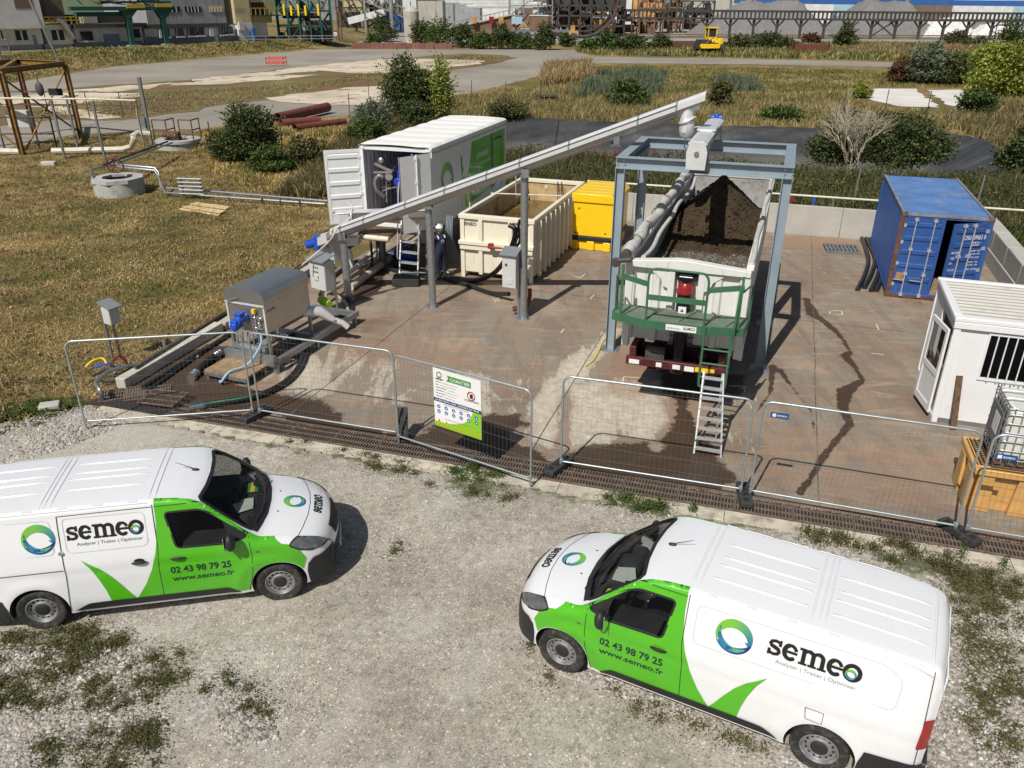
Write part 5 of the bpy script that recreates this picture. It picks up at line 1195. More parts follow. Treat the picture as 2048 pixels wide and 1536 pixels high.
# ---- containers
def corr(k, L, z0, z1, fn, pitch=.28, dep=.036, x0=.1):
    pts = []; x = x0
    while x < L-.1:
        for dx, dy in ((0,0),(pitch*.25,0),(pitch*.5, dep),(pitch*.75, dep)): pts.append((min(x+dx, L-.1), dy))
        x += pitch
    pts.append((L-.1,0)); m_ = len(pts)
    k.add([fn(u, v, z) for z in (z0, z1) for u, v in pts],[(i, i+1, m_+i+1, m_+i) for i in range(m_-1)])
def corner(k, x, y, z): k.box((x-.09, y-.09, z-.06),(x+.09, y+.09, z+.06))
def cont_frame(root, CW, CL, CHt, mf, mc):
    f = MB()
    for x in (.06, CW-.06):
        for y in (.06, CL-.06): f.box((x-.06, y-.06,.1),(x+.06, y+.06, CHt-.1))
        f.box((x-.05,.12,.03),(x+.05, CL-.12,.16)); f.box((x-.035,.12, CHt-.09),(x+.035, CL-.12, CHt-.02))
    for y in (.06, CL-.06): f.box((.12, y-.05,.03),(CW-.12, y+.05,.15)); f.box((.12, y-.05, CHt-.14),(CW-.12, y+.05, CHt-.02))
    f.build('frame', mf, root, bevel=.008)
    for x in (.08, CW-.08):
        for y in (.08, CL-.08):
            for z in (.06, CHt-.06): k = MB(); corner(k, x, y, z); k.build('corner_casting', mc, root, bevel=.01)
def door_leaf(DW, DH, mat, root, loc, rz, rods=(.3,.75), text=None, rodmat=None, handle=True):
    d = MB(); d.box((0,0,.12),(DW, .05, DH)); d.box((0,-.012,.12),(DW, .0,.22)); d.box((0,-.012, DH-.1),(DW, 0, DH)); d.box((0,-.012,.22),(.09,0, DH-.1)); d.box((DW-.09,-.012,.22),(DW, 0, DH-.1))
    n_ = 5; hh = (DH-.36)/n_
    for i in range(n_):
        z = .24+i*hh; d.prism([(z+hh*.62,0),(z+hh*.68,-.03),(z+hh*.92,-.03),(z+hh*.98,0)], lambda u, v, dd: (dd, v, u),.1, DW-.1)
    o = d.build('door', mat, root, loc, rz, smooth=0)
    for x in rods:
        k = MB(); k.cyl((x*DW, -.07,.04),(x*DW, -.07, DH+.02),.02, n=10)
        for z in (.1,.75,1.5, DH-.05): k.box((x*DW-.05,-.09, z-.04),(x*DW+.05,-.005, z+.04))
        if handle: k.bar((x*DW, -.09,.55),(x*DW-.36 if x > .5 else x*DW+.0-.30,-.09,.57),.03,.02)
        k.build('locking_rod', rodmat or M['galv'], o)
    k = MB(); [k.box((-.02,-.03, z),(.10,.01, z+.1)) for z in (.35,1.0,1.65,2.15)]; k.build('hinge', rodmat or mat, o)
    return o
A6 = R(-18); bc = empty('shipping_container', (11.44,23.17, Z0), A6, 'blue steel shipping container with rust patches and one door ajar', 'container')
CW, CL, CHt = 2.438,6.058,2.591
cont_frame(bc, CW, CL, CHt, M['blue_cont'], M['rust'])
k = MB(); corr(k, CL, .16, CHt-.09, lambda u, v, z: (.02+v, u, z)); k.build('side_wall', M['blue_cont'], bc, smooth=0)
k = MB(); corr(k, CL, .16, CHt-.09, lambda u, v, z: (CW-.02-v, u, z)); k.build('side_wall', M['blue_cont'], bc, smooth=0)
k = MB(); corr(k, CW, .15, CHt-.1, lambda u, v, z: (u, CL-.03-v, z)); k.build('end_wall', M['blue_cont'], bc, smooth=0)
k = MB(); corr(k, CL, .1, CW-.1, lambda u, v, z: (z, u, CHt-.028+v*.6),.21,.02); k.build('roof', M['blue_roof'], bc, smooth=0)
k = MB(); k.box((.1,.1,.12),(CW-.1, CL-.1,.15)); k.build('floor', M['wood'], bc)
door_leaf(1.12,2.44, M['blue_cont'], bc, (.09,.03,.02),0, rodmat=M['alu'])
dl = door_leaf(1.12,2.44, M['blue_cont'], bc, (CW-.09,.02,.02), R(180+0), rods=(.45,.73), handle=False, rodmat=M['alu'])
# the right-hand leaf hangs open: rebuild its outside face towards us
dl.rotation_euler = (0,0, R(180+28)); dl.scale = (1,-1,1)
def dtext(s_, x, z, w2, h2, mat='white_text', parent=None, fn=None, bold=.02):
    return conform(xf(fit2d(text2d(s_, .1, bold),0,0, w2, h2), lambda u, v: (x+u, z+v)), fn, 'lettering', M[mat], parent, 0)
fnd = lambda a, b: (1.12-a, -.046, b)
for s_, x, z, w2, h2 in (('CINU', .36,1.98,.22,.13),('399653', .66,1.98,.28,.13),('8', .99,1.98,.055,.13),('22G1', .66,1.80,.22,.12),('MAX. GROSS', .06,1.58,.23,.07),('30,480  KGS', .66,1.62,.32,.055),('67,200  LBS', .66,1.53,.32,.055),('TARE', .06,1.42,.12,.055),('2,175  KGS', .66,1.42,.32,.055),('NET', .06,1.27,.10,.06),('28,305  KGS', .66,1.29,.32,.055),('62,395  LBS', .66,1.20,.32,.055),('CU.CAP', .06,1.08,.2,.055),('33.2  CU.M.', .66,1.08,.32,.055)): dtext(s_, x, z, w2, h2, 'white_text', dl, fnd, .008)
k = MB(); k.box((.18,-.003,.55),(.42,.0,.80)); k.build('data_plate', M['wood'], bpy.data.objects['door'] if False else bc)
mt_ = M['rust']
for a in ((.0,-.006,.02, CW, .01,.10),(.0,-.006, CHt-.06,.2,.002, CHt)): k = MB(); k.box((a[0], a[1], a[2]),(a[3], a[4], a[5])); k.build('rust_edge', mt_, bc)
k = MB(); k.box((-.003,.0,.12),(.12,-.004, CHt-.1)); k.build('rust_edge', mt_, bc)
k = MB(); k.box((.03,-.01, CHt-.075),(CW-.03,.06, CHt-.0)); k.box((.02,.06, CHt-.02),(.09, CL, CHt+.002)); k.box((CW-.09,.06, CHt-.02),(CW-.02, CL, CHt+.002)); k.build('roof_edge', pm('roof_edge', (.20,.22,.24),.7, var=.3, dirt=(.2,.11,.06), da=.5, ds=3), bc)
# ---- mobile treatment container, white and green
A7 = R(-18.2); gc = empty('treatment_container', (-4.83,25.7,1.49+Z0), A7, 'white container with green graphics and open doors standing on a raised frame', 'container')
CW, CL, CHt = 2.438,7.2,2.59
cont_frame(gc, CW, CL, CHt, M['container_white'], M['container_white'])
k = MB(); corr(k, CL, .16, CHt-.09, lambda u, v, z: (.02+v, u, z)); k.build('side_wall', M['container_white'], gc, smooth=0)
k = MB(); k.box((CW-.045,.12,.16),(CW-.012, CL-.12, CHt-.09)); k.build('side_wall', M['container_white'], gc, smooth=0)
k = MB(); k.box((.1, CL-.06,.15),(CW-.1, CL-.03, CHt-.1)); k.build('end_wall', M['container_white'], gc, smooth=0)
k = MB(); k.box((.1,.1,.1),(CW-.1, CL-.1,.15)); k.build('floor', M['wood_dark'], gc)
# billowed tarpaulin roof
X, Y, Fq = grid(np.linspace(-.03, CW+.03,30), np.linspace(-.06, CL+.05,90))
u_ = np.clip(np.minimum(X+.03, CW+.03-X)/.14,0,1); bil = .05*np.abs(np.sin(Y*PI/1.02+.6*np.sin(X*1.4)))**.8
Zr = CHt+.02+(bil*.8+.015*np.sin(np.clip((X)/CW, 0,1)*PI))*u_; Zr = np.where((X < 0) | (X > CW), CHt-.06, Zr)
arr_mesh('roof_sheet', np.stack([X, Y, Zr],1), Fq, M['roof_white'], gc, smooth=True)
k = MB(); k.tube([(CW+.05, y, CHt-.16+.018*math.sin(y*9)) for y in np.linspace(0, CL, 60)],.012,5); k.build('roof_cord', M['galv'], gc)
k = MB(); k.box((CW+.0,0, CHt-.28),(CW+.035, CL, CHt+.0)); k.build('roof_skirt', M['container_white'], gc, smooth=0)
# graphics on the right side: reading direction runs from the door end to the back
fs = lambda a, b: (CW-.006, a, b)
conform(mesh2d([[(3.55,2.28),(7.08,2.28),(7.08,.45),(2.60,.18),(2.55,.5),(2.62,1.0),(2.62,1.9),(2.48,2.02),(2.62,1.65),(2.95,1.15),(3.18,1.30),(3.40,1.75)]]), fs, 'green_panel', M['cont_green'], gc, 0)
conform(xf(crescents(), lambda u, v: (1.28+u*.52,1.45+v*.52)), lambda a, b: (CW-.004, a, b), 'logo_ring', M['printed'], gc, 0)
dtext('UNITE MOBILE', 3.95,1.62,1.25,.19, 'white_text', gc, lambda a, b: (CW-.002, a, b)); dtext('de déshydratation des boues', 3.95,1.34,2.0,.14, 'white_text', gc, lambda a, b: (CW-.002, a, b),0)
k = MB(); k.box((CW-.01,5.55,.25),(CW+.004,5.59,2.28)); k.box((CW-.01,6.65,.25),(CW+.004,6.68,2.05)); k.box((CW-.01,5.75,2.02),(CW+.008,6.65,2.07)); k.build('side_door_gap', M['gap'], gc, smooth=0)
k = MB(); k.cyl((CW+.03,5.72,.3),(CW+.03,5.72,2.1),.02, n=8); k.build('door_bar', M['galv'], gc)
k = MB(); k.cyl((CW+.02,5.4,1.1),(CW+1.0,5.4,1.05),.025, n=8); k.cyl((CW+1.0,5.4,-.6),(CW+1.0,5.4,1.05),.025, n=8); k.cyl((CW+1.0,6.9,-.6),(CW+1.0,6.9,1.05),.025, n=8); k.cyl((CW+1.0,5.4,1.05),(CW+1.0,6.9,1.05),.025, n=8); k.cyl((CW+1.0,5.4,.6),(CW+1.0,6.9,.6),.02, n=8); k.build('landing_rail', M['alu'], gc)
k = MB(); k.box((CW+.02,5.4,.02),(CW+1.0,6.9,.08)); k.build('landing', M['alu'], gc)
# doors
d1 = door_leaf(1.15,2.44, M['container_white'], gc, (.03,.02,.02), R(180+38), rods=(), rodmat=M['container_white']); d1.scale = (1,-1,1)
d2 = door_leaf(1.15,2.44, M['container_white'], gc, (CW-.05,.0,.02), R(180+62), rods=(.52,), rodmat=M['container_white'], handle=False)
k = MB(); k.cyl((.55,.075,.04),(.55,.075,2.46),.022, n=8); [k.box((.50,.05, z_),(.60,.09, z_+.07)) for z_ in (.2,.9,1.6,2.3)]; k.build('locking_rod', M['container_white'], d2)
k = MB(); k.tube([(0,.03,2.45),(1.15,.03,2.45),(1.16,.03,.12),(0,.03,.11)],.018,6); k.build('door_seal', M['gap'], d2)
# chassis and legs under it
k = MB(); k.box((.3,.1,-.42),(.5, CL-.1,0)); k.box((1.94,.1,-.42),(2.14, CL-.1,0)); [k.box((.5, y, -.3),(1.94, y+.12,-.08)) for y in (.5,2.5,4.5,6.4)]; k.build('support_frame', M['mid_steel'], gc, smooth=0)
for x in (.3,1.98):
    for y in (.3,3.4,6.6): k = MB(); k.box((x, y, -1.49),(x+.16, y+.16,-.42)); k.box((x-.1, y-.1,-1.49),(x+.26, y+.26,-1.46)); k.build('support_leg', M['mid_steel'], gc)
k = MB(); k.box((.0,-.9,-.02),(1.35,.02,.04)); k.build('door_step', M['wood_dark'], gc); k = MB(); k.cyl((-.5,-.95,-.08),(1.3,-.9,-.1),.09, n=12); k.build('white_pipe', M['pipe_ivory'], gc)
# equipment inside
k = MB(); k.box((.95,.6,.5),(1.9,2.3,2.2)); k.cyl((1.15,.2,1.45),(1.15,.6,1.45),.13, n=14); k.cyl((1.5,.25,1.25),(1.5,.6,1.25),.15, n=14); k.sphere((1.45,.6,1.9),.32,14,8); k.box((1.6,.4,.7),(2.1,.8,1.0)); tag(k.build('dewatering_machine', M['deep_blue'], None, (-4.83,25.7,1.52), A7, bevel=.03), 'blue pumping machine standing inside the open white container', 'machine')
k = MB(); k.tube(bez([(.5,.5,.9),(.35,.35,1.1),(.32,.3,1.4),(.45,.3,1.6),(.6,.35,1.6)]),.07,12); k.bar((.4,.2,2.0),(.95,.3,1.75),.02,.09); k.bar((.35,.2,1.72),(.95,.3,1.74),.02,.07); k.cyl((.75,.4,1.5),(.85,.25,1.6),.12, n=12); k.sphere((.6,.3,2.1),.12,12,8); k.cyl((1.0,.5,.15),(1.0,.5,1.4),.025, n=8)
for i in range(14): k.bar((random.uniform(.3,1.2), random.uniform(.4,1.2), random.uniform(.6,2.2)),(random.uniform(.3,1.2), random.uniform(.4,1.2), random.uniform(.6,2.2)),.04,.04)
tag(k.build('pipework', M['stainless'], None, (-4.83,25.7,1.52), A7), 'tangle of steel pipes on the left wall inside the open white container', 'pipes')
k = MB(); k.box((1.25,.2,.15),(2.1,.5,.35)); k.box((1.3,.25,.35),(2.0,.45,.42)); tag(k.build('tool_tray', M['alu'], None, (-4.83,25.7,1.52), A7), 'pale trays on the floor inside the open white container', 'tray')
# ---- site cabin
A8 = R(-19); cb = empty('site_cabin', (9.05,15.1, Z0), A8, 'white metal site cabin with open door and barred window at the right edge', 'cabin')
BW, BD, BH = 6.0,2.66,2.30
k = MB(); k.box((.06,0,.1),(.66,.06, BH)); k.box((2.6,0,.1),(BW, .06, BH)); k.box((.66,0,.1),(2.6,.06,1.14)); k.box((.66,0,2.08),(2.6,.06, BH)); k.build('front_wall', M['cabin_white'], cb, smooth=0)
k = MB(); k.box((.06, BD-.06,.1),(BW, BD, BH)); k.build('back_wall', M['cabin_white'], cb, smooth=0)
k = MB(); k.box((0,0,.1),(.06,.16, BH)); k.box((0,1.55,.1),(.06, BD, BH)); k.box((0,.16,2.08),(.06,1.55, BH)); k.build('gable_wall', M['cabin_white'], cb, smooth=0)
k = MB(); k.box((0,0,0),(BW, BD, .1)); k.build('floor', M['mid_steel'], cb)
k = MB(); k.box((-.03,-.05,0),(.0, BD+.03,.14)); k.box((-.03,-.05,0),(.10,.0, BH)); k.box((-.03, BD-.08,.14),(-.001, BD+.03, BH)); k.build('corner_trim', M['cabin_white'], cb, bevel=.006)
for i, (a, b) in enumerate((((-.06,-.07, BH),(BW, .10, BH+.10)),((-.06, BD-.10, BH),(BW, BD+.06, BH+.10)),((-.06,.10, BH),(.10, BD-.10, BH+.10)))): k = MB(); k.box(a, b); k.build('roof_edge', M['cabin_white'], cb, bevel=.02)
k = MB(); k.box((-.05,-.075, BH-.14),(BW, -.0, BH)); k.build('gutter', M['cabin_white'], cb, bevel=.01)
k = MB(); pr = []; y = .10
while y < BD-.12: pr += [(y, 0),(y+.09,0),(y+.12,.05),(y+.19,.05),(y+.22,0)]; y += .22
m_ = len(pr); k.add([(x, yy, BH+.03+z) for x in (.10, BW) for yy, z in pr],[(i, i+1, m_+i+1, m_+i) for i in range(m_-1)]); k.build('roof', M['cabin_roof'], cb, smooth=0)
wf = MB(); [wf.box(a, b) for a, b in (((.62,-.03,1.09),(2.64,.0,1.14)),((.62,-.03,2.08),(2.64,0,2.13)),((.62,-.03,1.14),(.66,0,2.08)),((2.6,-.03,1.14),(2.64,0,2.08)),((1.6,-.0,1.14),(1.64,.03,2.08)))]; wo = wf.build('window', M['cabin_white'], cb, smooth=0)
k = MB(); k.box((.66,.02,1.14),(2.6,.03,2.08)); k.build('pane', M['glass_dark'], wo)
for i in range(11): k = MB(); x = .80+i*.17; k.cyl((x, -.05,1.09),(x, -.05,2.12),.014, n=8); k.build('bar', M['van_white'], wo)
k = MB(); k.box((.12,.7,.12),(.8,2.3,.9)); tag(k.build('wooden_box', M['wood'], None, (9.05,15.1, Z0), A8), 'brown box just inside the open door of the white cabin', 'box'); k = MB(); k.box((2.0,1.8,.1),(3.2,2.5,1.3)); tag(k.build('cupboard', M['wood'], None, (9.05,15.1, Z0), A8), 'brown cupboard seen through the barred window of the white cabin', 'cupboard')
dr = MB(); DWd, DHt = .92,1.92; [dr.box(a, b) for a, b in (((0,0,0),(.09,.045, DHt)),((DWd-.09,0,0),(DWd, .045, DHt)),((.09,0,0),(DWd-.09,.045,.16)),((.09,0, DHt-.1),(DWd-.09,.045, DHt)),((.09,0,.82),(DWd-.09,.045,.94)),((.09,.015,.16),(DWd-.09,.03,.82)))]
do = dr.build('door', M['cabin_white'], cb, (-.06,.10,.14), R(90+11), smooth=0)
k = MB(); k.box((.09,.018,.94),(DWd-.09,.026, DHt-.1)); k.build('pane', M['glass'], do); k = MB(); k.cyl((DWd-.05,-.05,.98),(DWd-.2,-.05,.98),.014, n=8); k.box((DWd-.07,-.05,.9),(DWd-.03,.0,1.1)); k.build('handle', M['gap'], do)
k = MB(); k.box((-.012,.1,.13),(0,.16,2.12)); k.box((-.012,1.55,.13),(0,1.61,2.12)); k.box((-.012,.16,2.06),(0,1.55,2.12)); k.build('door_frame', M['cabin_white'], cb)
k = MB(); p = G(1905,860); q = Vector((*G(1905,862), Z0)); k.bar(q, Vector((q.x+.02, q.y+.30, Z0+1.12)),.12,.05); tag(k.build('plank', M['wood_dark'], smooth=0), 'dark brown wooden plank leaning against the front of the white cabin', 'plank')
# ---- tote on spill pallet
A9 = R(-17.2); sp_ = empty('spill_pallet', (8.07,11.75, Z0), A9, 'orange plastic spill pallet with grid top under the white tote', 'spill pallet')
k = MB(); W9, D9, H9 = 2.3,1.22,.86
k.prism([(.0,.0),(W9,.0),(W9, H9),(0, H9)], lambda u, v, d: (u, d, v),.12, D9-.08)
for x in (.0,.62,1.24,1.88): k.prism([(x+.02,0),(x+.36,0),(x+.31, H9-.12),(x+.07, H9-.12)], lambda u, v, d: (u, d, v),0.02,.12)
k.box((-.03,-.02, H9-.12),(W9+.03,.12, H9)); k.box((-.03, D9-.08, H9-.12),(W9+.03, D9+.02, H9)); k.box((-.05,.12, H9-.12),(.05, D9-.08, H9))
for y in (.05,.62): k.prism([(y, 0),(y+.42,0),(y+.36, H9-.12),(y+.06, H9-.12)], lambda u, v, d: (d, u, v),-.06,0)
k.build('body', M['orange_plastic'], sp_, bevel=.015)
k = MB()
for i in range(30): k.box((.06+i*.073,.13, H9+.002),(.06+i*.073+.018, D9-.1, H9+.02))
for j in range(14): k.box((.06,.14+j*.07, H9+.004),(W9-.06,.14+j*.07+.014, H9+.017))
k.build('grid', M['black_plastic'], sp_, smooth=0)
pl_ = empty('wooden_pallet', (8.2,11.7, Z0+H9+.02), A9, 'dark wooden pallet between the tote and the orange spill pallet', 'pallet')
for y in (.1,.5,.9): k = MB(); k.box((.08, y, 0),(1.28, y+.1,.1)); k.build('bearer', M['wood_dark'], pl_, smooth=0)
for i in range(7): k = MB(); k.box((.08+i*.175,.05,.1),(.08+i*.175+.12,1.05,.122)); k.build('board', M['wood_dark'], pl_, smooth=0)
ib = empty('liquid_tote', (8.2,11.7, Z0+H9+.145), A9, 'white plastic tote in a steel cage on the orange spill pallet', 'tote')
k = MB(); k.box((.12,.08,.06),(1.26,1.04,1.02)); k.build('bottle', M['tote_white'], ib, bevel=.07)
k = MB(); k.cyl((.7,.55,1.0),(.7,.55,1.06),.11, n=20); k.build('cap', M['black_plastic'], ib)
k = MB()
for z in (.08,.25,.42,.59,.76,.93,1.05):
    k.tube([(x, y, z) for x, y in rnd_poly([(.09,.05),(1.29,.05),(1.29,1.07),(.09,1.07)],.08,3)],.011,6, closed=True)
for i in range(9):
    x = .17+i*.13; k.cyl((x, .05,.0),(x, .05,1.05),.011, n=6); k.cyl((x, 1.07,0),(x, 1.07,1.05),.011, n=6)
for i in range(7): y = .13+i*.14; k.cyl((.09, y, 0),(.09, y, 1.05),.011, n=6)
for y in (.4,.72): k.tube([(.09, y, 1.05),(.12, y, 1.075),(1.26, y, 1.075),(1.29, y, 1.05)],.012,6)
k.build('cage', M['galv'], ib)
k = MB(); k.box((.055,.2,.25),(.075,.85,.85)); po = k.build('label_plate', M['mid_steel'], ib); k = MB(); k.box((.05,.3,.4),(.054,.6,.75)); k.build('label_sheet', M['white_text'], po)
# ================================================================== VEGETATION
def leaf_mat(name, stops, trans=.25, scale=.6, wi=.62, wn=.55):
    mt, n, b = new_mat(name); h = N(n)
    f = h.math('ADD', h.math('MULTIPLY', h.island(), wi), h.math('MULTIPLY', h.noise(scale, 7,.7), wn))
    h.link(h.ramp(f, stops), b.inputs['Base Color']); b.inputs['Roughness'].default_value = .65; b.inputs['Specular IOR Level'].default_value = .25
    t = n.nodes.new('ShaderNodeBsdfTranslucent'); h.link(h.ramp(f, stops), t.inputs[0]); mx = n.nodes.new('ShaderNodeMixShader'); mx.inputs[0].default_value = trans
    n.links.new(b.outputs[0], mx.inputs[1]); n.links.new(t.outputs[0], mx.inputs[2]); n.links.new(mx.outputs[0], n.nodes['Material Output'].inputs[0]); return mt
LV = {'dark': leaf_mat('leaf_dark', [(.25,(.020,.034,.010)),(.5,(.052,.075,.022)),(.8,(.12,.145,.05))]),
      'mid': leaf_mat('leaf_mid', [(.25,(.030,.055,.012)),(.5,(.065,.105,.025)),(.8,(.12,.17,.045))]),
      'lime': leaf_mat('leaf_lime', [(.25,(.09,.13,.018)),(.5,(.20,.25,.04)),(.8,(.34,.36,.07))]),
      'olive': leaf_mat('leaf_olive', [(.25,(.045,.05,.016)),(.5,(.095,.095,.035)),(.8,(.16,.145,.06))]),
      'weed': leaf_mat('leaf_weed', [(.25,(.022,.034,.010)),(.5,(.060,.076,.024)),(.8,(.135,.145,.055))]),
      'red': leaf_mat('leaf_red', [(.25,(.045,.022,.012)),(.5,(.12,.045,.025)),(.8,(.20,.09,.05))]),
      'grey': leaf_mat('leaf_grey', [(.25,(.06,.08,.045)),(.5,(.12,.15,.09)),(.8,(.19,.22,.14))]),
      'straw': leaf_mat('leaf_straw', [(.2,(.10,.065,.025)),(.45,(.25,.17,.075)),(.65,(.40,.29,.14)),(.9,(.52,.41,.23))]),
      'meadow': leaf_mat('leaf_meadow', [(.40,(.045,.065,.014)),(.55,(.125,.145,.036)),(.62,(.29,.205,.07)),(.70,(.54,.38,.15)),(.88,(.72,.56,.29))],.2,.33,.22,1.06),
      'field': leaf_mat('leaf_field', [(.36,(.045,.068,.018)),(.53,(.115,.135,.038)),(.62,(.22,.185,.065)),(.73,(.36,.28,.12)),(.9,(.54,.48,.25))],.15,.15,.28,.94)}
mk('bark', (.12,.09,.06),.9, var=.3, scale=9); mk('bark_pale', (.42,.36,.27),.85, var=.2, scale=6)
def leaves(P, size, aspect=.6, up=.35):
    n_ = len(P); nrm = RNG.normal(0,1,(n_, 3)); nrm[:, 2] = np.abs(nrm[:, 2])+up; nrm /= np.linalg.norm(nrm, axis=1)[:, None]
    a = np.cross(nrm, RNG.normal(0,1,(n_, 3))); a /= np.linalg.norm(a, axis=1)[:, None]; b_ = np.cross(nrm, a); s_ = (size*RNG.uniform(.6,1.4, n_))[:, None]
    V = np.stack([P-a*s_, P-b_*s_*aspect, P+a*s_, P+b_*s_*aspect],1).reshape(-1,3); return V, np.arange(n_*4).reshape(-1,4)
def crown_pts(lobes, n_):
    w_ = np.array([l[3]*l[4]*l[5] for l in lobes])**.8; w_ /= w_.sum(); out = []
    for l, k in zip(lobes, (w_*n_).astype(int)+1):
        d = RNG.normal(0,1,(k, 3)); d /= np.linalg.norm(d, axis=1)[:, None]; r_ = RNG.uniform(.35,1.0, k)**.55*(1+.16*np.sin(d[:, 0]*5+l[0])*np.cos(d[:, 1]*6+l[1]))
        out.append(np.array(l[:3])+d*r_[:, None]*np.array(l[3:6]))
    P = np.vstack(out)
    clump = np.sin(P[:, 0]*5.1+1)*np.sin(P[:, 1]*4.7+2)*np.sin(P[:, 2]*5.9+.5)
    return P[(clump > -.25) | (RNG.uniform(0,1, len(P)) < .45)]
def bush(name, label, px_, py_, Wm, Hm, kind='dark', n_=4500, leaf=.09, cat='bush', group=None, slim=False, nl=9, z=0, depth=None, fuzz=True):
    x, y = G(px_, py_, z) if py_ is not None else px_
    root = empty(name, (x, y, z),0, label, cat, group); lobes = []
    for i in range(nl):
        f = (i+.5)/nl; hz = Hm*(.22+.72*f) if slim else Hm*random.uniform(.25,.72)
        rr_ = Wm*.5*(1-.55*abs(f-.35)*1.5) if slim else Wm*.5*random.uniform(.35,.62)
        off = Wm*.5*(.15 if slim else .5); lobes.append((random.uniform(-off, off), random.uniform(-off, off)*.8, hz, max(.12, rr_), max(.12, rr_), Hm*(.16 if slim else random.uniform(.18,.30))))
    if not slim: lobes.append((0,0, Hm*.72, Wm*.25, Wm*.25, Hm*.26)); lobes.append((0,0, Hm*.3, Wm*.45, Wm*.4, Hm*.28))
    P = crown_pts(lobes, n_); P = P[P[:, 2] > .02]
    if fuzz:                                     # loose shoots that break the outline
        sh = []
        for _ in range(int(22+n_/260)):
            l = random.choice(lobes); d = Vector((random.gauss(0,1), random.gauss(0,1), abs(random.gauss(.6,.6)))).normalized(); c = Vector(l[:3])+Vector((d.x*l[3], d.y*l[4], d.z*l[5]))*.9
            for t in np.linspace(0, Hm*random.uniform(.1,.26),9): sh.append(c+d*t+Vector((random.gauss(0, leaf*.3), random.gauss(0, leaf*.3),0)))
        P = np.vstack([P, np.array([tuple(s_) for s_ in sh])])
    V, F_ = leaves(P, leaf); arr_mesh('crown', V, F_, LV[kind], root)
    k = MB()
    for i in range(5 if not slim else 2):
        l = lobes[i % len(lobes)]; a = Vector((random.uniform(-.1,.1)*Wm, random.uniform(-.1,.1)*Wm, 0)); c = Vector(l[:3]); k.tube(bez([a, a.lerp(c, .5)+Vector((random.uniform(-.1,.1),0,0)), c],3),[Hm*.022*(1-.12*q) for q in range(7)],6)
    k.build('trunk', M['bark'], root); return root
SLABS = [P_((1742,178),(1830,178),(1850,196),(1880,216),(1800,222),(1745,206)), P_((1856,180),(1920,180),(1960,200),(1970,228),(1915,230),(1872,196))]
def blades(name, poly, n_, h0, h1, wd, mat, lean=.5, kind='stuff', zf=None, dens=None, clump=0):
    P = rand_in(poly, n_)
    if clump:
        C = rand_in(poly, max(8, n_//clump)); P = C[RNG.integers(0, len(C), n_)]+RNG.normal(0,.16 if h1 < 1.2 else .45,(n_, 2)); P = P[sdf(P[:, 0], P[:, 1], poly) > -.4]
    if dens is not None: P = P[RNG.uniform(0,1, len(P)) < dens(P)]
    for q_ in SLABS: P = P[sdf(P[:, 0], P[:, 1], q_) < -1.6]
    n_ = len(P); z = hgt(P[:, 0], P[:, 1]) if zf is None else np.full(n_, zf)
    a = RNG.uniform(0,2*PI, n_); h_ = RNG.uniform(h0, h1, n_)*(.6+.4*RNG.uniform(0,1, n_)); w_ = wd*RNG.uniform(.6,1.4, n_)
    ln = RNG.normal(0, lean, (n_, 2))*h_[:, None]; b0 = np.column_stack([P, z-.02]); side = np.column_stack([np.cos(a), np.sin(a), np.zeros(n_)])*w_[:, None]/2
    midp = b0+np.column_stack([ln*.35, h_*.6]); tip = b0+np.column_stack([ln, h_*(1-.3*np.minimum(1, np.hypot(ln[:, 0], ln[:, 1])/(h_+1e-6)))])
    V = np.stack([b0-side, b0+side, midp+side*.7, midp-side*.7, tip+side*.15, tip-side*.15],1).reshape(-1,3); i = np.arange(n_)[:, None]*6
    F_ = np.vstack([i+np.array([0,1,2,3]), i+np.array([3,2,4,5])]); return tag(arr_mesh(name, V, F_, LV[mat]), kind=kind)
# ---- dry meadow left of the pad
LEFT = [G(-60,890), G(60,846), G(160,812), G(196,790), G(235,765), G(300,728), G(440,640), G(640,520), G(700,470), G(660,415), G(640,400), G(560,380), G(420,340), G(400,270), G(300,266), G(150,272), G(0,304), G(-60,320)]
near = lambda P: np.clip(1.25-np.hypot(P[:, 0], P[:, 1])/75,.35,1)
blades('meadow_grass', LEFT, 150000,.05,.17,.022, 'meadow', .9, dens=near)
blades('scrub_grass', P_((380,300),(400,262),(470,250),(600,250),(720,235),(700,330),(650,420),(560,395),(430,350)),30000,.08,.4,.04, 'meadow', .7)
weed_q = rand_in(LEFT, 260)
C_ = weed_q[RNG.integers(0,260,15000)]+RNG.normal(0,1,(15000,2))*RNG.gamma(2,.16,15000)[:, None]; C_ = C_[sdf(C_[:, 0], C_[:, 1], LEFT) > .1]; V, F_ = leaves(np.column_stack([C_, RNG.uniform(.02,.14, len(C_))]),.032,.5,.4); tag(arr_mesh('meadow_herbs', V, F_, LV['weed']), kind='stuff')
blades('meadow_tufts', LEFT, 30000,.10,.26,.025, 'straw', .8, clump=70)
q = rand_in(LEFT, 260); rock_cloud('meadow_stones', np.column_stack([q, np.full(len(q),.03)]), RNG.uniform(.02,.06, len(q)), M['pebbles'], '')
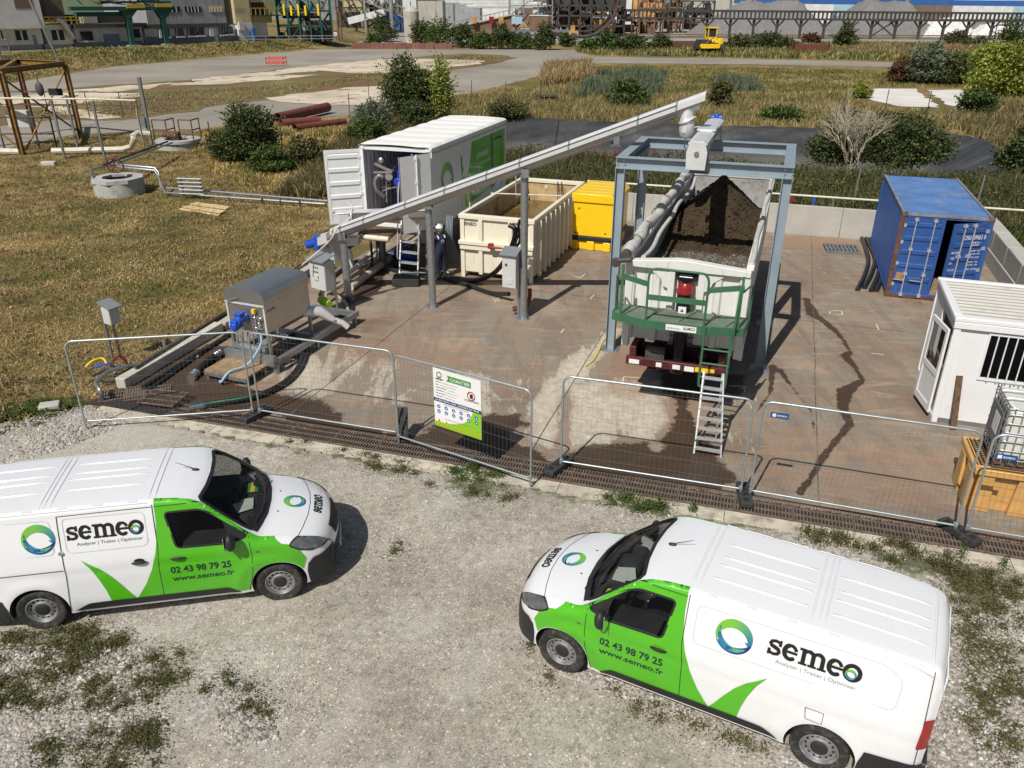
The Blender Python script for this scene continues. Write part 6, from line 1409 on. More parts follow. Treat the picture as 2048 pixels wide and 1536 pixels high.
# ---- weeds along the gravel edge and kerb
def weed_patch(name, poly, n_, h0, h1, leaf, mat, zf=.03):
    C = rand_in(poly, max(3, n_//48)); n_ = int(n_*2.2); P = C[RNG.integers(0, len(C), n_)**2 % len(C)]; P = np.column_stack([P+RNG.normal(0,1,(n_, 2))*(RNG.gamma(2.4,.036, n_)[:, None]), zf+RNG.uniform(h0, h1, n_)*RNG.uniform(0,1, n_)]); P = P[sdf(P[:, 0], P[:, 1], poly) > -.25]
    V, F_ = leaves(P, leaf, .5,.5); return tag(arr_mesh(name, V, F_, LV[mat]), kind='stuff')
for i, (poly, n_, m_) in enumerate((([(540,870),(700,900),(860,940),(1050,985),(1060,1010),(900,1000),(700,930),(540,890)],2600, 'olive'),([(870,920),(1000,945),(1010,975),(900,960)],1800, 'mid'),([(1210,990),(1335,1010),(1330,1035),(1215,1010)],2200, 'mid'),([(1600,1060),(1730,1075),(1860,1110),(2048,1150),(2048,1200),(1850,1150),(1620,1085)],5200, 'olive'),
        ([(1900,1150),(2048,1180),(2048,1536),(1960,1536),(1900,1300)],8000, 'olive'),([(-20,1290),(180,1250),(330,1320),(330,1420),(120,1440),(-20,1420)],13000, 'olive'),([(60,1480),(330,1440),(320,1540),(40,1560)],4500, 'olive'),([(680,1220),(300,1280),(480,1350),(560,1440),(420,1500),(380,1400),(230,1300)],1200, 'olive'),
        ([(-20,820),(130,790),(180,805),(120,850),(-20,870)],3600, 'mid'),([(1180,1360),(1560,1490),(1560,1536),(1300,1450)],1400, 'olive'),([(740,1090),(800,1090),(800,1110),(750,1110)],160, 'olive'),([(1040,1200),(1100,1310),(1200,1370),(1050,1400)],260, 'olive'))):
    weed_patch('yard_weeds', P_(*poly), n_, .01,.07 if i not in (2,3) else .16,.016, m_)
def thistle(label, px_, py_, h_):
    x, y = G(px_, py_); root = empty('weed_plant', (x, y, .03),0, label, 'weed', 'tall weeds growing by the drain kerb'); k = MB()
    pts = bez([(0,0,0),(.02,0, h_*.5),(.0,.02, h_)],4); k.tube(pts, .006,5); k.build('stem', LV['mid'], root)
    P = np.array([(random.gauss(0,.05*(1-z/h_)+.02), random.gauss(0,.05*(1-z/h_)+.02), z) for z in np.linspace(.02, h_, 90)]); V, F_ = leaves(P, .028,.35,.1); arr_mesh('leaf', V, F_, LV['mid'], root)
thistle('tall thistle growing through the kerb by the rightmost fence foot', 1918,1128,.42); thistle('green weed growing at the kerb at the right edge', 2004,1145,.3); thistle('weed at the kerb above the right van roof', 1385,1028,.2); thistle('leafy weed on the kerb right of the gate', 1315,1022,.3); thistle('small weed left of the gate end by the kerb', 950,940,.2)
# ---- weeds behind the wall and round the basin
WALLB = [S(-9,33.0), S(10.5,33.0),(27,39),(21.5,38.8),(10,42.2),(-1,45.6),(-7.5,48),(-8.5,44)]
blades('tall_weeds', WALLB, 50000,.6,1.4,.035, 'weed', .3)
blades('tall_weeds', WALLB, 24000,.6,1.6,.04, 'olive', .2); blades('dry_stalks', WALLB, 5000,.6,1.5,.03, 'straw', .15)
blades('red_dock_stalks', [(-2,43.6),(9,41),(13,41),(8,42.8),(-2,45.4)],2600,.7,1.6,.06, 'red', .1, clump=60)
C_ = rand_in(WALLB, 80000); C_ = np.column_stack([C_, RNG.uniform(.15,1., len(C_))**.7*(.95+.35*np.sin(C_[:, 0]*1.3)*np.cos(C_[:, 1]*1.7))]); V, F_ = leaves(C_, .06,.5,.3); tag(arr_mesh('leafy_weeds', V, F_, LV['weed']), kind='stuff')
blades('weeds_by_wall', [S(-6,32.7), S(10,32.7), S(10,34.5), S(-6,34.5)],9000,.3,1.0,.04, 'mid', .3)
RIGHTB = [(29,37),(45,42),(60,70),(36,72),(31.5,58),(30.3,49),(26.5,41)]
blades('right_weeds', RIGHTB, 26000,.3,1.2,.05, 'olive', .35); blades('right_dry_grass', RIGHTB, 24000,.3,1.0,.05, 'straw', .35)
FARB = [(-12,66.5),(0,65.2),(8.3,62.3),(22,59.5),(31,59),(45,66),(48,80),(22,78),(0,86),(-8,78)]
blades('dry_weeds', FARB, 56000,.2,.75,.045, 'field', .35); blades('dry_weeds', FARB, 12000,.3,1.0,.05, 'straw', .3)
FIELD = P_((930,222),(1010,195),(1090,170),(1090,150),(1150,135),(1350,134),(1700,141),(1800,145),(2150,170),(2150,330),(1950,230),(1740,235),(1500,235),(1200,232))
gapf = lambda P: np.where((sdf(P[:, 0], P[:, 1], P_((1742,178),(1830,178),(1850,196),(1880,216),(1800,214),(1745,200))) > -2.2) | (sdf(P[:, 0], P[:, 1], P_((1856,180),(1920,180),(1960,200),(1970,224),(1925,224),(1872,196))) > -2.2),0., 1.)
blades('field_weeds', FIELD, 130000,.12,.55,.06, 'field', .5, dens=gapf); blades('field_green_weeds', P_((1180,150),(1330,150),(1320,200),(1150,205)),9000,.6,1.5,.10, 'grey', .2, clump=170)
blades('field_green_weeds', P_((1440,160),(1500,160),(1520,190),(1430,190)),3500,.5,1.3,.10, 'grey', .2, clump=170); blades('mound_weeds', P_((1090,140),(1180,132),(1190,160),(1080,175)),8000,.7,1.9,.10, 'straw', .25)
BACKF = P_((1150,104),(1300,92),(1700,88),(2200,95),(2200,130),(1700,120),(1300,112),(1180,110))
blades('verge_weeds', BACKF, 36000,.4,1.3,.22, 'field', .3); blades('verge_weeds', BACKF, 14000,.4,1.2,.2, 'mid', .3); blades('verge_dry_weeds', P_((1660,100),(1900,96),(2200,104),(2200,120),(1700,112)),12000,.5,1.6,.12, 'straw', .25); blades('verge_red_weeds', P_((1700,98),(1860,97),(2000,106),(1800,106)),3000,.5,1.3,.14, 'red', .25, clump=80)
blades('island_grass', P_((0,235),(250,190),(640,165),(930,110),(1020,115),(780,150),(540,195),(270,236)),16000,.05,.25,.10, 'field', .8)
blades('bank_grass', P_((-100,186),(0,168),(200,135),(400,117),(640,97),(640,86),(400,93),(200,108),(0,138)),46000,.1,.45,.14, 'field', .6)
blades('roadside_weeds', P_((560,395),(640,330),(720,250),(900,230),(900,250),(760,290),(660,400),(640,405)),26000,.3,1.1,.05, 'olive', .35)
blades('roadside_weeds', P_((560,395),(640,330),(720,250),(900,230),(900,250),(760,290),(660,400),(640,405)),12000,.3,1.0,.05, 'straw', .35)
# ---- bushes and trees
B = bush
B('bush', 'large dense dark bush left of the white container', 497,322,4.2,3.3, 'dark', 15000,.075)
B('bush', 'low dark shrub joining the dense bush on its left', 447,318,2.0,1.7, 'dark', 3500,.07)
B('bush', 'low green shrub below the dense dark bush', 545,345,2.6,1.5, 'mid', 4500,.07)
B('bush', 'loose green scrub right of the dense dark bush', 610,335,3.0,1.8, 'olive', 5000,.07)
B('bush', 'grey green scrub left of the tall bush behind the white container', 745,270,3.6,2.3, 'grey', 7000,.07)
B('bush', 'rounded green shrub just left of the white container roof', 735,292,2.8,1.9, 'mid', 6500,.07)
B('tree', 'tall bushy tree behind the white container, left of the slim sapling', 815,246,4.2,5.0, 'dark', 14000,.09, 'tree')
B('bush', 'dense green bush at the foot of the tall bushy tree', 838,262,3.0,2.2, 'dark', 8000,.07)
B('sapling', 'slim pale green sapling right of the tall bushy tree', 886,250,1.9,4.6, 'lime', 2600,.10, 'tree', slim=True, nl=11)
B('bush', 'orange green shrub above the left end of the basin', 1015,236,3.6,1.5, 'olive', 4000,.08)
B('bush', 'dark yellow-tipped bush in the middle of the weedy field', 1255,212,4.6,2.3, 'mid', 6500,.11)
B('bush', 'brownish bush behind the conveyor outlet', 1440,215,2.4,2.2, 'olive', 3500,.10)
B('bush', 'low green bush beyond the basin right of the portal', 1560,245,3.6,1.3, 'mid', 4200,.09)
B('bush', 'low green bush above the bare tree', 1690,250,3.0,1.2, 'mid', 3500,.09)
B('bush', 'big dark green bush right of the bare tree behind the wall', 1800,338,5.0,3.1, 'dark', 17000,.075)
B('bush', 'dark green bush left of the bare tree', 1668,330,3.8,2.5, 'dark', 10000,.075)
B('bush', 'dark bush cut off by the right edge', 2035,345,2.8,2.6, 'dark', 9000,.08)
B('bush', 'sprawling green bush right of the white slabs', 1950,232,3.6,2.2, 'mid', 6500,.10)
B('tree', 'bright yellow green tree at the right edge', 1995,195,7.5,5.2, 'lime', 12000,.15, 'tree')
B('tree', 'second yellow green tree at the right edge behind the first', 2050,170,6.5,4.6, 'mid', 7000,.15, 'tree')
B('bush', 'dense grey green thicket above the left white slab', 1850,168,6.5,4.4, 'grey', 9000,.14)
B('bush', 'reddish brown thicket above the left white slab', 1800,166,4.0,2.6, 'red', 5000,.13)
B('bush', 'dark green thicket above the right white slab', 1905,170,7.0,3.6, 'dark', 8000,.14)
B('bush', 'yellow green clump beside the left white slab', 1720,196,2.2,1.4, 'lime', 2200,.10)
for i, (a, b_, w_, h_, kd_) in enumerate(((768,84,7.5,5.6, 'dark'),(745,92,4,2.2, 'mid'),(845,92,6,5.0, 'dark'),(880,94,8,5.8, 'mid'),(930,95,7,4.6, 'dark'),(965,98,6,3.2, 'mid'),(1003,98,6,4.2, 'dark'),(1045,98,6,2.6, 'mid'),(1088,100,5,5.0, 'dark'),(1135,94,4,2.4, 'mid'),(1180,103,6,2.4, 'mid'),(1215,103,7,3.4, 'mid'),(1262,104,7,3.0, 'dark'),(1318,101,6,3.0, 'dark'),
        (1478,100,6,2.8, 'olive'),(1530,100,8,3.2, 'dark'),(1565,100,6,2.4, 'olive'),(1690,97,6,5.0, 'dark'),(1915,96,6,3.6, 'olive'),(1960,96,5,2.4, 'grey'),(2015,95,8,6.4, 'dark'),(1620,92,4,2.6, 'red'))):
    B('bush', ['round dark bush left of the pale silo', 'low shrub on the red kerb left of the silo', 'dark bush right beside the pale silo', 'tall mid green bush behind the red kerb', 'dark bush right of the tall green one', 'low bush below the concrete ramp', 'rounded bush left of the rusty crane truck', 'low green bush below the crane truck wheels', 'dark bush in front of the crane truck cabin', 'small bush left of the orange machine', 'small bush right of the grey road fork', 'light green bush beyond the road fork', 'spreading bush left of the rusty bucket', 'dark bush beside the rusty bucket', 'brown scrub right of the yellow loader', 'dark scrub between loader and red bucket', 'thin scrub behind the red bucket', 'round dark bush standing alone by the far road', 'scraggy bush near the far road, right side', 'grey shrub near the far road, right side', 'dark tree at the far right by the road', 'reddish shrub behind the red bucket'][i], a, b_, w_, h_, kd_, 2600,.20, 'bush', 'far bushes along the works road', nl=6)
# bare tree
x, y = G(1697,352); bt = empty('bare_tree', (x, y, 0),0, 'leafless pale tree in front of the dark bushes behind the wall', 'tree'); k = MB()
def branch(p, d, L, r_, dep):
    q = p+d*L; mid = p.lerp(q, .5)+Vector((random.gauss(0, L*.05), random.gauss(0, L*.05),0)); k.tube([p, mid, q],[r_, r_*.85, r_*.65],5 if dep > 2 else 4, caps=False)
    if dep == 0: return
    for _ in range(3 if dep > 1 else 2):
        nd = (d+Vector((random.gauss(0,.42), random.gauss(0,.42), random.gauss(.06,.25)))).normalized(); branch(p.lerp(q, random.uniform(.55,1)), nd, L*random.uniform(.62,.88), r_*.62, dep-1)
for a in range(5): branch(Vector((0,0,.1)), Vector((math.cos(a*1.26)*.42, math.sin(a*1.26)*.42,1)).normalized(),1.25,.055,5)
k.build('trunk', M['bark_pale'], bt)
# field fence posts
for i, (px_, py_) in enumerate(((700,238),(738,198),(857,210) if False else (943,205),(1011,208),(1080,210),(1148,212),(1370,210),(1523,222),(1602,222),(1685,225),(1768,228),(1852,232),(565,300),(425,310),(1230,215))):
    x, y = G(px_, py_); k = MB(); k.cyl((x, y, 0),(x+.03, y, 1.9),.035, n=6); tag(k.build('wire_fence_post', M['dark_steel']), 'thin dark post of the wire fence in the weeds beyond the basin', 'post', 'thin dark fence posts in the field')
x, y = G(1095,205); k = MB(); k.box((x-.9, y, .5),(x+.9, y+.9,.6)); k.box((x-.9, y, 0),(x-.8, y+.1,.5)); k.box((x+.8, y, 0),(x+.9, y+.1,.5)); k.box((x-.8, y+.3,.1),(x+.8, y+.35,.5)); tag(k.build('old_bench', M['dark_steel']), 'old grey bench-like frame standing in the weeds beyond the basin', 'frame')
x, y = G(550,133); k = MB(); [k.box((x+dx, y+dy, 0),(x+dx+.08, y+dy+.08,1.3)) for dx in (-1.2,1.2) for dy in (0,1.6)]; [k.box((x-1.2, y+dy, z),(x+1.28, y+dy+.05, z+.28)) for dy in (0,1.6) for z in (.3,.9)]
tag(k.build('barrier', pm('barrier_red', (.55,.10,.07),.6, var=.2)), 'small red barrier cage on the pale concrete beside the road', 'barrier')
# ================================================================== INDUSTRIAL BACKDROP
def hit(o, an, px_, py_):
    """photo coordinate -> (distance along wall, height) on the vertical plane through o with direction an"""
    d = FWD+RGT*(px_-1024)/CF-UPV*(py_-768)/CF; nx_, ny_ = -math.sin(an), math.cos(an)
    t = (o[0]*nx_+o[1]*ny_)/(d[0]*nx_+d[1]*ny_); x, y, z = d[0]*t, d[1]*t, CH+d[2]*t
    return (x-o[0])*math.cos(an)+(y-o[1])*math.sin(an), z
def bm_(name, c, **kw): mk(name, c, .8, var=kw.pop('var', .12), scale=kw.pop('scale', .5), **kw); return M[name]
bm_('wall_white', (.62,.63,.62), dirt=(.42,.42,.41), da=.55, ds=.2, streak=True); bm_('wall_blue', (.22,.25,.32)); bm_('clad_grey', (.30,.31,.33), dirt=(.20,.20,.19), da=.5, ds=.5, streak=True); bm_('clad_yellow', (.52,.44,.24), dirt=(.36,.30,.17), da=.52, ds=.3, streak=True); bm_('clad_brown', (.17,.12,.085)); bm_('crane_green', (.012,.075,.058)); bm_('rail_yellow', (.50,.36,.05)); bm_('win_dark', (.02,.024,.03), var=.5); bm_('roof_dark', (.07,.065,.06)); bm_('blue_hall', (.03,.11,.34)); bm_('blue_pale', (.32,.46,.56)); bm_('silo_conc', (.42,.40,.35), dirt=(.27,.25,.21), da=.52, ds=.3, streak=True); bm_('plant_brown', (.16,.10,.065), var=.4); bm_('plant_dark', (.045,.042,.04), var=.3); bm_('plant_orange', (.50,.27,.09), var=.3); bm_('plant_grey', (.22,.225,.22), var=.3); bm_('brick', (.20,.09,.065), var=.3)
def facade(o, an, name, label, cat='building'):
    root = empty(name, (o[0], o[1],0), an, label, cat)
    def put(nm, mat, x0, y0, x1, y1, d0=0., d1=.3, parent=None, base=None):
        u0, z1_ = hit(o, an, x0, y0); u1, z0_ = hit(o, an, x1, y1)
        if base is not None: z0_ = base
        k = MB(); k.box((u0, d0, z0_),(u1, d1, z1_)); return k.build(nm, M[mat], parent or root, smooth=0)
    return root, put
FO = G(0,103,1.4); FE = G(530,83,1.4); FA = math.atan2(FE[1]-FO[1], FE[0]-FO[0])
def window(put, x0, y0, x1, y1, d=-.06, n_=1, frame='wall_white'):
    w_ = put('window', 'win_dark', x0, y0, x1, y1, d, -.001+0)
    for i in range(1, n_+1): xm = x0+(x1-x0)*i/(n_+1); put('glazing_bar', frame, xm-.7, y0, xm+.7, y1, d-.05, d-.003, w_)
    put('sill', frame, x0-1.5, y1, x1+1.5, y1+2,-.14,-.001, w_)
r1, put = facade(FO, FA, 'factory_annex', 'white and blue based works building at the far left with brown panel above')
put('wall', 'wall_white', -40,50,88,88,0,8); put('wall_base', 'wall_blue', -40,88,88,104,.004,8, base=1.2); put('upper_cladding', 'wall_white', -60,-60,86,56,-.8,8); put('brown_panel', 'clad_brown', 8,-60,63,17,-.84,-.801)
window(put, 29,61,57,81); window(put, -8,61,8,81); put('door', 'wall_blue', 64,70,76,92,-.05,0)
r2, put = facade(FO, FA, 'factory_building', 'white works building with silver duct and yellow railing on its roof'); put('wall', 'wall_white', 88.4,50,148,88,-.02,9); put('wall_base', 'wall_blue', 88.4,88,148,104,-.01,9, base=1.2); put('upper_storey', 'clad_brown', 90,-60,150,44,3,12); window(put, 101,60,130,81,-.1)
for a in range(86,164,11): put('rail_post', 'rail_yellow', a, 34, a+.9,49,-.2,-.1)
put('rail', 'rail_yellow', 86,33,162,34.4,-.2,-.1); put('rail', 'rail_yellow', 86,40,162,41,-.2,-.1)
k = MB(); pts = []
for a in ((108,38),(116,40),(124,48),(130,58),(138,68),(142,78)): u, z = hit(FO, FA, *a); pts.append((u, -.7, z))
k.tube(bez(pts, 4),.42,14); k.build('duct', M['chrome'], r2)
r3, put = facade(FO, FA, 'low_works_building', 'low grey works building with roller shutter below the green crane'); put('wall', 'wall_white', 148.5,53,290,86,.3,8); put('wall_base', 'wall_blue', 148.5,86,290,102,.296,8, base=1.2); put('roof', 'roof_dark', 146,48,292,53,-.5,8.5); window(put, 161,63,188,82,.24); window(put, 265,58,282,76,.24); s_ = put('shutter', 'wall_blue', 207,68,245,96,.25,.31)
put('roof_tank', 'silo_conc', 176,30,208,46,2,4); put('roof_plant', 'plant_dark', 160,30,290,47,4,6)
r4, put = facade(FO, FA, 'grey_clad_hall', 'tall grey clad works hall with window bands and white ground floor'); put('upper_cladding', 'clad_grey', 284,-60,462,49,1.2,16); put('eave', 'roof_dark', 292,49,462,53.5,.4,16); put('wall', 'wall_white', 292,53.5,476,74,.8,16); put('wall_base', 'wall_blue', 292,74,476,92,.796,16, base=1.2)
for a, b in ((325,368),(376,410),(425,455)): 
    w_ = put('window_band', 'win_dark' if a < 420 else 'clad_yellow', a, 13, b, 24,1.12,1.2)
    for t in range(1,5): put('glazing_bar', 'wall_white', a+(b-a)*t/5-.4,13, a+(b-a)*t/5+.4,24,1.06,1.119, w_)
for a, b, c, d in ((328,56,341,74),(354,55,369,73),(378,54,392,72),(396,54,410,71),(441,53,447,70),(452,53,458,69),(463,53,467,68)): window(put, a, b, c, d, .72)
put('door', 'wall_white', 432,57,441,84,.74,.8); put('air_unit', 'cabinet', 320,60,331,76,.3,.75); put('air_unit', 'cabinet', 421,58,431,73,.3,.75)
r5, put = facade(FO, FA, 'yellow_clad_tower', 'tall yellow clad works tower with faded lettering and white base'); put('upper_cladding', 'clad_yellow', 462,-60,507,47,.6,14); put('wall', 'wall_white', 478,47,512,86,.5,14, base=1.2); put('side_cladding', 'clad_brown' if False else 'clad_yellow', 507.5,-60,566,32,2.5,14); put('side_wall', 'wall_white', 510,46,552,74,2.4,14); put('side_band', 'clad_yellow', 508,32,560,46,2.45,14); put('side_base', 'wall_blue', 510,74,552,88,2.38,14, base=1.2)
w_ = put('window', 'win_dark', 517,5,545,30,2.4,2.5); [put('glazing_bar', 'rust_red', 517+6.5*i, 5,518+6.5*i, 30,2.3,2.399, w_) for i in range(1,4)]; put('air_unit', 'cabinet', 478,44,490,60,.0,.5); put('blue_locker', 'blue_hall', 502,57,510,84,-.5,.2)
for i in range(7): put('faded_letter', 'clad_grey', 472+3.2*i, 14,473.6+3.2*i, 25,.55,.599)
for a in range(506,568,9): put('rail_post', 'rail_yellow', a, 16, a+.7,30,.6,.7)
put('rail', 'rail_yellow', 505,15.5,566,17,.6,.7); put('balcony', 'crane_green', 505,30,566,32,.5,2.4)
# green gantry crane
cg = empty('gantry_crane', (FO[0], FO[1],0), FA, 'dark green loading gantry on two flared columns in front of the works', 'crane')
def cput(nm, mat, x0, y0, x1, y1, d0, d1): u0, z1_ = hit(FO, FA, x0, y0); u1, z0_ = hit(FO, FA, x1, y1); k = MB(); k.box((u0, d0, z0_),(u1, d1, z1_)); return k.build(nm, M[mat], cg, smooth=0)
cput('beam', 'crane_green', 122,13,330,20,-3.2,-2.2); cput('beam', 'crane_green', 180,2,330,6,-2.0,-1.0); cput('deck', 'crane_green', 140,24,240,32,-2.4,-1)
for x0, x1, xb, yb in ((220,258,250,96),(290,326,318,91)):
    k = MB(); a = [hit(FO, FA, *q) for q in ((x0,17),(x1,17),((x0+x1)/2+5,36),((x0+x1)/2-5,36))]; k.prism(a, lambda u, v, d: (u, d, v),-3.1,-2.3); k.build('column_head', M['crane_green'], cg, smooth=0)
    a, b = hit(FO, FA, (x0+x1)/2,34), hit(FO, FA, xb, yb); k = MB(); k.bar((a[0],-2.7, a[1]),(b[0],-2.7,1.2),.75,.75, up=(0,1,0)); k.build('column', M['crane_green'], cg, smooth=0); k = MB(); k.box((b[0]-.9,-3.4,1.1),(b[0]+.9,-2,1.75)); k.build('foot', M['silo_conc'], cg)
cput('operator_box', 'rail_yellow', 232,8,270,16,-3.4,-3.21); cput('operator_box', 'rail_yellow', 290,7,323,14,-3.4,-3.21)
for i in range(16): 
    a, b = hit(FO, FA, random.uniform(130,330), random.uniform(-10,14)), hit(FO, FA, random.uniform(130,330), random.uniform(-10,14)); k = MB(); k.bar((a[0],-2.4+random.uniform(-.5,.5), a[1]),(b[0],-2.4, b[1]),.15,.15); k.build('strut', M['crane_green' if i % 3 else 'rail_yellow'], cg, smooth=0)
# embankment steps
p, q = Vector((*G(246,124,.1),.1)), Vector((*G(203,86,1.45),1.5)); es = empty('bank_stairs', (0,0,0),0, 'short stair with white handrails down the grass bank', 'stairs'); sd_ = Vector((1.1,.3,0))
for s_ in (0,1): k = MB(); k.bar(p+sd_*s_, q+sd_*s_, .12,.3); k.tube([p+sd_*s_, p+sd_*s_+Vector((0,0,1)), q+sd_*s_+Vector((0,0,1)), q+sd_*s_],.07,6); k.build('handrail', M['alu'], es)
for i in range(7): a = p.lerp(q, i/7); k = MB(); k.bar(a, a+sd_, .4,.08); k.build('tread', M['mid_steel'], es)
# generic plant frames: real three-dimensional lattices standing at their own distance
def lattice(name, label, x0, x1, y0, yb, mat='plant_dark', zb_=0, bays=4, floors=3, dep=8, extra=20, r_=.28, fills=(), cat='plant'):
    o = G((x0+x1)/2, yb, zb_); D = math.hypot(*o); s_ = D/CF*1.0; wd = (x1-x0)*s_; ht = GD((x0+x1)/2, y0, o[1])[2]-zb_
    an = math.atan2(o[1], o[0])-PI/2; root = empty(name, (o[0], o[1], zb_), an, label, cat)
    k = MB()
    for i in range(bays+1):
        for y in (0, dep): k.bar((-wd/2+wd*i/bays, y, 0),(-wd/2+wd*i/bays, y, ht), r_, r_, up=(0,1,0))
    for j in range(1, floors+1):
        z = ht*j/floors
        for y in (0, dep): k.bar((-wd/2, y, z),(wd/2, y, z), r_, r_)
        for i in range(bays+1): k.bar((-wd/2+wd*i/bays, 0, z),(-wd/2+wd*i/bays, dep, z), r_*.8, r_*.8)
    k.build('frame', M[mat], root, smooth=0)
    k = MB()
    for i in range(extra):
        a = random.randrange(bays); b = random.randrange(floors); xa = -wd/2+wd*a/bays; za = ht*b/floors
        if i % 2: k.bar((xa, random.choice((0, dep)), za),(xa+wd/bays, random.choice((0, dep)), za+ht/floors), r_*.6, r_*.6)
        else: k.cyl((xa+random.uniform(0, wd/bays), random.uniform(0, dep), za),(xa+random.uniform(0, wd/bays), random.uniform(0, dep), za+random.uniform(.3,1)*ht/floors), random.uniform(.2,.9), n=8)
    if extra: k.build('pipework', M[mat], root)
    for (u0, v0, u1, v1, m2) in fills: k = MB(); k.box((-wd/2+wd*u0, dep*.3, ht*v0),(-wd/2+wd*u1, dep*.9, ht*v1)); k.build('cladding', M[m2], root, smooth=0)
    return root
lattice('pipe_rack', 'green framed pipe rack right of the yellow tower', 566,660,-8,82, 'crane_green', 1.3,5,3,8,34,.3,((.5,0,.98,.45, 'plant_dark'),(.45,.1,.55,.42, 'silo_conc'),(.15,.0,.5,.3, 'plant_brown'),(.1,.7,.9,.9, 'plant_grey'),(.1,.5,.8,.62, 'plant_dark')))
for i, a in enumerate((577,591,605,619,644)):
    o = G(a, 82,1.3); k = MB(); z1_ = GD(a, 8+i % 2*3, o[1]-1)[2]; z0_ = GD(a, 31, o[1]-1)[2]; k.box((o[0]-.17, o[1]-1, z0_),(o[0]+.17, o[1]-.7, z1_)); tag(k.build('yellow_valve_post', M['yellow']), 'one of the bright yellow uprights on the green pipe rack', 'upright', 'yellow uprights on the pipe rack')
lattice('works_fence', 'grey guard railing along the top of the bank', 478,655,72,84, 'plant_grey', 1.4,9,2,.1,0,.1, cat='railing')
lattice('process_plant', 'dark process plant with yellow column behind the road', 684,800,-10,66, 'plant_dark', 0,5,3,20,40,.4,((0,.0,.35,.55, 'plant_dark'),(.1,.55,.5,.85, 'clad_yellow'),(.55,.25,1,.5, 'blue_hall'),(.4,.75,.9,1.1, 'wall_white'),(.0,.85,.4,1.1, 'plant_grey')))
def bbox(name, label, x0, y0, x1, y1, yb, mat, dep=10, cat='building', zb_=0, seg=None, base=True):
    o = G((x0+x1)/2, yb, zb_); a, b = GD(x0, y0, o[1]), GD(x1, y1, o[1]); k = MB(); k.box((a[0], o[1], zb_ if base else b[2]),(b[0], o[1]+dep, a[2])); r_ = k.build(name, M[mat], smooth=0); tag(r_, label, cat); return r_
o = G(685,70); k = MB(); a = GD(683,-20, o[1]); b = GD(687,27, o[1]); k.box((a[0], o[1], b[2]),(b[0], o[1]+1, a[2])); tag(k.build('yellow_column', M['yellow']), 'tall bright yellow column rising from the process plant', 'column')
for x_, lb in ((678, 'left dark pole beside the round red sign'),(684, 'right dark pole beside the round red sign')): o = G(x_, 82,.5); k = MB(); z1_ = GD(x_, 24, o[1])[2]; k.cyl((o[0], o[1],0),(o[0], o[1], z1_),.22, n=8); tag(k.build('pole', M['plant_brown']), lb, 'pole')
o = G(672,82,.5); sg2 = empty('road_sign', (o[0], o[1],0),0, 'round red and white no-entry style sign on a short post', 'sign'); k = MB(); k.cyl((0,0,0),(0,0,1.5),.06, n=6); k.build('post', M['mid_steel'], sg2); k = MB(); k.cyl((0,0,1.9),(0,-.05,1.9),.62, n=20); k.build('disc', M['red_paint'], sg2); k = MB(); k.cyl((0,-.05,1.9),(0,-.07,1.9),.42, n=20); k.build('disc_face', M['white_text'], sg2); k = MB(); k.box((-.25,-.09,1.82),(.25,-.072,1.98)); k.build('bar', M['gap'], sg2)
cvb = empty('belt_conveyor', (0,0,0),0, 'white covered belt conveyor slanting up left of the blue hall', 'conveyor'); k = MB(); a, b = GD(698,42,230), GD(770,24,230); k.bar(a, b, 3,1.6); k.build('cover', M['wall_white'], cvb, smooth=0)
for x_, y_ in ((712,40),(735,34),(758,28)): a = GD(x_, y_, 230); k = MB(); k.bar(a, (a[0], a[1],0),.4,.4, up=(0,1,0)); k.build('trestle', M['plant_dark'], cvb)
cvc = empty('belt_conveyor', (0,0,0),0, 'blue grey lattice conveyor gallery sloping down to the blue hall', 'conveyor'); k = MB()
a, b = Vector(GD(728,2,225)), Vector(GD(812,36,225)); k.bar(a, b, .3,.3); k.bar(a+Vector((0,0,2.2)), b+Vector((0,0,2.2)),.3,.3)
for i in range(14): k.bar(a.lerp(b, i/14)+Vector((0,0,2.2*(i % 2))), a.lerp(b, (i+1)/14)+Vector((0,0,2.2*((i+1) % 2))),.2,.2)
k.bar(a, (a.x, a.y, 0),.5,.5, up=(0,1,0)); k.build('gallery', M['plant_grey'], cvc, smooth=0); a = Vector(GD(783,22,224)); k = MB(); k.cyl((a.x, a.y, 0),(a.x, a.y, 20),.55, n=12); k.build('column', M['plant_grey'], cvc)
bbox('blue_hall', 'blue clad low hall left of the pale silo', 762,30,816,56,60, 'blue_hall')
bbox('white_silo_block', 'white square block behind the pale silo', 803,-8,834,38,60, 'wall_white'); bbox('grey_silo_block', 'grey concrete silo block right of the white one', 834,2,886,40,60, 'silo_conc', 12)
si = empty('silo', (*G(825,88),0),0, 'pale grey cylindrical concrete silo with domed top by the road', 'silo'); k = MB(); k.lathe([(1.65,0),(1.65,6.4)],28); k.build('shell', M['silo_conc'], si, smooth=30); k = MB(); k.lathe([(1.65,6.4),(1.2,6.95),(.4,7.4),(0,7.45)],28); k.build('dome', M['silo_conc'], si); k = MB(); k.cyl((0,0,7.3),(0,0,8.3),.12, n=6); k.build('vent', M['mid_steel'], si); k = MB(); k.box((.1,-1.75,.4),(1.4,-1.55,1.7)); k.build('door', M['rust_red'], si); k = MB(); k.box((1.6,-.5,1.7),(3,.5,1.8)); k.box((1.6,-.5,2.5),(3,-.45,2.55)); k.build('platform', M['mid_steel'], si)
p, q = G(705,97), G(905,98); k = MB(); 
for i in range(22): a, b = Vector((*p, .5)).lerp(Vector((*q, .5)), i/22), Vector((*p, .5)).lerp(Vector((*q, .5)),(i+.96)/22); k.bar(a, b, .8,1.0+.12*(i % 3))
tag(k.build('low_brick_wall', M['brick'], smooth=0), 'long low rust-red wall along the road below the silo', 'wall')
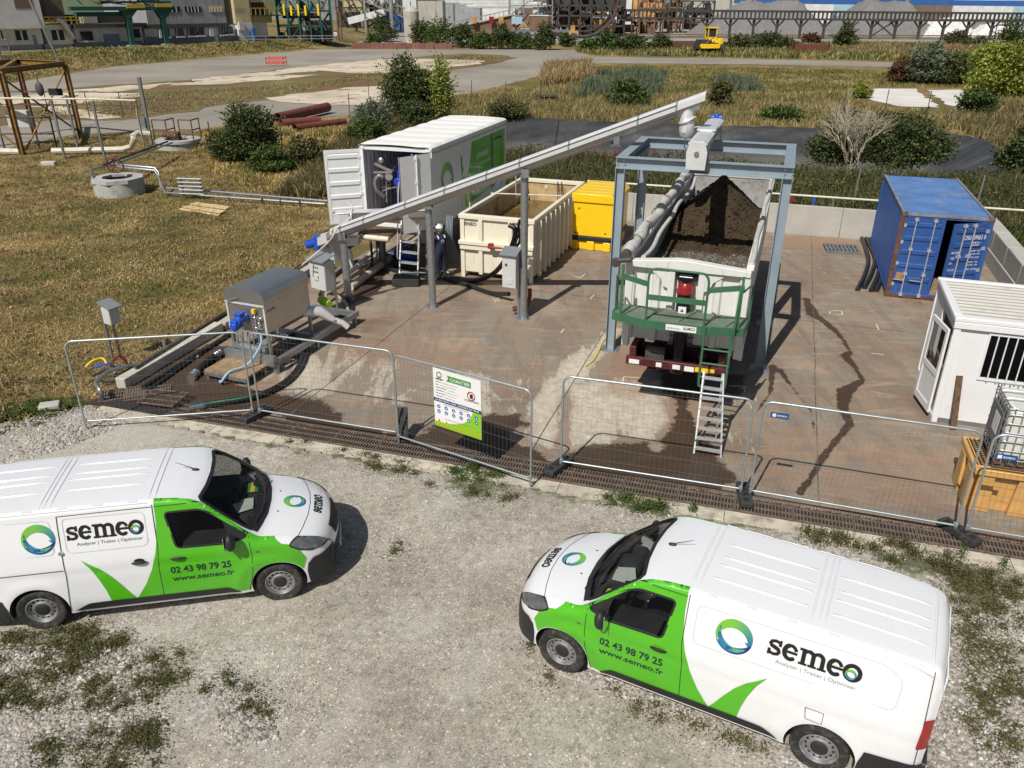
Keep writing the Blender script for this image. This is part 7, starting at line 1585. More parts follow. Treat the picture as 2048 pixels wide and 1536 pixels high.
o = GD(835,83,190); k = MB(); k.box((o[0]-33,186,.2),(o[0]-31.2,187,1.3)); tag(k.build('white_box', M['wall_white']), 'small white box beside the red wall left of the silo', 'box')
# ramp and crane truck
rm_ = empty('ramp', (0,0,0),0, 'pale concrete ramp with railing rising behind the green bushes', 'ramp'); a, b, c, d = GD(880,62,225), GD(1026,30,225), GD(1026,68,225), GD(880,68,225)
k = MB(); k.prism([(a[0], a[2]),(b[0], b[2]),(c[0],0),(d[0],0)], lambda u, v, dd: (u, dd, v),225,233); k.build('wall', M['plant_brown'], rm_, smooth=0); k = MB(); k.bar(Vector((a[0],229, a[2]+.1)), Vector((b[0],229, b[2]+.1)),9,.25); k.build('deck', M['silo_conc'], rm_); k = MB(); [k.bar(Vector(a).lerp(Vector(b), i/16), Vector(a).lerp(Vector(b), i/16)+Vector((0,0,1.3)),.15,.15, up=(0,1,0)) for i in range(17)]; k.bar(Vector(a)+Vector((0,0,1.3)), Vector(b)+Vector((0,0,1.3)),.2,.2); k.build('railing', M['plant_grey'], rm_, smooth=0)
for i, (x_, c_) in enumerate(((948, 'plant_orange'),(983, 'red_paint'),(1002, 'plant_orange'))): o = GD(x_, 40,224); k = MB(); k.box((o[0]-.6,223.5, o[2]-.8),(o[0]+.6,224, o[2]+.8)); [k.box((o[0]-.6+.3*j, 223.4, o[2]-.7),(o[0]-.5+.3*j, 223.49, o[2]+.7)) for j in range(4)]; tag(k.build('striped_board', M[c_]),['left', 'middle', 'right'][i]+' striped warning board on the concrete ramp', 'board')
ct = empty('crane_truck', (*G(1078,78),0),0, 'old brown cabin crane truck parked behind the bushes', 'truck'); k = MB(); k.box((-7.5,0,1.5),(7.5,2.5,2.1)); k.build('chassis', M['mid_steel'], ct); k = MB(); k.box((-2.4,-.1,2.1),(2.2,2.6,5.2)); k.build('cabin', M['plant_brown'], ct); k = MB(); k.box((-2.4,-.2,5.2),(2.3,2.7,5.4)); k.build('cabin_roof', M['wall_white'], ct)
for x_ in (-6.3,-4.6,-2.9,3.6,5.4): k = MB(); k.lathe([(0,-.3),(.75,-.3),(.85,-.2),(.85,.2),(.75,.3)],18,(x_, .1,.85), 'y'); k.build('wheel', M['rubber'], ct)
k = MB(); k.bar((-6,1,2.1),(-2.6,1,5.6),.5,.4); k.build('boom', M['plant_dark'], ct); k = MB(); k.box((-6.8,-.2,3.4),(-4.2,1.6,5.0)); k.build('white_tank', M['blue_pale'], ct)
om = empty('compactor', (*G(1146,80),0),0, 'small orange machine near the crane truck', 'machine'); k = MB(); k.cyl((-.6,0,.8),(.8,0,.8),.8, n=14); k.build('drum', M['plant_dark'], om); k = MB(); k.box((-1,-.2,1.0),(1.2,1.2,2.0)); k.box((-.6,.2,2.0),(.4,1,3.2)); k.build('body', M['plant_orange'], om)
lattice('steel_tower', 'light grey steel tower frame above the crane truck', 1022,1100,-10,72, 'plant_grey', 0,3,4,8,14,.3,((.55,.55,.85,.8, 'wall_white'),(0,.2,.5,.35, 'plant_orange')))
lattice('coal_tripper', 'black conveyor plant above the curved chute', 1100,1240,-10,72, 'plant_dark', 0,7,4,14,60,.45,((0,.62,1,.95, 'plant_dark'),(.1,.2,.5,.5, 'plant_brown'),(.6,.1,.9,.4, 'plant_orange')))
k = MB(); c = GD(1168,-2,218); Rr = 62*218/CF; k.tube([(c[0]+Rr*math.cos(a), c[1], c[2]+Rr*math.sin(a)) for a in np.linspace(R(-110), R(20),26)],.45,8); k.tube([(c[0]+Rr*.86*math.cos(a), c[1], c[2]+Rr*.86*math.sin(a)) for a in np.linspace(R(-110), R(20),26)],.25,6); tag(k.build('curved_chute', M['plant_dark']), 'large dark curved ring track hanging in the black conveyor plant', 'ring')
k = MB(); 
for i in range(7): a = R(-55+11*i); k.box((c[0]+Rr*1.04*math.cos(a)-.35, c[1]-1, c[2]+Rr*1.04*math.sin(a)-.35),(c[0]+Rr*1.04*math.cos(a)+.35, c[1], c[2]+Rr*1.04*math.sin(a)+.35))
tag(k.build('bucket_row', M['rust_red'], smooth=0), 'row of rust-coloured buckets round the dark ring track', 'buckets')
bbox('retaining_block', 'long dull concrete block below the curved ring', 1150,52,1245,64,68, 'silo_conc', 4, 'wall')
for i, a in enumerate(((1170,1215,4,50, 'plant_dark'),(1235,1275,22,62, 'plant_brown'),(1275,1322,-10,60, 'plant_brown'),(1322,1362,-10,58, 'plant_brown'),(1362,1420,2,58, 'plant_dark'))):
    lattice('sorting_plant', ['black steel frame right of the ring track', 'brown rusted frame under the long gantry start', 'taller brown rusted frame with orange panels', 'rusty frame beside the taller brown one', 'dark frame left of the gravel heap'][i], a[0], a[1], a[2], a[3]+8, a[4],0,3,3,10,22,.35,((.1,.1,.8,.4, 'plant_brown'),(.2,.55,.9,.8,('plant_orange', 'clad_yellow', 'plant_orange', 'plant_dark', 'plant_dark')[i])))
for i, (x0, y0, x1, y1, m_) in enumerate(((886,-6,960,36, 'clad_grey'),(960,-10,1030,28, 'wall_white'),(1030,-8,1130,20, 'plant_brown'),(1200,-8,1262,40, 'wall_white'),(1262,-10,1310,30, 'plant_orange'),(1310,-6,1480,20, 'plant_grey'),(660,-10,760,30, 'clad_grey'),(540,-10,680,40, 'plant_grey'))):
    bbox('plant_building', ['grey hall behind the ramp', 'white hall behind the ramp', 'brown hall behind the crane truck', 'cream hall right of the ring track', 'orange brown hall behind the rusted frames', 'long grey hall behind the dark frame', 'grey hall behind the yellow column', 'grey hall behind the green pipe rack'][i], x0, y0, x1, y1,48, m_, 30)
k = MB()
for i in range(7): o = GD(930+i*14,-8+i % 3*3,262); k.cyl((o[0]-10,262, o[2]-i*.4),(o[0]+14,262, o[2]-i*.4),.5, n=6)
tag(k.build('white_pipes', M['wall_white']), 'bundle of white overhead pipes behind the ramp', 'pipes')
k = MB(); o = G(912,60); k.cyl((o[0], o[1]-8,0),(o[0], o[1]-8,20),.3, n=8); tag(k.build('lamp_mast', M['mid_steel']), 'tall slim grey mast rising in front of the ramp', 'mast')
for i, (a, b_) in enumerate(((1451,62),(1857,58))): k = MB(); o = G(a, b_); k.cyl((o[0], o[1]-3,0),(o[0], o[1]-3,24),.35, n=8); k.box((o[0]-1, o[1]-3.5,.0),(o[0]+1, o[1]-2.5,2.6)); tag(k.build('lamp_mast', M['mid_steel']),['grey mast in front of the left gravel heap', 'grey mast beside the white covered heap'][i], 'mast')
# long conveyor gantry
lg = empty('conveyor_gantry', (0,0,0),0, 'long dark conveyor gantry on many legs in front of the gravel heaps', 'conveyor'); DG = 222
a, b = Vector(GD(1236,20, DG)), Vector(GD(2260,29, DG-8)); d = (b-a)
for z, h_ in ((0,.5),(-1.75,.4)): k = MB(); k.bar(a+Vector((0,0, z)), b+Vector((0,0, z)),1.6, h_); k.build('chord', M['plant_dark'], lg, smooth=0)
k = MB(); n_ = 120
for i in range(n_): p = a.lerp(b, i/n_); k.bar(p+Vector((0,-.5,0)), p+Vector((0,-.5,-1.75)),.35,.35, up=(0,1,0))
k.build('lattice_web', M['plant_dark'], lg, smooth=0)
for i, x_ in enumerate(list(range(1422,2260,48))):
    p = a.lerp(b, (x_-1236)/1024); k = MB(); zt_ = p.z-1.7; k.bar((p.x, p.y, zt_),(p.x, p.y, 0),.55,.55, up=(0,1,0)); k.bar((p.x, p.y, zt_-2.0),(p.x-1.8, p.y, zt_),.3,.3); k.bar((p.x, p.y, zt_-2.0),(p.x+1.8, p.y, zt_),.3,.3); k.build('leg', M['plant_dark'], lg, smooth=0)
k = MB(); 
for z in (4.6,.9,.45): k.bar((a.x, a.y, z),(b.x, b.y, z),.3,.3)
k.build('lower_rail', M['plant_brown'], lg, smooth=0); p1, p2 = a.lerp(b, (1758-1236)/1024), a.lerp(b, (1806-1236)/1024); k = MB(); k.bar((p1.x, p1.y, .6),(p2.x, p2.y, 4.6),.3,.3); k.bar((p1.x, p1.y, 4.6),(p2.x, p2.y, .6),.3,.3); k.build('cross_brace', M['plant_dark'], lg)
hb_ = GD(1300,22,245); k = MB(); k.bar(GD(1470,1,250), GD(2300,10,250),1.5,1.4); o = tag(k.build('overhead_duct', M['blue_hall'], smooth=0), 'long blue overhead duct across the top right of the view', 'duct')
mt, n, b = new_mat('gravel_heap'); h = N(n); h.link(h.ramp(h.noise(3,8,.8),[(.3,(.16,.155,.15)),(.55,(.30,.295,.285)),(.75,(.44,.43,.41))]), b.inputs['Base Color']); b.inputs['Roughness'].default_value = .95; h.bump(h.noise(1.5,8,.8), b, 1., .8); M['heap'] = mt
def heap(label, x0, x1, xa, xb, yt, yb, mat='heap', dep=24, Dd=None, name='gravel_heap'):
    o = G((x0+x1)/2, yb); D = Dd or o[1]; a0, a1, t0, t1 = [GD(q, yb, D)[0] for q in (x0, x1, xa, xb)]; zt_ = GD(xa, yt, D)[2]; nx_, ny_ = 70,26
    X, Y, Fq = grid(np.linspace(a0, a1, nx_), np.linspace(D-dep/2, D+dep/2, ny_)); u = np.clip(np.minimum((X-a0)/(t0-a0),(a1-X)/(a1-t1)),0,1); v = np.clip((1-np.abs(Y-D)/(dep/2))*1.7,0,1)
    Z = zt_*np.minimum(u, v)*(1+.05*np.sin(X*.6)+.04*np.cos(Y*.9+X*.3))+RNG.normal(0,.12, X.shape)*(u > .02); return tag(arr_mesh(name, np.stack([X, Y, np.maximum(Z, -.1)],1), Fq, M[mat], smooth=True), label, 'heap')
heap('large grey gravel heap behind the gantry legs', 1385,1645,1475,1585,6,57, Dd=244); heap('second grey gravel heap, right of the large one', 1640,1850,1722,1792,5,58, Dd=240)
heap('white covered heap at right behind the gantry', 1832,1945,1862,1915,38,62, 'wall_white', 10,232, 'covered_heap'); heap('low pale heap right of the white covered one', 1940,2060,1965,2020,49,62, 'wall_white', 8,232, 'covered_heap'); heap('grey heap at the far right behind the gantry', 1925,2010,1945,1985,46,60, 'heap', 8,238)
for i, (x0, y0, x1, y1, m_) in enumerate(((1600,2,1662,50, 'wall_white'),(1640,4,1700,50, 'blue_pale'),(1560,-8,1700,4, 'wall_white'),(1700,-8,1800,2, 'blue_pale'),(1790,-4,1900,40, 'clad_brown'),(1900,8,2020,46, 'wall_white'),(1960,26,2000,48, 'blue_hall'),(1830,-10,2120,8, 'blue_pale'),(2015,4,2120,56, 'plant_grey'),(1380,-8,1560,2, 'silo_conc'))):
    bbox('distant_shed', ['white shed between the gravel heaps', 'pale blue shed between the gravel heaps', 'long white roof above the left heap', 'pale blue roof above the right heap', 'brown corrugated shed right of the second heap', 'white shed above the covered heap', 'blue door shed at the far right', 'wide pale blue roof at the top right corner', 'grey shed at the right edge', 'stone grey roof above the left heap'][i], x0, y0, x1, y1,52-i*.4, m_, 14)
# wheel loader
wl = empty('wheel_loader', (*G(1427,110),0), R(8), 'yellow wheel loader parked on the grass verge', 'loader'); k = MB(); k.box((-.9,.8,1.0),(1.5,5.5,2.2)); k.box((.9,.6,.9),(1.75,2.4,2.6)); k.build('body', M['yellow'], wl, bevel=.08); k = MB(); k.box((-.9,.5,.9),(.9,.8,1.9)); k.box((-2.2,.4,.9),(-.4,3.5,2.4)); k.build('engine_hood', M['plant_dark'], wl)
k = MB(); k.box((-2.5,-.2,1.2),(1.0,.4,1.75)); k.box((-2.4,-.3,1.05),(.9,.0,1.2)); k.build('counterweight', M['yellow'], wl, bevel=.05); k = MB(); [k.box((x_, y_, 2.3),(x_+.14, y_+.14,4.2)) for x_ in (-.75,.75) for y_ in (1.6,3.0)]; k.box((-.85,1.5,4.2),(.99,3.3,4.4)); k.box((-.75,1.6,2.2),(.89,3.1,2.8)); k.build('cab_frame', M['yellow'], wl); k = MB(); k.box((-.6,1.75,2.8),(.74,3.0,4.15)); k.build('cab_glass', M['win_dark'], wl)
for x_, y_ in ((-1.6,1.0),(1.4,1.0),(-1.6,4.4),(1.4,4.4)): k = MB(); k.lathe([(0,-.35),(.6,-.35),(.85,-.3),(.92,-.2),(.92,.2),(.85,.3),(.6,.35),(0,.35)],20,(x_, y_, .92), 'x'); k.build('wheel', M['rubber'], wl)
k = MB(); k.bar((-1.5,0,1.9),(.6,.6,3.2),.12,.12); k.tube([(-1.9,.5,2.3),(-1.9,.5,3.4),(-.8,.5,3.4)],.05,6); k.build('ladder_rail', M['galv'], wl)
for i, (x0, x1, yb, m_) in enumerate(((1345,1398,100, 'rust'),(1590,1652,108, 'rust_red'))):
    o = G((x0+x1)/2, yb); wd = (x1-x0)*math.hypot(*o)/CF; k = MB(); k.box((-wd/2,0,.2),(wd/2,.15,1.6)); k.box((-wd/2,0,.2),(wd/2,1.2,.35)); k.box((-wd/2,0,.2),(-wd/2+.12,1.2,1.6)); k.box((wd/2-.12,0,.2),(wd/2,1.2,1.6)); [k.box((-wd/2+wd*j/6,-.08,.3),(-wd/2+wd*j/6+.12,0,1.55)) for j in range(1,6)]; k.box((-.9,-.4,.0),(.9,0,.9))
    tag(k.build('loader_bucket', M[m_], None, (o[0], o[1],0),0, smooth=0),['brown rusty loader bucket left of the yellow loader', 'dark red loader bucket lying alone on the verge'][i], 'bucket')
k = MB(); k.tube([(*G(1985,90),0),(*G(1985,90)[:1], G(1985,90)[1],4),(G(1985,90)[0]+6, G(1985,90)[1]-2,4)],.18,6); tag(k.build('pipe_bridge', M['plant_dark']), 'dark bent pipe frame beside the far right tree', 'pipe')
# far tree line and low hills closing the view
q = np.random.default_rng(3)
for i, (x0, x1, D, hh) in enumerate(((-420,-60,520,26),(-80,260,560,24),(220,620,560,28))):
    X = np.linspace(x0, x1,60); top = hh*(.7+.3*np.sin(X*.021+i)+.08*np.sin(X*.13)); V = []; 
    for a, t in zip(X, top): V += [(a, D, -1),(a, D+8, t*.7),(a, D+60, t),(a, D+120,-1)]
    V = np.array(V); j = np.arange(59)[:, None]*4; F_ = np.vstack([j+np.array([0,4,5,1]), j+np.array([1,5,6,2]), j+np.array([2,6,7,3])]); tag(arr_mesh('hills', V, F_, bm_('hill_green', (.05,.07,.035), var=.3, scale=.02), smooth=True), kind='structure')
# ================================================================== FENCE PANELS
wire_me = None
def fence_panel(label, L=3.5, Hh_=2.0):
    root = empty('mesh_fence', label=label, cat='fence panel', group='mesh fence panels along the drain')
    r = .021; c_ = .16
    out = [(0.04,0,.04)]+[(0.04,0, z) for z in (.2,1., Hh_-c_)]+[(.04+c_*(1-math.cos(a)),0, Hh_-c_+c_*math.sin(a)) for a in np.linspace(.3, PI/2,5)]+[(L/2,0, Hh_)]+[(L-.04-c_*(1-math.sin(a)),0, Hh_-c_+c_*math.cos(a)) for a in np.linspace(0, PI/2-.3,5)]+[(L-.04,0, z) for z in (Hh_-c_, 1., .2,.04)]
    k = MB(); k.tube(out, r, 10); k.cyl((.04,0,.2),(L-.04,0,.2), r*.9, n=10); k.build('frame', M['galv_fence'], root)
    k = MB(); k.box((L-.09,-.03,.19),(L-.02,.03,.25)); k.box((.02,-.03,.19),(.09,.03,.25)); k.build('gusset_plate', M['galv_fence'], root)
    k = MB(); n_ = 36
    for i in range(1, n_): x = .04+(L-.08)*i/n_; k.cyl((x, 0,.2),(x, 0, Hh_-.005),.0016, n=4)
    for z in (.35,.62,.89,1.16,1.43,1.70,1.88): k.cyl((.04,.003, z),(L-.04,.003, z),.0022, n=4)
    k.build('wire_mesh', M['wire'], root, smooth=0); return root
FJ = [G(170,862), G(515,838), G(803,885), G(1067,980), G(1117,942), G(1487,1000), G(1915,1075), G(2440,1165)]
def put_panel(p, a, b, shrink=.03):
    a = Vector(a); b = Vector(b); d = b-a; L = d.length; p.location = (a.x, a.y, Z0); p.rotation_euler = (0,0, math.atan2(d.y, d.x)); p.scale = ((L-shrink)/3.5,1,1)
proto = fence_panel('leftmost mesh fence panel, angled across the corner of the drain by the grass')
lab = ['leftmost mesh fence panel, angled across the corner of the drain by the grass', 'mesh fence panel between the green-striped hose and the sign panel', 'mesh fence panel swung out of line, carrying the worksite sign', 'mesh fence panel in front of the aluminium stepladder', 'mesh fence panel with blue tag at its top left, in front of the cabin', 'mesh fence panel with a small blue tag, in front of the white tote']
ends = [(0,1),(1,2),(2,3),(4,5),(5,6),(6,7)]; panels = []
for i, (a, b) in enumerate(ends):
    p = proto if i == 0 else copy_tree(proto); p['label'] = lab[i]; A_, B_ = Vector(FJ[a]), Vector(FJ[b])
    if i == 2: A_ = A_+Vector((-.06,-.12))
    d = (B_-A_).normalized(); put_panel(p, A_+d*(.05 if i not in (0,2,3) else 0), B_); panels.append(p)
for i, (dx, tx_) in ((4,(.18,1.78)),(5,(.12,1.62))):
    k = MB(); k.box((dx, -.03, tx_-.05),(dx+.30,-.022, tx_+.05)); o = k.build('tag_plate', M['deep_blue'] if False else pm('tag_blue', (.01,.07,.25),.4, var=.05), panels[i], smooth=0)
    k = MB(); k.box((dx+.03,-.034, tx_-.03),(dx+.09,-.031, tx_+.03)); k.build('tag_square', M['white_text'], o, smooth=0)
    conform(xf(fit2d(text2d('BEWERCO', .1,.02),0,0,.16,.035), lambda u, v: (dx+.11+u, tx_-.018+v)), lambda a, b: (a, -.034, b), 'lettering', M['white_text'], o, 0)
fp = None
foot_lab = {1: 'black fence block under the first joint right of the green-striped hose', 2: 'black fence block standing on end by the sign panel hinge', 4: 'black fence block between the open sign panel and the step ladder', 5: 'black fence block at the joint right of the aluminium stepladder', 6: 'black fence block at the joint in front of the orange spill pallet'}
for j in (1,2,4,5,6):
    if fp is None:
        fp = empty('ballast_block', cat='fence foot', group='black blocks holding up the fence panels')
        k = MB(); k.prism(rnd_poly([(-.36,0),(.36,0),(.36,.12),(-.36,.12)],.02,2), lambda u, v, d: (d, u, v),-.115,.115); k.build('block', M['foot_block'], fp, bevel=.01)
        k = MB(); [k.box((-.05, y-.05,.121),(.05, y+.05,.125)) for y in (-.24,-.08,.08,.24)]; k.build('socket', M['gap'], fp, smooth=0); o = fp
    else: o = copy_tree(fp)
    o['label'] = foot_lab[j]; p = FJ[j]; o.location = (p[0], p[1], Z0+.03)
    o.rotation_euler = (0,0, {1: R(-35),2: R(5),4: R(-38),5: R(-8),6: R(22)}[j])
    if j == 2: o.location = (p[0]+.02, p[1]+.15, Z0+.30); o.rotation_euler = (R(62),0, R(4))
# ---- worksite sign
A_, B_ = Vector(FJ[2]), Vector(FJ[3]); an = math.atan2(B_.y-A_.y, B_.x-A_.x)
p0 = A_+(B_-A_)*.30; sgn = empty('site_sign', (p0.x+.03*math.sin(an), p0.y-.09, Z0+.02), an, 'white and lime green worksite notice headed CHANTIER, hanging on the swung-out fence panel', 'sign')
SWd, SHt = 1.10,1.22; z1 = 1.93
k = MB(); k.box((0,-.012, z1-SHt),(SWd, 0, z1)); k.build('board', M['white_text'], sgn, smooth=0)
F_ = lambda off: (lambda a, b: (a*SWd, -.012-off, z1-SHt+b*SHt))
lime = pm('sign_lime', (.22,.50,.02),.5, var=.03); sgreen = pm('sign_green', (.03,.25,.03),.5, var=.03); snavy = pm('sign_navy', (.008,.03,.14),.5, var=.03); sblue = pm('sign_blue', (.01,.10,.35),.5, var=.03)
conform(mesh2d([[(0,0),(1,0),(1,.50),(.82,.50),(.82,.40),(.76,.30),(.64,.20),(.46,.13),(.25,.09),(0,.08)]]), F_(.002), 'lime_field', lime, sgn, 0)
conform(mesh2d([[(0,.44),(1,.44),(1,.50),(0,.50)]]), F_(.004), 'navy_band', snavy, sgn, 0)
conform(mesh2d([[(.28,.83),(.80,.83),(.80,.93),(.30,.93),(.33,.88)]]), F_(.003), 'title_box', sgreen, sgn, 0)
conform(fit2d(text2d('CHANTIER', .1,.01),.36,.85,.42,.055), F_(.005), 'title', M['white_text'], sgn, 0)
conform(fit2d(text2d("LA SECURITE, C'EST L'AFFAIRE DE TOUS", .1,.02),.03,.453,.93,.034), F_(.006), 'motto', M['white_text'], sgn, 0)
conform(fit2d(text2d('semeo', .1,.03),.05,.815,.16,.03), F_(.003), 'lettering', M['black_text'], sgn, 0)
conform(xf(crescents(), lambda u, v: (.13+u*.06,.905+v*.055)), F_(.003), 'logo_ring', M['printed'], sgn, 0)
conform(fit2d(text2d('ACCES INTERDIT', .1,.02),.66,.60,.30,.03), F_(.003), 'lettering', M['black_text'], sgn, 0)
conform(fit2d(text2d('EQUIPEMENTS OBLIGATOIRES', .1,.0),.22,.405,.52,.02), F_(.004), 'lettering', M['grey_text'], sgn, 0)
conform(fit2d(text2d('ATTENTION AUX DANGERS', .1,.0),.22,.155,.56,.02), F_(.004), 'lettering', M['grey_text'], sgn, 0)
for i, w_ in enumerate((.14,.08,.30,.22,.26,.18)):
    z = .775-.048*i; conform(mesh2d([[(.05, z),(.05+w_*.8, z),(.05+w_*.8, z+.012),(.05, z+.012)],[(.08+w_*.8, z),(.52-.03*(i % 3), z),(.52-.03*(i % 3), z+.006),(.08+w_*.8, z+.006)]]), F_(.003), 'printed_line', M['grey_text'], sgn, 0)
rr_ = [[(.80+.085*math.cos(a),.70+.075*math.sin(a)),(.80+.085*math.cos(b),.70+.075*math.sin(b)),(.80+.068*math.cos(b),.70+.06*math.sin(b)),(.80+.068*math.cos(a),.70+.06*math.sin(a))] for a, b in zip(np.linspace(0,2*PI, 25)[:-1], np.linspace(0,2*PI, 25)[1:])]
conform(mesh2d(rr_), F_(.004), 'prohibition_ring', M['red_paint'], sgn, 0)
conform(mesh2d([[(.78,.66),(.83,.66),(.84,.70),(.83,.74),(.79,.735),(.77,.69)]]), F_(.0035), 'hand_symbol', M['black_text'], sgn, 0)
conform(mesh2d(stroke([(.745,.75),(.855,.65)],.014)), F_(.005), 'prohibition_bar', M['red_paint'], sgn, 0)
for r_ in range(2):
    for i in range(6):
        cx_, cy_ = .10+.16*i, .355-.085*r_; conform(mesh2d([arc(cx_, cy_, .036,.032,0,360,14)[:-1]]), F_(.004), 'duty_symbol', sblue, sgn, 0)
        conform(mesh2d([arc(cx_+.004, cy_-.002,.015,.013,0,360,8)[:-1]]), F_(.006), 'duty_mark', M['white_text'], sgn, 0)
ty = pm('sign_yellow', (.62,.42,.02),.5, var=.05)
for r_ in range(2):
    for i in range(6):
        cx_, cy_ = .10+.16*i, .105-.07*r_; conform(mesh2d([[(cx_-.038, cy_-.024),(cx_+.038, cy_-.024),(cx_, cy_+.036)]]), F_(.004), 'hazard_symbol', ty, sgn, 0)
        conform(mesh2d([[(cx_-.014, cy_-.012),(cx_+.014, cy_-.012),(cx_, cy_+.014)]]), F_(.006), 'hazard_mark', M['red_paint'], sgn, 0)
# ================================================================== SCREW PRESS (stainless) ON ITS SKID
A10 = R(-21.8); sp = empty('screw_press', (-6.85,17.94, Z0), A10, 'stainless steel screw press with rounded cover and blue motor on a grey skid', 'machine')
W1, D1, zl, zh = 1.17,2.3,.86,1.72
W1, D1 = 1.12,1.75
k = MB(); k.prism([(0,.98),(W1,.98),(W1, zh),(0, zh)], lambda u, v, d: (u, d, v),0, D1); k.build('hopper', M['stainless'], sp, bevel=.012)
cp = [(-.02, zh),(-.02, zh+.10)]+[(.18-.20*math.cos(a), zh+.12+.18*math.sin(a)) for a in np.linspace(.2, PI/2,5)]+[(W1*.5, zh+.33)]+[(W1-.18+.20*math.sin(a), zh+.12+.18*math.cos(a)) for a in np.linspace(0, PI/2-.2,5)]+[(W1+.02, zh+.10),(W1+.02, zh)]
k = MB(); k.prism(cp, lambda u, v, d: (u, d, v),-.03, D1+.02); k.build('cover', M['stainless'], sp, smooth=30)
k = MB(); k.bar((.10,-.06, zh-.02),(.42,-.06, zh+.10),.02,.03); k.build('cover_stay', M['galv'], sp)
k = MB(); k.box((W1,.5, zh-.02),(W1+.012,.62, zh+.02)); k.build('cover_latch', M['mid_steel'], sp)
conform(xf(fit2d(text2d('SALSNES', .1,.02),0,0,.3,.06), lambda u, v: (.08+u, 1.50+v)), lambda a, b: (W1+.004, a, b), 'lettering', M['motor_blue'], sp, 0)
k = MB(); k.box((.0,-.012,.98),(.05,.0, zh)); k.box((W1-.05,-.012,.98),(W1,0, zh)); k.box((0,-.03, zh-.07),(W1,0, zh-.02)); k.build('front_rim', M['steel_bright'], sp)
for x, y in ((.03,.04),(W1-.03,.04),(.03, D1-.04),(W1-.03, D1-.04)): k = MB(); k.bar((x, y, .12),(x, y, .99),.07,.07, up=(0,1,0)); k.build('leg', M['galv'], sp, smooth=0)
k = MB(); k.cyl((.55,-.36,1.34),(.55,-.02,1.34),.10, n=18); k.box((.40,-.42,1.16),(.58,-.18,1.36)); k.cyl((.49,-.45,1.22),(.49,-.14,1.22),.085, n=16); k.box((.46,-.3,1.40),(.62,-.1,1.52)); k.build('drive_motor', M['motor_blue'], sp, bevel=.012)
k = MB()
for a, b in (((.86,-.07,.95),(.86,-.07,1.55)),((.78,-.07,1.38),(1.05,-.07,1.38)),((.80,-.07,1.12),(1.02,-.07,1.12)),((.96,-.07,1.12),(.96,-.07,1.45))): k.cyl(a, b, .022, n=8)
for p in ((.86,-.07,1.38),(.96,-.07,1.25),(.86,-.07,1.12),(1.02,-.07,1.38)): k.sphere(p, .045,8,6)
k.build('valve_set', M['chrome'], sp)
k = MB(); k.box((.82,-.12,1.50),(.90,-.04,1.60)); k.build('valve_actuator', M['yellow'], sp)
k = MB(); k.box((.05,-.05,.5),(W1-.05,.1,.62)); [k.cyl((.2+.16*i, -.02,.55),(.22+.16*i, -.02,.95),.018, n=6) for i in range(5)]; k.cyl((.3,.0,.55),(.9,.0,.5),.12, n=14); k.build('drain_body', M['mid_steel'], sp)
k = MB(); k.box((-.12,-.18,.22),(1.32,-.06,.48)); k.box((-.12, D1-.1,.22),(1.32, D1+.02,.34)); k.box((1.22,-.06,.22),(1.34,3.6,.36)); k.box((-.14,-.06,.22),(-.02,3.6,.36)); k.box((-.02,3.45,.22),(1.22,3.57,.36)); [k.box((x, y, 0),(x+.1, y+.1,.22)) for x in (-.12,1.22) for y in (-.1,1.6,3.4)]; k.build('skid', M['galv'], sp, smooth=0)
k = MB(); k.tube([(W1-.15, D1-.1,.98),(W1+.15, D1+.15,.92),(W1+.40, D1+.35,.66)],[.15,.14,.09],18); k.tube([(W1+.40, D1+.35,.66),(W1+.58, D1+.48,.56),(W1+.70, D1+.55,.42)],.08,16); k.build('outlet_pipe', M['steel_bright'], sp)
k = MB(); k.lathe([(.12,-.02),(.12,.02),(.0,.02)],18,(W1+.40, D1+.35,.66)); k.build('pipe_clamp', M['chrome'], sp)
k = MB(); k.cyl((.9, D1+.75,1.0),(1.28, D1+.60,.96),.10, n=18); k.cyl((1.0, D1+.71,.99),(1.06, D1+.69,.985),.12, n=18); o = k.build('pump_motor', M['lime'], sp); k = MB(); k.cyl((.45, D1+.3,1.3),(.45, D1+.3,1.75),.09, n=14); k.build('upper_motor', M['motor_blue'], sp)
k = MB(); k.box((-.1,-.95,.20),(1.12,-.18,.25)); o = k.build('tray', M['wood'], None, (-6.85,17.94, Z0), A10, smooth=0); tag(o, 'brown wooden board on a low frame in front of the stainless press', 'board')
k = MB(); [k.box((x, y, 0),(x+.06, y+.06,.2)) for x in (-.08,1.04) for y in (-.93,-.26)]; k.box((-.1,-.97,.12),(1.12,-.95,.21)); k.build('board_frame', M['galv'], o, smooth=0)
k = MB(); k.tube(bez([(W1-.12,-.1,1.0),(W1-.1,-.2,.75),(W1-.3,-.5,.35),(W1-.5,-.9,.3),(W1-.62,-1.1,.1),(W1-.75,-1.0,.05)]),.03,8); o = k.build('wash_hose', M['hose_blue'], sp)
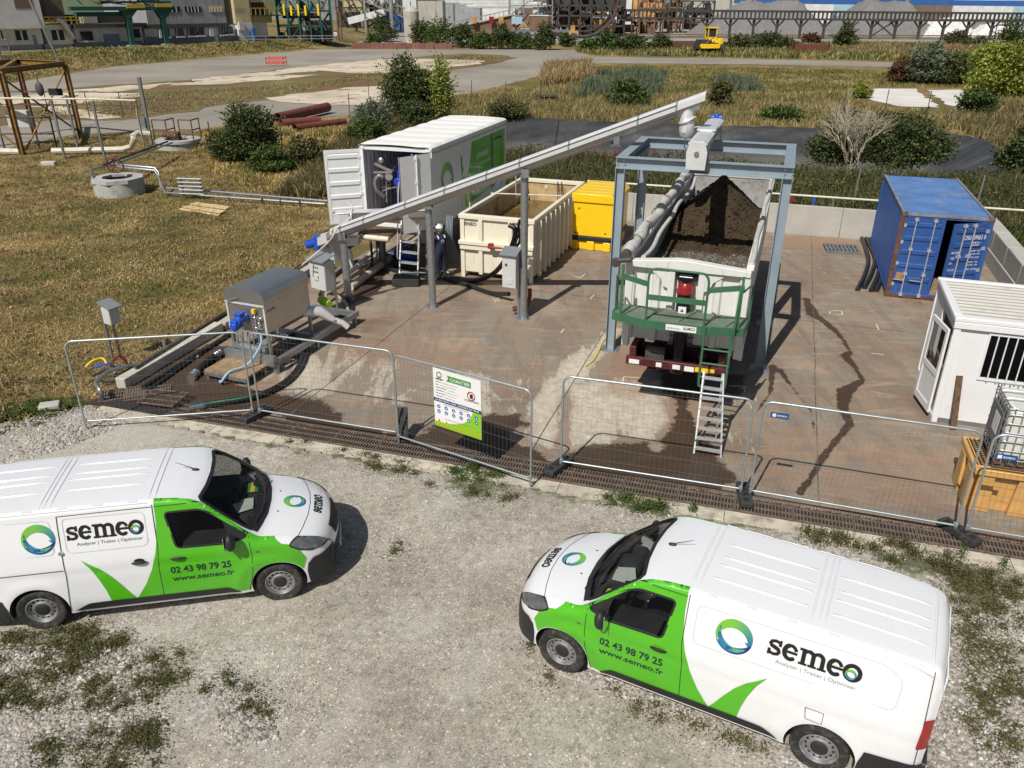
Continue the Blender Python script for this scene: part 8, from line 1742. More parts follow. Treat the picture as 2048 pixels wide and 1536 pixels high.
# ================================================================== HOSES
def hose(label, pts, r, mat='hose_black', stripe=None, sag=None, ends=False, cat='hose', zend=None, name='hose'):
    w3 = []
    for p in pts:
        if len(p) == 2: q = G(p[0], p[1], Z0+r); w3.append((q[0], q[1], Z0+r+.005))
        else: q = G(p[0], p[1], p[2]); w3.append((q[0], q[1], p[2]))
    P3 = bez(w3,7); k = MB(); k.tube(P3, r, 12); o = tag(k.build(name, M[mat]), label, cat)
    if stripe:
        k = MB(); off = [Vector(p)+Vector((-.25*r, -.6*r, .78*r)) for p in P3]; k.tube(off, r*.18,5); k.build('stripe', M[stripe], o)
    if ends:
        for a, b in ((P3[0], P3[2]),(P3[-1], P3[-3])):
            a = Vector(a); b = Vector(b); d = (a-b).normalized(); k = MB(); k.cyl(a-d*.25, a+d*.06, r*1.18, n=16); [k.cyl(a-d*t, a-d*(t+.03), r*1.35, n=16) for t in (.02,.12,.2)]; k.build('coupling', M['chrome'], o)
    return o
hose('thick black hose with green stripe curving over the wet pad in front of the press', [(385,815),(440,806),(500,796),(545,780),(580,757),(603,725),(610,695),(600,675),(580,668,.35),(563,680,.4)],.075, stripe='hose_green', ends=True)
hose('short thick green and black hose end lying in the wet corner below the press', [(384,754),(405,732),(425,716),(440,706)],.085, stripe='hose_green', ends=True)
hose('thick black hose drooping from the rim of the cream skip to the stair foot', [(1018,450,2.2),(1030,458,2.1),(1028,480,1.8),(1010,520,1.1),(985,548,.4),(950,560),(905,555),(862,540),(820,535),(788,530)],.075)
hose('grey-green black hose running from the pipe valve to the blue pump', [(1018,588,.3),(980,586),(940,572),(900,560),(860,548),(810,545),(780,538)],.07)
hose('thin dark hose looping inside the rim beside the skip front', [(1040,440,2.4),(1037,452,2.2),(1040,480,1.7),(1030,496,1.4),(1012,510,1.2)],.045)
hose('black hose hanging down from the white container beside the conveyor', [(750,445,1.4),(754,470,1.0),(758,500,.5),(752,528,.15),(730,535),(700,528)],.09)
hose('slim black hose hanging from the conveyor beside the second pole', [(742,450,1.5),(741,480,1.0),(744,520,.5),(738,545),(715,560),(680,566),(650,566)],.04)
hose('black suction hose lying behind the grey cabinets', [(640,590),(660,560),(690,535),(715,522),(740,528),(760,530)],.06)
hose('greenish hose curling over the pad beside the press outlet', [(698,625),(690,605),(672,590),(655,575),(645,560),(655,548),(668,532)],.045, 'hose_beige')
hose('black loop of hose at the foot of the first pole', [(660,618),(690,632),(704,622),(700,600),(676,590),(650,585)],.05)
hose('light hose coil running along the ground at the stair foot', [(885,538),(900,545),(930,530),(925,522),(960,530)],.02, 'pipe_ivory')
hose('yellow cable snaking over the pad from the left portal post towards the white trailer', [(1170,733),(1185,722),(1196,705),(1205,685),(1228,650),(1235,630)],.02, 'yellow_cable', cat='cable', name='cable')
k = MB(); k.tube(bez([G(x, y, z)+(z,) for x, y, z in ((604,530,1.6),(640,500,1.9),(662,478,2.1),(676,455,2.3),(700,435,2.5),(704,415,2.8),(696,405,2.9))]),.022,6); tag(k.build('power_cable', M['pipe_ivory']), 'pale cable strung from the grey cabinets up to the conveyor end', 'cable')
k = MB()
for i in range(5):
    a = G(893+i*3,440,1.9); k.tube(bez([(a[0], a[1]+.2,2.0),(*G(892+i*3,470,1.4),1.4),(*G(896+i*4,500,.8),.8),(*G(899+i*4,522,.3),.3),(*G(890-i, 522,.2),.22),(*G(886,500,.8),.7)]),.02,6)
tag(k.build('hose_bundle', M['hose_grey']), 'bundle of thin grey hoses hanging under the white container behind the worker', 'hoses')
hose('grey twin pipe bent over the left corner of the pad beside the grass', [(205,797,.1),(200,780,.35),(192,765,.4),(215,745,.4),(250,733,.35),(275,732,.2),(292,738,.1)],.045, 'galv', cat='pipe', name='bent_pipe')
hose('second black hose drooping beside the first from the skip rim', [(1034,470,1.9),(1022,505,1.3),(1000,535,.7),(970,556,.2),(930,562),(880,552),(830,543)],.07)
# long pipes and beams along the left edge of the pad
def lpipe(name, label, a, b, r, mat, z=.1, cat='pipe'):
    p, q = G(*a, z), G(*b, z); k = MB(); k.cyl((*p, z),(*q, z), r, n=12); return tag(k.build(name, M[mat]), label, cat)
lpipe('long_pipe', 'long thin dark pipe nearest the grass along the left edge of the pad', (270,735),(640,505),.04, 'pipe_dark', .35)
lpipe('long_pipe', 'rusty thin pipe second from the grass along the left edge', (300,735),(700,485),.035, 'pipe_dark', .12)
lpipe('long_pipe', 'pale thin pipe third from the grass along the left edge', (280,745),(720,478),.035, 'hose_beige', .1)
lpipe('long_pipe', 'black pipe on the pad beside the concrete beam', (285,775),(460,668),.05, 'hose_black', .1)
lpipe('long_pipe', 'green-black pipe end lying between beam and brown wet floor', (300,778),(475,655),.05, 'hose_black', .07)
lpipe('wooden_rail', 'short pale timber lying on the wet floor beside the black pipes', (318,757),(395,713),.05, 'wood_pale', .06, 'timber')
lpipe('long_pipe', 'pale beige pipe behind the poles near the container steps', (650,590),(830,470),.06, 'hose_beige', .3)
lpipe('long_pipe', 'thick beige pipe running under the white container', (700,575),(870,450),.12, 'concrete_light', .15)
lpipe('long_pipe', 'white galvanised pipe under the open container door', (700,545),(790,465),.07, 'pipe_ivory', .5)
def beam(a, b, w_, hh, mat, label, z0=Z0):
    p, q = G(*a), G(*b); k = MB(); k.bar((p[0], p[1], z0+hh/2),(q[0], q[1], z0+hh/2), w_, hh); return tag(k.build('concrete_beam', M[mat], bevel=.015, smooth=0), label, 'beam')
beam((244,780),(440,664),.26,.26, 'concrete_light', 'square pale concrete beam edging the pad, ending beside the drain corner')
beam((236,772),(700,492),.10,.22, 'wood_dark', 'dark rough timber edging right behind the pale concrete beam')
beam((445,662),(690,500),.26,.22, 'concrete_old', 'weathered concrete beam behind the stainless press')
k = MB(); p = G(330,716); k.box((p[0], p[1],0),(p[0]+.08, p[1]+.06,.45)); tag(k.build('stake', M['mid_steel']), 'short dark steel stake between pipes at the pad edge', 'stake')
# ================================================================== ELECTRIC CABINETS
def cabinet(label, base, ztop, w_, d_, h_, rz, hood=True, posts=1, text=None, knob=False, mat='cabinet'):
    x, y = G(*base) if len(base) == 2 and base[0] > 60 else base
    root = empty('control_cabinet', (x, y, Z0), rz, label, 'cabinet')
    k = MB(); k.box((0,0, ztop-h_),(w_, d_, ztop)); k.build('box', M[mat], root, bevel=.01)
    k = MB(); k.box((.02,-.006, ztop-h_+.02),(w_-.02,-.001, ztop-.02)); k.build('cabinet_door', M[mat], root, smooth=0)
    if hood: k = MB(); k.prism([(-.10,-.02),(d_+.06,.10),(d_+.06,.12),(-.10,.0)], lambda u, v, dd: (dd, u, ztop+v+.02),-.05, w_+.05); k.build('hood', M['cabinet_dark'], root, smooth=0)
    for i in range(posts):
        xx = w_*.5 if posts == 1 else (.04 if i == 0 else w_-.04); k = MB(); k.bar((xx, d_+.03,0),(xx, d_+.03, ztop-.02),.05,.05, up=(0,1,0)); k.build('post', M['galv'], root, smooth=0)
    if knob:
        k = MB(); k.cyl((w_*.3,-.03, ztop-.28),(w_*.3,-.006, ztop-.28),.035, n=14); k.build('red_knob', M['red_paint'], root); k = MB(); k.box((w_*.35,-.02, ztop-h_+.12),(w_*.75,-.006, ztop-h_+.28)); k.build('plug_socket', M['cabinet'], root, bevel=.008)
    if text:
        for j, s_ in enumerate(text):
            k = MB(); [k.box((w_*.30+i*.07,-.014, ztop-.22-j*.13),(w_*.30+i*.07+.04,-.006, ztop-.18-j*.13)) for i in range(3)]; k.build('button_row', M['gap'], root, smooth=0)
        k = MB(); k.box((w_*.3,-.03, ztop-h_+.28),(w_*.3+.16,-.006, ztop-h_+.42)); k.build('plug_socket', M['cabinet'], root)
    return root
cabinet('grey control cabinet with sloping hood right behind the stainless press', (-5.72,21.55),1.62,.62,.34,.85, R(-35), posts=2, text='abc')
cabinet('grey control cabinet below the blue conveyor motor', (-5.75,23.35),1.85,.5,.32,.85, R(-35), hood=False, posts=2, text='ab')
c3 = cabinet('grey cabinet with red knob beside the third conveyor pole', (-.28,21.05),1.92,.40,.30,.95, R(-20), posts=0, knob=True)
k = MB(); k.cyl((.36,.36,0),(.36,.36,1.98),.045, n=14); k.box((.28,.28,0),(.48,.48,.02)); k.build('post', M['galv'], c3); k = MB(); k.cyl((.36,.36,1.98),(.36,.36,2.0),.05, n=14); k.build('post_cap', M['black_plastic'], c3)
cabinet('small grey cabinet on twin steel posts at the grass edge', (-9.75,18.0),1.42,.28,.28,.42, R(60), posts=2)
k = MB(); p = Vector((*G(985,583),0)); k.tube(bez([(.30,21.5,.2),(.42,21.55,.25),(.5,21.65,.5),(.5,21.68,.75)]),.06,12); k.tube([(.02,21.45,.22),(.32,21.5,.22)],.08,12); tag(k.build('pipe_elbow', M['rust_red']), 'rusty pipe elbow behind the cabinet with the red knob', 'pipe')
k = MB(); k.tube(bez([(*G(692,500,.9),.9),(*G(700,505,.85),.85),(*G(702,520,.6),.6),(*G(706,535,.35),.35),(*G(716,535,.3),.3)]),.07,12); tag(k.build('pipe_elbow', M['steel_bright']), 'bright steel elbow pipe beside the first conveyor pole', 'pipe')
# ---- second small conveyor feeding from the container
A11 = R(2); fc2 = empty('feed_conveyor', (-5.35,24.35,0), A11, 'short grey trough conveyor leading out of the white container', 'conveyor')
k = MB(); k.prism([(-.16,.14),(-.16,-.05),(-.08,-.16),(.08,-.16),(.16,-.05),(.16,.14)], lambda u, v, d: (d, u, 2.15+v+.03*d),.35,2.7); k.build('trough', M['stainless'], fc2, smooth=0)
k = MB(); k.prism([(-.19,.14),(-.19,.17),(.19,.17),(.19,.14)], lambda u, v, d: (d, u, 2.15+v+.03*d),.35,2.75); k.build('lid', M['steel_bright'], fc2, smooth=0)
k = MB(); k.box((.0,-.18,1.72),(.32,.18,2.28)); k.box((-.10,-.2,2.28),(.36,.2,2.31)); k.cyl((.36,0,2.18),(.42,0,2.18),.22, n=20); k.build('drive_box', M['steel_bright'], fc2, bevel=.01)
k = MB(); k.box((-.2,-.25,1.30),(.55,.25,1.62)); k.box((-.2,-.3,1.62),(.55,.3,1.68)); k.box((-.05,-.22,1.68),(.4,.22,1.73)); k.build('hopper', M['stainless'], fc2, smooth=0)
k = MB(); k.bar((.1,0,0),(.1,0,1.3),.08,.08, up=(0,1,0)); k.build('leg', M['galv'], fc2)
# ---- steps up to the container
st = empty('access_steps', (0,0,0),0, 'white aluminium steps with handrails leading up to the open container', 'steps')
b0 = Vector((*G(817,566), Z0)); A7v = Vector((math.cos(R(-22)), math.sin(R(-22)),0)); up_ = Vector((.02,.28,1)).normalized()
b0 = Vector((-3.33,24.33, Z0+.03)); dirS = Vector((.05,.40,1.)).normalized(); LS = 1.95
for s_ in (-1,1): k = MB(); k.bar(b0+A7v*.33*s_, b0+A7v*.33*s_+dirS*LS, .03,.10); k.build('stile', M['alu'], st, smooth=0)
for i in range(5): p = b0+dirS*(.28+.33*i); k = MB(); k.bar(p-A7v*.32, p+A7v*.32,.20,.03, up=(0,0,1)); k.build('tread', M['alu'], st, smooth=0)
for s_ in (-1,1):
    o_ = b0+A7v*.37*s_; k = MB(); k.tube(bez([o_+dirS*.7, o_+dirS*.55+Vector((0,-.22,.28)), o_+dirS*.9+Vector((0,-.20,.5)), o_+dirS*1.7+Vector((0,-.15,.85)), o_+dirS*2.2+Vector((0,-.1,.95))]),.02,8); k.build('handrail', M['alu'], st)
k = MB(); p = G(812,574); k.box((p[0]-.42, p[1]-.1, Z0),(p[0]+.42, p[1]+.5, Z0+.26)); o = tag(k.build('plastic_crate', M['foot_block'], bevel=.02), 'black plastic block lying on the pad in front of the container steps', 'crate')
pb = empty('water_pump', (*G(795,527), Z0), R(-20), 'blue water pump behind the container steps', 'pump'); k = MB(); k.cyl((0,0,.3),(.7,0,.3),.20, n=20); k.box((.1,-.15,0),(.6,.15,.15)); k.cyl((.35,0,.3),(.35,0,.62),.10, n=14); k.build('casing', M['deep_blue'], pb, bevel=.01); k = MB(); [k.cyl((.1+.09*i, 0,.3),(.13+.09*i, 0,.3),.225, n=20) for i in range(6)]; k.build('cooling_fin', M['motor_blue'], pb)
k = MB(); k.cyl((-.35,0,.3),(0,0,.3),.11, n=16); k.cyl((-.12,0,.3),(-.06,0,.3),.16, n=16); k.build('inlet_pipe', M['chrome'], pb)
# ================================================================== WORKER
def skin_obj(name, joints, edges, mat, parent, sub=2):
    me = bpy.data.meshes.new(name); me.from_pydata([j[0] for j in joints], edges, []); o = bpy.data.objects.new(name, me); col.objects.link(o)
    o.modifiers.new('skin', 'SKIN'); sk_ = me.skin_vertices[0].data
    for i, j in enumerate(joints): r_ = j[1]; sk_[i].radius = r_ if isinstance(r_, tuple) else (r_, r_)
    sk_[0].use_root = True
    s_ = o.modifiers.new('sub', 'SUBSURF'); s_.levels = s_.render_levels = sub
    dg = bpy.context.evaluated_depsgraph_get(); m2 = bpy.data.meshes.new_from_object(o.evaluated_get(dg)); o.modifiers.clear(); o.data = m2; m2.materials.clear(); m2.materials.append(mat)
    m2.polygons.foreach_set('use_smooth', [True]*len(m2.polygons)); o.parent = parent; return o
pw = empty('person', (-2.3,24.72, Z0), R(0), 'worker in dark navy overalls and white helmet seen from behind, standing below the white container', 'person')
# faces away and to the left (-x), arms forward; x is to his left-hand front
J = [((0,0,.95),(.155,.12)),((0,0,1.12),(.15,.12)),((-.01,0,1.30),(.17,.13)),((-.02,0,1.42),(.15,.11)),((-.03,0,1.50),.06),
     ((-.02,.19,1.41),.075),((-.10,.24,1.16),.058),((-.32,.20,1.05),.046),((-.02,-.19,1.41),.075),((-.12,-.24,1.16),.058),((-.34,-.18,1.04),.046),
     ((0,.10,.88),.105),((-.02,.12,.50),.075),((.02,.13,.12),.058),((0,-.10,.88),.105),((-.04,-.12,.50),.075),((0,-.13,.12),.058)]
E_ = [(0,1),(1,2),(2,3),(3,4),(3,5),(5,6),(6,7),(3,8),(8,9),(9,10),(0,11),(11,12),(12,13),(0,14),(14,15),(15,16)]
wbody = empty('spare') if False else None
ov = skin_obj('overalls', J, E_, M['overall'], pw)
skin_obj('head', [((-.03,0,1.48),.055),((-.045,0,1.56),.06),((-.06,0,1.64),(.085,.09)),((-.065,0,1.70),(.08,.085))],[(0,1),(1,2),(2,3)], M['skin'], pw)
k = MB(); k.sphere((-.05,0,1.70),.135,20,12,(1.12,.95,.95)); hm = k.build('helmet', M['helmet'], pw)
k = MB(); k.lathe([(.125,0),(.165,-.008),(.165,.004),(.125,.01)],24,(-.06,0,1.675)); k.tube([(-.06+.15*math.cos(a),.0,1.70+.133*math.sin(a)) for a in np.linspace(.1, PI-.1,12)],.010,5); k.tube([(-.05,.135*math.cos(a),1.70+.133*math.sin(a)) for a in np.linspace(.1, PI-.1,12)],.010,5); k.build('helmet_strap', M['gap'], hm)
for s_ in (1,-1):
    hx, hy, hz = (-.34,.20,1.03) if s_ > 0 else (-.36,-.18,1.02)
    js = [((hx, hy, hz),.03),((hx-.05, hy, hz-.01),(.024,.034)),((hx-.09, hy, hz-.02),(.02,.034))]; es = [(0,1),(1,2)]
    for f_ in range(4):
        y_ = hy+(-.027+.018*f_); n0 = len(js); L_ = (.028,.034,.036,.028)[f_]; js += [((hx-.105, y_, hz-.022),.0095),((hx-.105-L_, y_, hz-.04),.009),((hx-.105-L_*1.3, y_, hz-.07),.008)]; es += [(2, n0),(n0, n0+1),(n0+1, n0+2)]
    n0 = len(js); js += [((hx-.05, hy-s_*.035, hz),.011),((hx-.09, hy-s_*.05, hz-.01),.009)]; es += [(1, n0),(n0, n0+1)]
    skin_obj('hand', js, es, M['skin'], pw, 1)
    k = MB(); y_ = .13*s_; k.sphere((-.03, y_, .055),.07,14,8,(1.9,.75,.75)); k.cyl((.01, y_, .05),(.02, y_, .20),.055,.062,14); k.build('boot', M['boot'], pw)
k = MB(); [k.tube([(.02+(.135)*math.cos(a) if False else -.02+.125*math.cos(a), y_, 1.36+.10*math.sin(a)) for a in np.linspace(.1,2.0,8)],.018,6) for y_ in (.12,-.12)]; k.build('reflective_strap', M['reflective'], pw)
conform(xf(crescents(), lambda u, v: (u*.06,1.28+v*.06)), lambda a, b: (.135, a, b), 'back_emblem', M['reflective'], pw, 0)
pw.rotation_euler = (0,0, R(-50)); pw.scale = (1.02,1.02,1.0)
# ================================================================== THINGS ROUND THE BLUE CONTAINER
for i, (x0, y0, x1, y1, b_) in enumerate(((1714,584,1722,478,-.10),(1728,580,1730,478,-.12),(1741,586,1735,476,-.08),(1752,586,1740,474,-.10))):
    a = Vector((*G(x0, y0),.08)); c = Vector((*G(x1, y1),.08)); md = (a+c)/2+Vector((.30+.05*i, 0,0)); k = MB(); k.tube(bez([a, a.lerp(md, .5)+Vector((.06,0,0)), md, md.lerp(c, .5)+Vector((.03,0,.0)), c]),.075,14)
    tag(k.build('black_pipe', M['hose_black']),['first black plastic pipe from the left', 'second black plastic pipe from the left', 'third black plastic pipe from the left', 'black plastic pipe closest to the blue container'][i]+', lying beside the blue container', 'pipe', 'black plastic pipes beside the blue container')
pa = empty('plastic_pallet', (*G(1652,508), Z0), R(-12), 'dark grey slatted pallet lying on the pad between trailer and blue container', 'pallet')
for i in range(9): k = MB(); k.box((i*.135,0,.10),(i*.135+.085,.95,.125)); k.build('slat', M['mid_steel'], pa, smooth=0)
for y in (0,.43,.87): k = MB(); k.box((0, y, 0),(1.17, y+.08,.10)); k.build('bearer', M['mid_steel'], pa, smooth=0)
# rail pipe on the back wall with taps
p0, p1 = S(-7.5,32.6), S(8.5,32.6); rp = empty('water_pipe', (p0[0], p0[1],0), AS, 'white water pipe with red and blue taps running above the back wall', 'pipe')
k = MB(); k.cyl((0,0,1.48),(18,0,1.48),.04, n=10); k.build('pipe_run', M['pipe_ivory'], rp)
for x in (1,4,7,9.6,13,16.5): k = MB(); k.bar((x, 0,0),(x, 0,1.47),.05,.05, up=(0,1,0)); k.build('bracket', M['mid_steel'], rp)
for x, m_ in ((8.1, 'red_paint'),(8.9, 'motor_blue')): k = MB(); k.cyl((x, 0,1.48),(x, -.02,1.15),.03, n=8); k.box((x-.06,-.05,1.3),(x+.06,.03,1.38)); k.build('tap', M[m_], rp)
for i, (px_, py_) in enumerate(((1688,400),(1858,350),(2005,410))):
    p = G(px_, py_+10); p = S(toS(p)[0],34.5); k = MB(); k.cyl((p[0], p[1],0),(p[0]+.08, p[1],2.3),.035, n=8); tag(k.build('fence_post', M['galv']),['leaning grey fence post under the bare tree', 'grey fence post right behind the blue container', 'grey fence post right of the blue container'][i], 'post', 'grey posts in the weeds behind the wall')
def leaf_litter(px_, py_, n_, label):
    p = G(px_, py_); k = MB()
    for _ in range(n_):
        a = random.uniform(0,2*PI); r_ = abs(random.gauss(0,.16)); x = p[0]+r_*math.cos(a)*1.6; y = p[1]+r_*math.sin(a); b_ = random.uniform(0, PI); s_ = random.uniform(.02,.04)
        k.add([(x, y, Z0+.01),(x+s_*math.cos(b_), y+s_*math.sin(b_), Z0+.02),(x+s_*math.cos(b_+1.2), y+s_*math.sin(b_+1.2), Z0+.03)],[(0,1,2)])
    tag(k.build('leaf_litter', M['leaf_orange'], smooth=0), label, 'leaves', kind='stuff')
mk('leaf_orange', (.38,.20,.07),.8, var=.4, scale=20)
leaf_litter(1838,608,120, 'dead orange leaves below the blue container door'); leaf_litter(1858,637,40, 'few dead leaves beside the cabin corner')
# chalk marks on the pad
k = MB()
for a, b in (((1742,709),(1768,712)),((1752,650),(1757,662)),((1659,625),(1660,630)),((1662,623),(1683,624)),((1683,624),(1684,632)),((1665,630),(1684,632)),((1247,756),(1300,760)),((1247,756),(1245,766)),((1457,774),(1495,776)),((1488,776),(1489,786)),((1143,553),(1160,558)),((1160,558),(1170,550)),((1180,600),(1188,592)),((985,600),(1000,605)),((990,606),(1000,596)),((1122,668),(1128,660))):
    p, q = Vector((*G(*a), Z0+.006)), Vector((*G(*b), Z0+.006)); k.bar(p, q, .035,.002)
tag(k.build('chalk_marks', pm('chalk', (.62,.60,.38),.9, var=.2, scale=20, dirt=(.3,.25,.2), da=.52, ds=12), smooth=0), kind='structure')
# ================================================================== LEFT FIELD: WELLS AND PIPES
def well(px_, py_, r_, h_, label, oct_=True):
    x, y = G(px_, py_); y += r_*.9; root = empty('well_ring', (x, y, 0),0, label, 'concrete ring'); n_ = 8 if oct_ else 28
    k = MB(); k.lathe([(r_*.98,0),(r_*.98, h_-.16),(r_*.98, h_-.14)],28); k.lathe([(r_*.82, h_-.02),(r_*.80,.2)],28); k.build('ring', M['ring_conc'], root)
    k = MB(); k.lathe([(r_*.99, h_-.18),(r_*1.06, h_-.16),(r_*1.06, h_),(r_*.62, h_+.01),(r_*.62, h_-.1),(r_*.98, h_-.12)], n_); k.build('cap_slab', M['ring_conc'], root, smooth=20)
    k = MB(); k.lathe([(r_*.82,.35),(0,.35)],20); k.build('well_water', M['gap'], root); return root
w1 = well(222,397,1.12,.78, 'round concrete well with octagonal rim and hand wheel in the dry grass')
w2 = well(345,302,1.25,.55, 'low round concrete chamber with rusty guard rails behind the well', False)
wx, wy = w1.location.x, w1.location.y
hw = MB(); c = Vector((wx-.05, wy+.1,1.28)); ax1 = Vector((.95,.2,0)).normalized(); ax2 = Vector((-.0,-.35,.93)).normalized()
hw.tube([c+(ax1*math.cos(a)+ax2*math.sin(a))*.36 for a in np.linspace(0,2*PI, 28, endpoint=False)],.035,8, closed=True)
for i in range(5): a = 2*PI*i/5+.3; hw.bar(c, c+(ax1*math.cos(a)+ax2*math.sin(a))*.35,.06,.03)
tag(hw.build('hand_wheel', M['rust_red']), 'round spoked hand wheel standing above the concrete well', 'hand wheel')
def gp(x, y, z): q = G(x, y, z); return (q[0], q[1], z)
def pipe_run(name, label, pts, r, mat, cat='pipe'):
    k = MB(); k.tube([gp(*p) for p in pts], r, 8); return tag(k.build(name, M[mat]), label, cat)
pipe_run('pipe_run', 'upper of two parallel galvanised pipes leading from the well across the grass', [(182,352,.9),(182,340,1.0),(205,332,1.1),(225,328,1.1),(310,336,1.1),(318,345,.9),(322,375,.3),(370,378,.3),(656,402,.3)],.05, 'galv')
pipe_run('pipe_run', 'lower of two parallel galvanised pipes leading from the well across the grass', [(232,333,1.0),(310,341,1.0),(316,350,.8),(330,385,.2),(420,392,.2),(650,408,.2)],.05, 'galv')
pipe_run('pipe_run', 'thin dark pipe slanting from the hand wheel up to the far chamber', [(205,330,1.2),(335,283,.9)],.05, 'dark_steel')
pipe_run('pipe_run', 'second dark pipe slanting up beside the first towards the far chamber', [(215,334,1.1),(345,285,.8)],.05, 'galv')
pipe_run('pipe_run', 'thick cream pipe lying in the grass with a raised bend at its end', [(104,302,.25),(180,300,.25),(245,299,.25),(262,294,.35),(268,280,.8),(266,272,.9),(275,266,1.0),(300,268,.9)],.17, 'pipe_ivory')
pipe_run('pipe_run', 'short thick cream pipe at the left edge behind the rusty post', [(-30,302,.2),(40,303,.2)],.17, 'pipe_ivory')
rk = empty('pipe_rack', (*G(362,398),0), R(-8), 'stack of short galvanised pipes on stands beside the long pipe run', 'pipe rack')
for i in range(5): k = MB(); k.cyl((0,0,.25+i*.17),(1.15,0,.25+i*.17),.045, n=8); k.build('pipe', M['galv'], rk)
for x in (.1,1.0): k = MB(); k.box((x, .05,0),(x+.06,.1,1.0)); k.build('stand', M['mid_steel'], rk)
pr_ = [(460,397),(525,403),(562,405),(600,409)]
for i, (a, b) in enumerate(pr_): k = MB(); p = G(a, b+6); k.bar((p[0], p[1],0),(p[0], p[1],.3),.06,.06, up=(0,1,0)); k.bar((p[0], p[1]-.15,.2),(p[0], p[1]+.15,.2),.05,.05); tag(k.build('pipe_support', M['dark_steel']),['pipe stand nearest the pipe rack', 'second pipe stand from the pipe rack', 'third pipe stand from the pipe rack', 'pipe stand nearest the open container door'][i], 'pipe stand', 'small stands under the twin pipes')
pk = MB()
for i in range(5):
    a, b = Vector((*G(362+i*7,420-i*3),.05+.03*(i % 2))), Vector((*G(440+i*5,433-i*4),.05+.03*(i % 2)))
    pk = MB(); pk.bar(a, b, .16,.05); tag(pk.build('timber_board', M['wood_pale'], smooth=0),['nearest', 'second', 'middle', 'fourth', 'farthest'][i]+' pale board of the small stack lying in the dry grass', 'board', 'pale boards lying in the grass')
k = MB(); p = G(82,332); k.box((p[0], p[1],0),(p[0]+.75, p[1]+.35,.22)); tag(k.build('stone_block', M['concrete_light'], bevel=.03), 'pale stone block lying alone in the dry grass', 'block')
k = MB(); p = G(75,822); k.box((p[0], p[1],0),(p[0]+.42, p[1]+.28,.12), Matrix.Rotation(R(20),3, 'Z')); tag(k.build('stone_block', M['concrete_old'], bevel=.03), 'small broken slab on the gravel at the left edge behind the van', 'block')
# cable clutter beside the small cabinet
for i, (m_, pts) in enumerate((('yellow_cable', [(170,735,.1),(185,722,.2),(205,717,.2),(215,730,.1)]),('motor_blue', [(190,735,.15),(215,728,.25),(232,735,.1)]),('red_paint', [(225,722,.3),(240,712,.35),(255,728,.1)]),('hose_black', [(185,752,.1),(215,740,.25),(245,742,.2),(238,760,.1),(205,765,.1)]))):
    tag(MB().tube(bez([gp(*p) for p in pts]),.028,8).build('cable_coil', M[m_]),['yellow', 'blue', 'red', 'black'][i]+' cable bundled at the foot of the small cabinet in the grass', 'cable')
# yellow gantry and posts on the far left
gy_ = empty('pipe_gantry', (0,0,0),0, 'rusty yellow steel gantry with winch and lattice railings at the left edge', 'gantry')
for nm, (bx, by),(tx_, ty_) in (('a', (45,310),(5,140)),('b', (163,278),(130,130)),('c', (70,268),(38,140)),('d', (-60,300),(-90,140))):
    p = G(bx, by); k = MB(); k.hbeam((p[0], p[1],0),(p[0], p[1],4.55),.26,.26,.03, up=(1,0,0)); k.build('column', M['gantry_yellow' if nm in 'ab' else 'gantry_rust'], gy_, smooth=0)
ca, cb_, cc3, cd_ = [Vector((*G(*q),4.6)) for q in ((45,310),(163,278),(70,268),(-60,300))]
for a, b in ((ca, cb_),(ca, cd_),(cc3, cb_),(ca, cc3),(cc3, cd_+Vector((0,5,0)))): k = MB(); k.hbeam(a, b, .22,.30,.03); k.build('beam', M['gantry_yellow'], gy_, smooth=0)
for a, b, m_ in ((Vector((ca.x, ca.y, 4.2)), Vector((cb_.x, cb_.y, .4)), 'dark_steel'),(Vector((cb_.x, cb_.y, 4.3)), Vector((ca.x+.2, ca.y, .2)), 'gantry_yellow'),(Vector((cd_.x, cd_.y, 3.2)), Vector((ca.x, ca.y, .3)), 'gantry_yellow')): k = MB(); k.bar(a, b, .10,.06); k.build('brace', M[m_], gy_)
k = MB(); k.cyl((ca.x+1.6, ca.y+.6,4.4),(ca.x+1.6, ca.y+.6,3.2),.03, n=6); k.sphere((ca.x+1.6, ca.y+.6,3.6),.3,12,8,(.8,.5,1.3)); k.build('winch', M['dark_steel'], gy_)
k = MB(); k.cyl((cb_.x-.3, cb_.y, 4.7),(cb_.x-1.3, cb_.y, 8.3),.07, n=8); k.build('mast', M['mid_steel'], gy_); k = MB(); k.tube([(cc3.x-1, cc3.y, 4.7),(cc3.x-1, cc3.y, 9.5)],.08,8); k.tube([(cc3.x-1.4, cc3.y, 4.7),(cc3.x-1.4, cc3.y, 5.9),(cc3.x-.3, cc3.y, 5.9),(cc3.x-.3, cc3.y, 4.7)],.04,6); k.build('mast', M['mid_steel'], gy_)
k = MB(); x0, y0 = G(38,290); k.box((x0-.1, y0-.4,1.1),(x0+1.2, y0+.1,2.1)); tag(k.build('control_cabinet', M['cabinet'], bevel=.02), 'big grey cabinet hung on the rusty front column of the yellow gantry', 'cabinet')
def rail(name, label, pts, mat, r_=.035, h_=1.1, mid=True, cat='railing'):
    root = empty(name, (0,0,0),0, label, cat); P3 = [Vector(p) for p in pts]
    for z in ((h_, h_*.5) if mid else (h_,)): k = MB(); k.tube([p+Vector((0,0, z)) for p in P3], r_, 6); k.build('rail', M[mat], root)
    for p in P3: k = MB(); k.cyl(p, p+Vector((0,0, h_)), r_, n=6); k.build('post', M[mat], root)
    return root
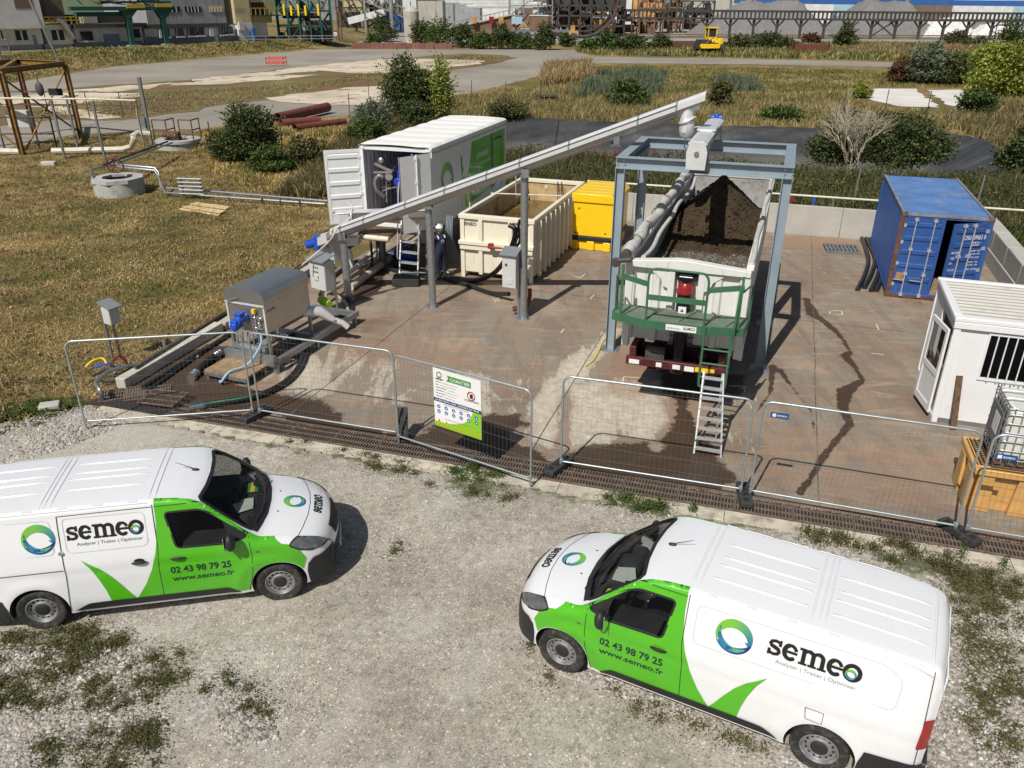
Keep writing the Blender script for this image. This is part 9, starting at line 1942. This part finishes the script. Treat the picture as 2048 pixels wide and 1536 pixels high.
for i, (bx, by) in enumerate(((130,318),(157,303),(210,320))):
    p = G(bx, by); k = MB(); k.bar((p[0], p[1],0),(p[0], p[1],3.2),.11,.11, up=(1,0,0)); tag(k.build('steel_post', M['mid_steel']),['left one of three tall grey posts in the dry grass', 'middle one of three tall grey posts in the dry grass', 'right one of three tall grey posts in the dry grass'][i], 'post', 'tall grey posts in the dry grass')
pipe_run('overhead_pipe', 'thin white pipe carried on the tall grey posts', [(-60,196,3.2),(188,198,3.2),(271,201,3.2),(275,230,2.4),(292,304,.0)],.05, 'pipe_ivory')
p = G(303,290); k = MB(); k.bar((p[0], p[1],0),(p[0], p[1],4.0),.18,.18, up=(1,0,0)); k.box((p[0]-.35, p[1]-.2,1.1),(p[0]-.05, p[1]+.1,1.7)); tag(k.build('lamp_post', M['mid_steel']), 'tall grey steel mast with small box beside the far chamber', 'mast')
q0, q1 = Vector((*G(-20,250),0)), Vector((*G(303,290),0)); pts = [Vector((-34,52,1.6)), Vector((-31.5,52,1.6)), Vector((-29,52,1.6)), Vector((-26.5,52,1.6)), Vector((-24.3,51.8,1.6)), Vector((-22.8,51.6,1.6))]
rail('railing', 'thin dark railing with a sign box between gantry and mast', pts, 'dark_steel', .03,1.5)
k = MB(); k.box((-28.6,51.8,2.9),(-27.8,51.95,3.3)); tag(k.build('sign_box', M['gap']), 'small black box hung on the dark railing left of the mast', 'box')
x2, y2 = w2.location.x, w2.location.y
for i, (dx0, dx1) in enumerate(((-1.3,-.4),(.3,1.15))):
    rail('guard_rail', ['left rusty guard rail on the far concrete chamber', 'right rusty guard rail on the far concrete chamber'][i],[(x2+dx0, y2-.3,.55),(x2+dx1, y2-.5,.55),(x2+dx1+.1, y2+.5,.55)], 'rust', .04,1.15)
k = MB(); k.cyl((x2-.6, y2-.6,.9),(x2+.2, y2-.6,.8),.18, n=12); k.box((x2-.1, y2-.7,.6),(x2+.3, y2-.3,1.0)); tag(k.build('valve', M['rust']), 'rusty valve on the edge of the far concrete chamber', 'valve')
# ladder-like clutter left of the cabinet
rail('scaffold', 'dark lattice of pipes below the yellow gantry', [(G(10,300)[0], G(10,300)[1],0),(G(80,300)[0], G(80,300)[1],0),(G(115,300)[0], G(115,300)[1],0)], 'dark_steel', .05,1.9)
# rusty big pipes in the bushes
for i, (a, b, z, r_) in enumerate((((555,236),(655,214),.5,.36),((562,246),(640,240),.3,.28),((590,256),(690,243),.25,.25))):
    p, q = G(*a, z), G(*b, z); k = MB(); k.tube([(*p, z),(*q, z)], r_, 18, caps=False); k.tube([(*p, z),(*q, z)], r_*.93,18, caps=False); tag(k.build('rusty_pipe', M['rust_red']),['large rusty red pipe lying highest behind the dark bush', 'smaller rusty pipe lying under the large red one', 'lowest rusty pipe half hidden in the weeds behind the dark bush'][i], 'pipe', 'rusty pipes behind the bushes')
# ================================================================== PLACE THE VANS
van = build_van('white and green van facing left with side windows down, in the right foreground')
van.location = Vector((.66,7.97,.01))-Matrix.Rotation(R(-27.7),3, 'Z') @ Vector((.88,-.93,0)); van.rotation_euler = (0,0, R(-27.7))
van2 = copy_tree(van); van2['label'] = 'white and green van facing right, at the left edge of the picture'
van2.rotation_euler = (0,0, R(190.8)); van2.location = Vector((-3.44,9.35,.01))-Matrix.Rotation(R(190.8),3, 'Z') @ Vector((.88,.93,0))
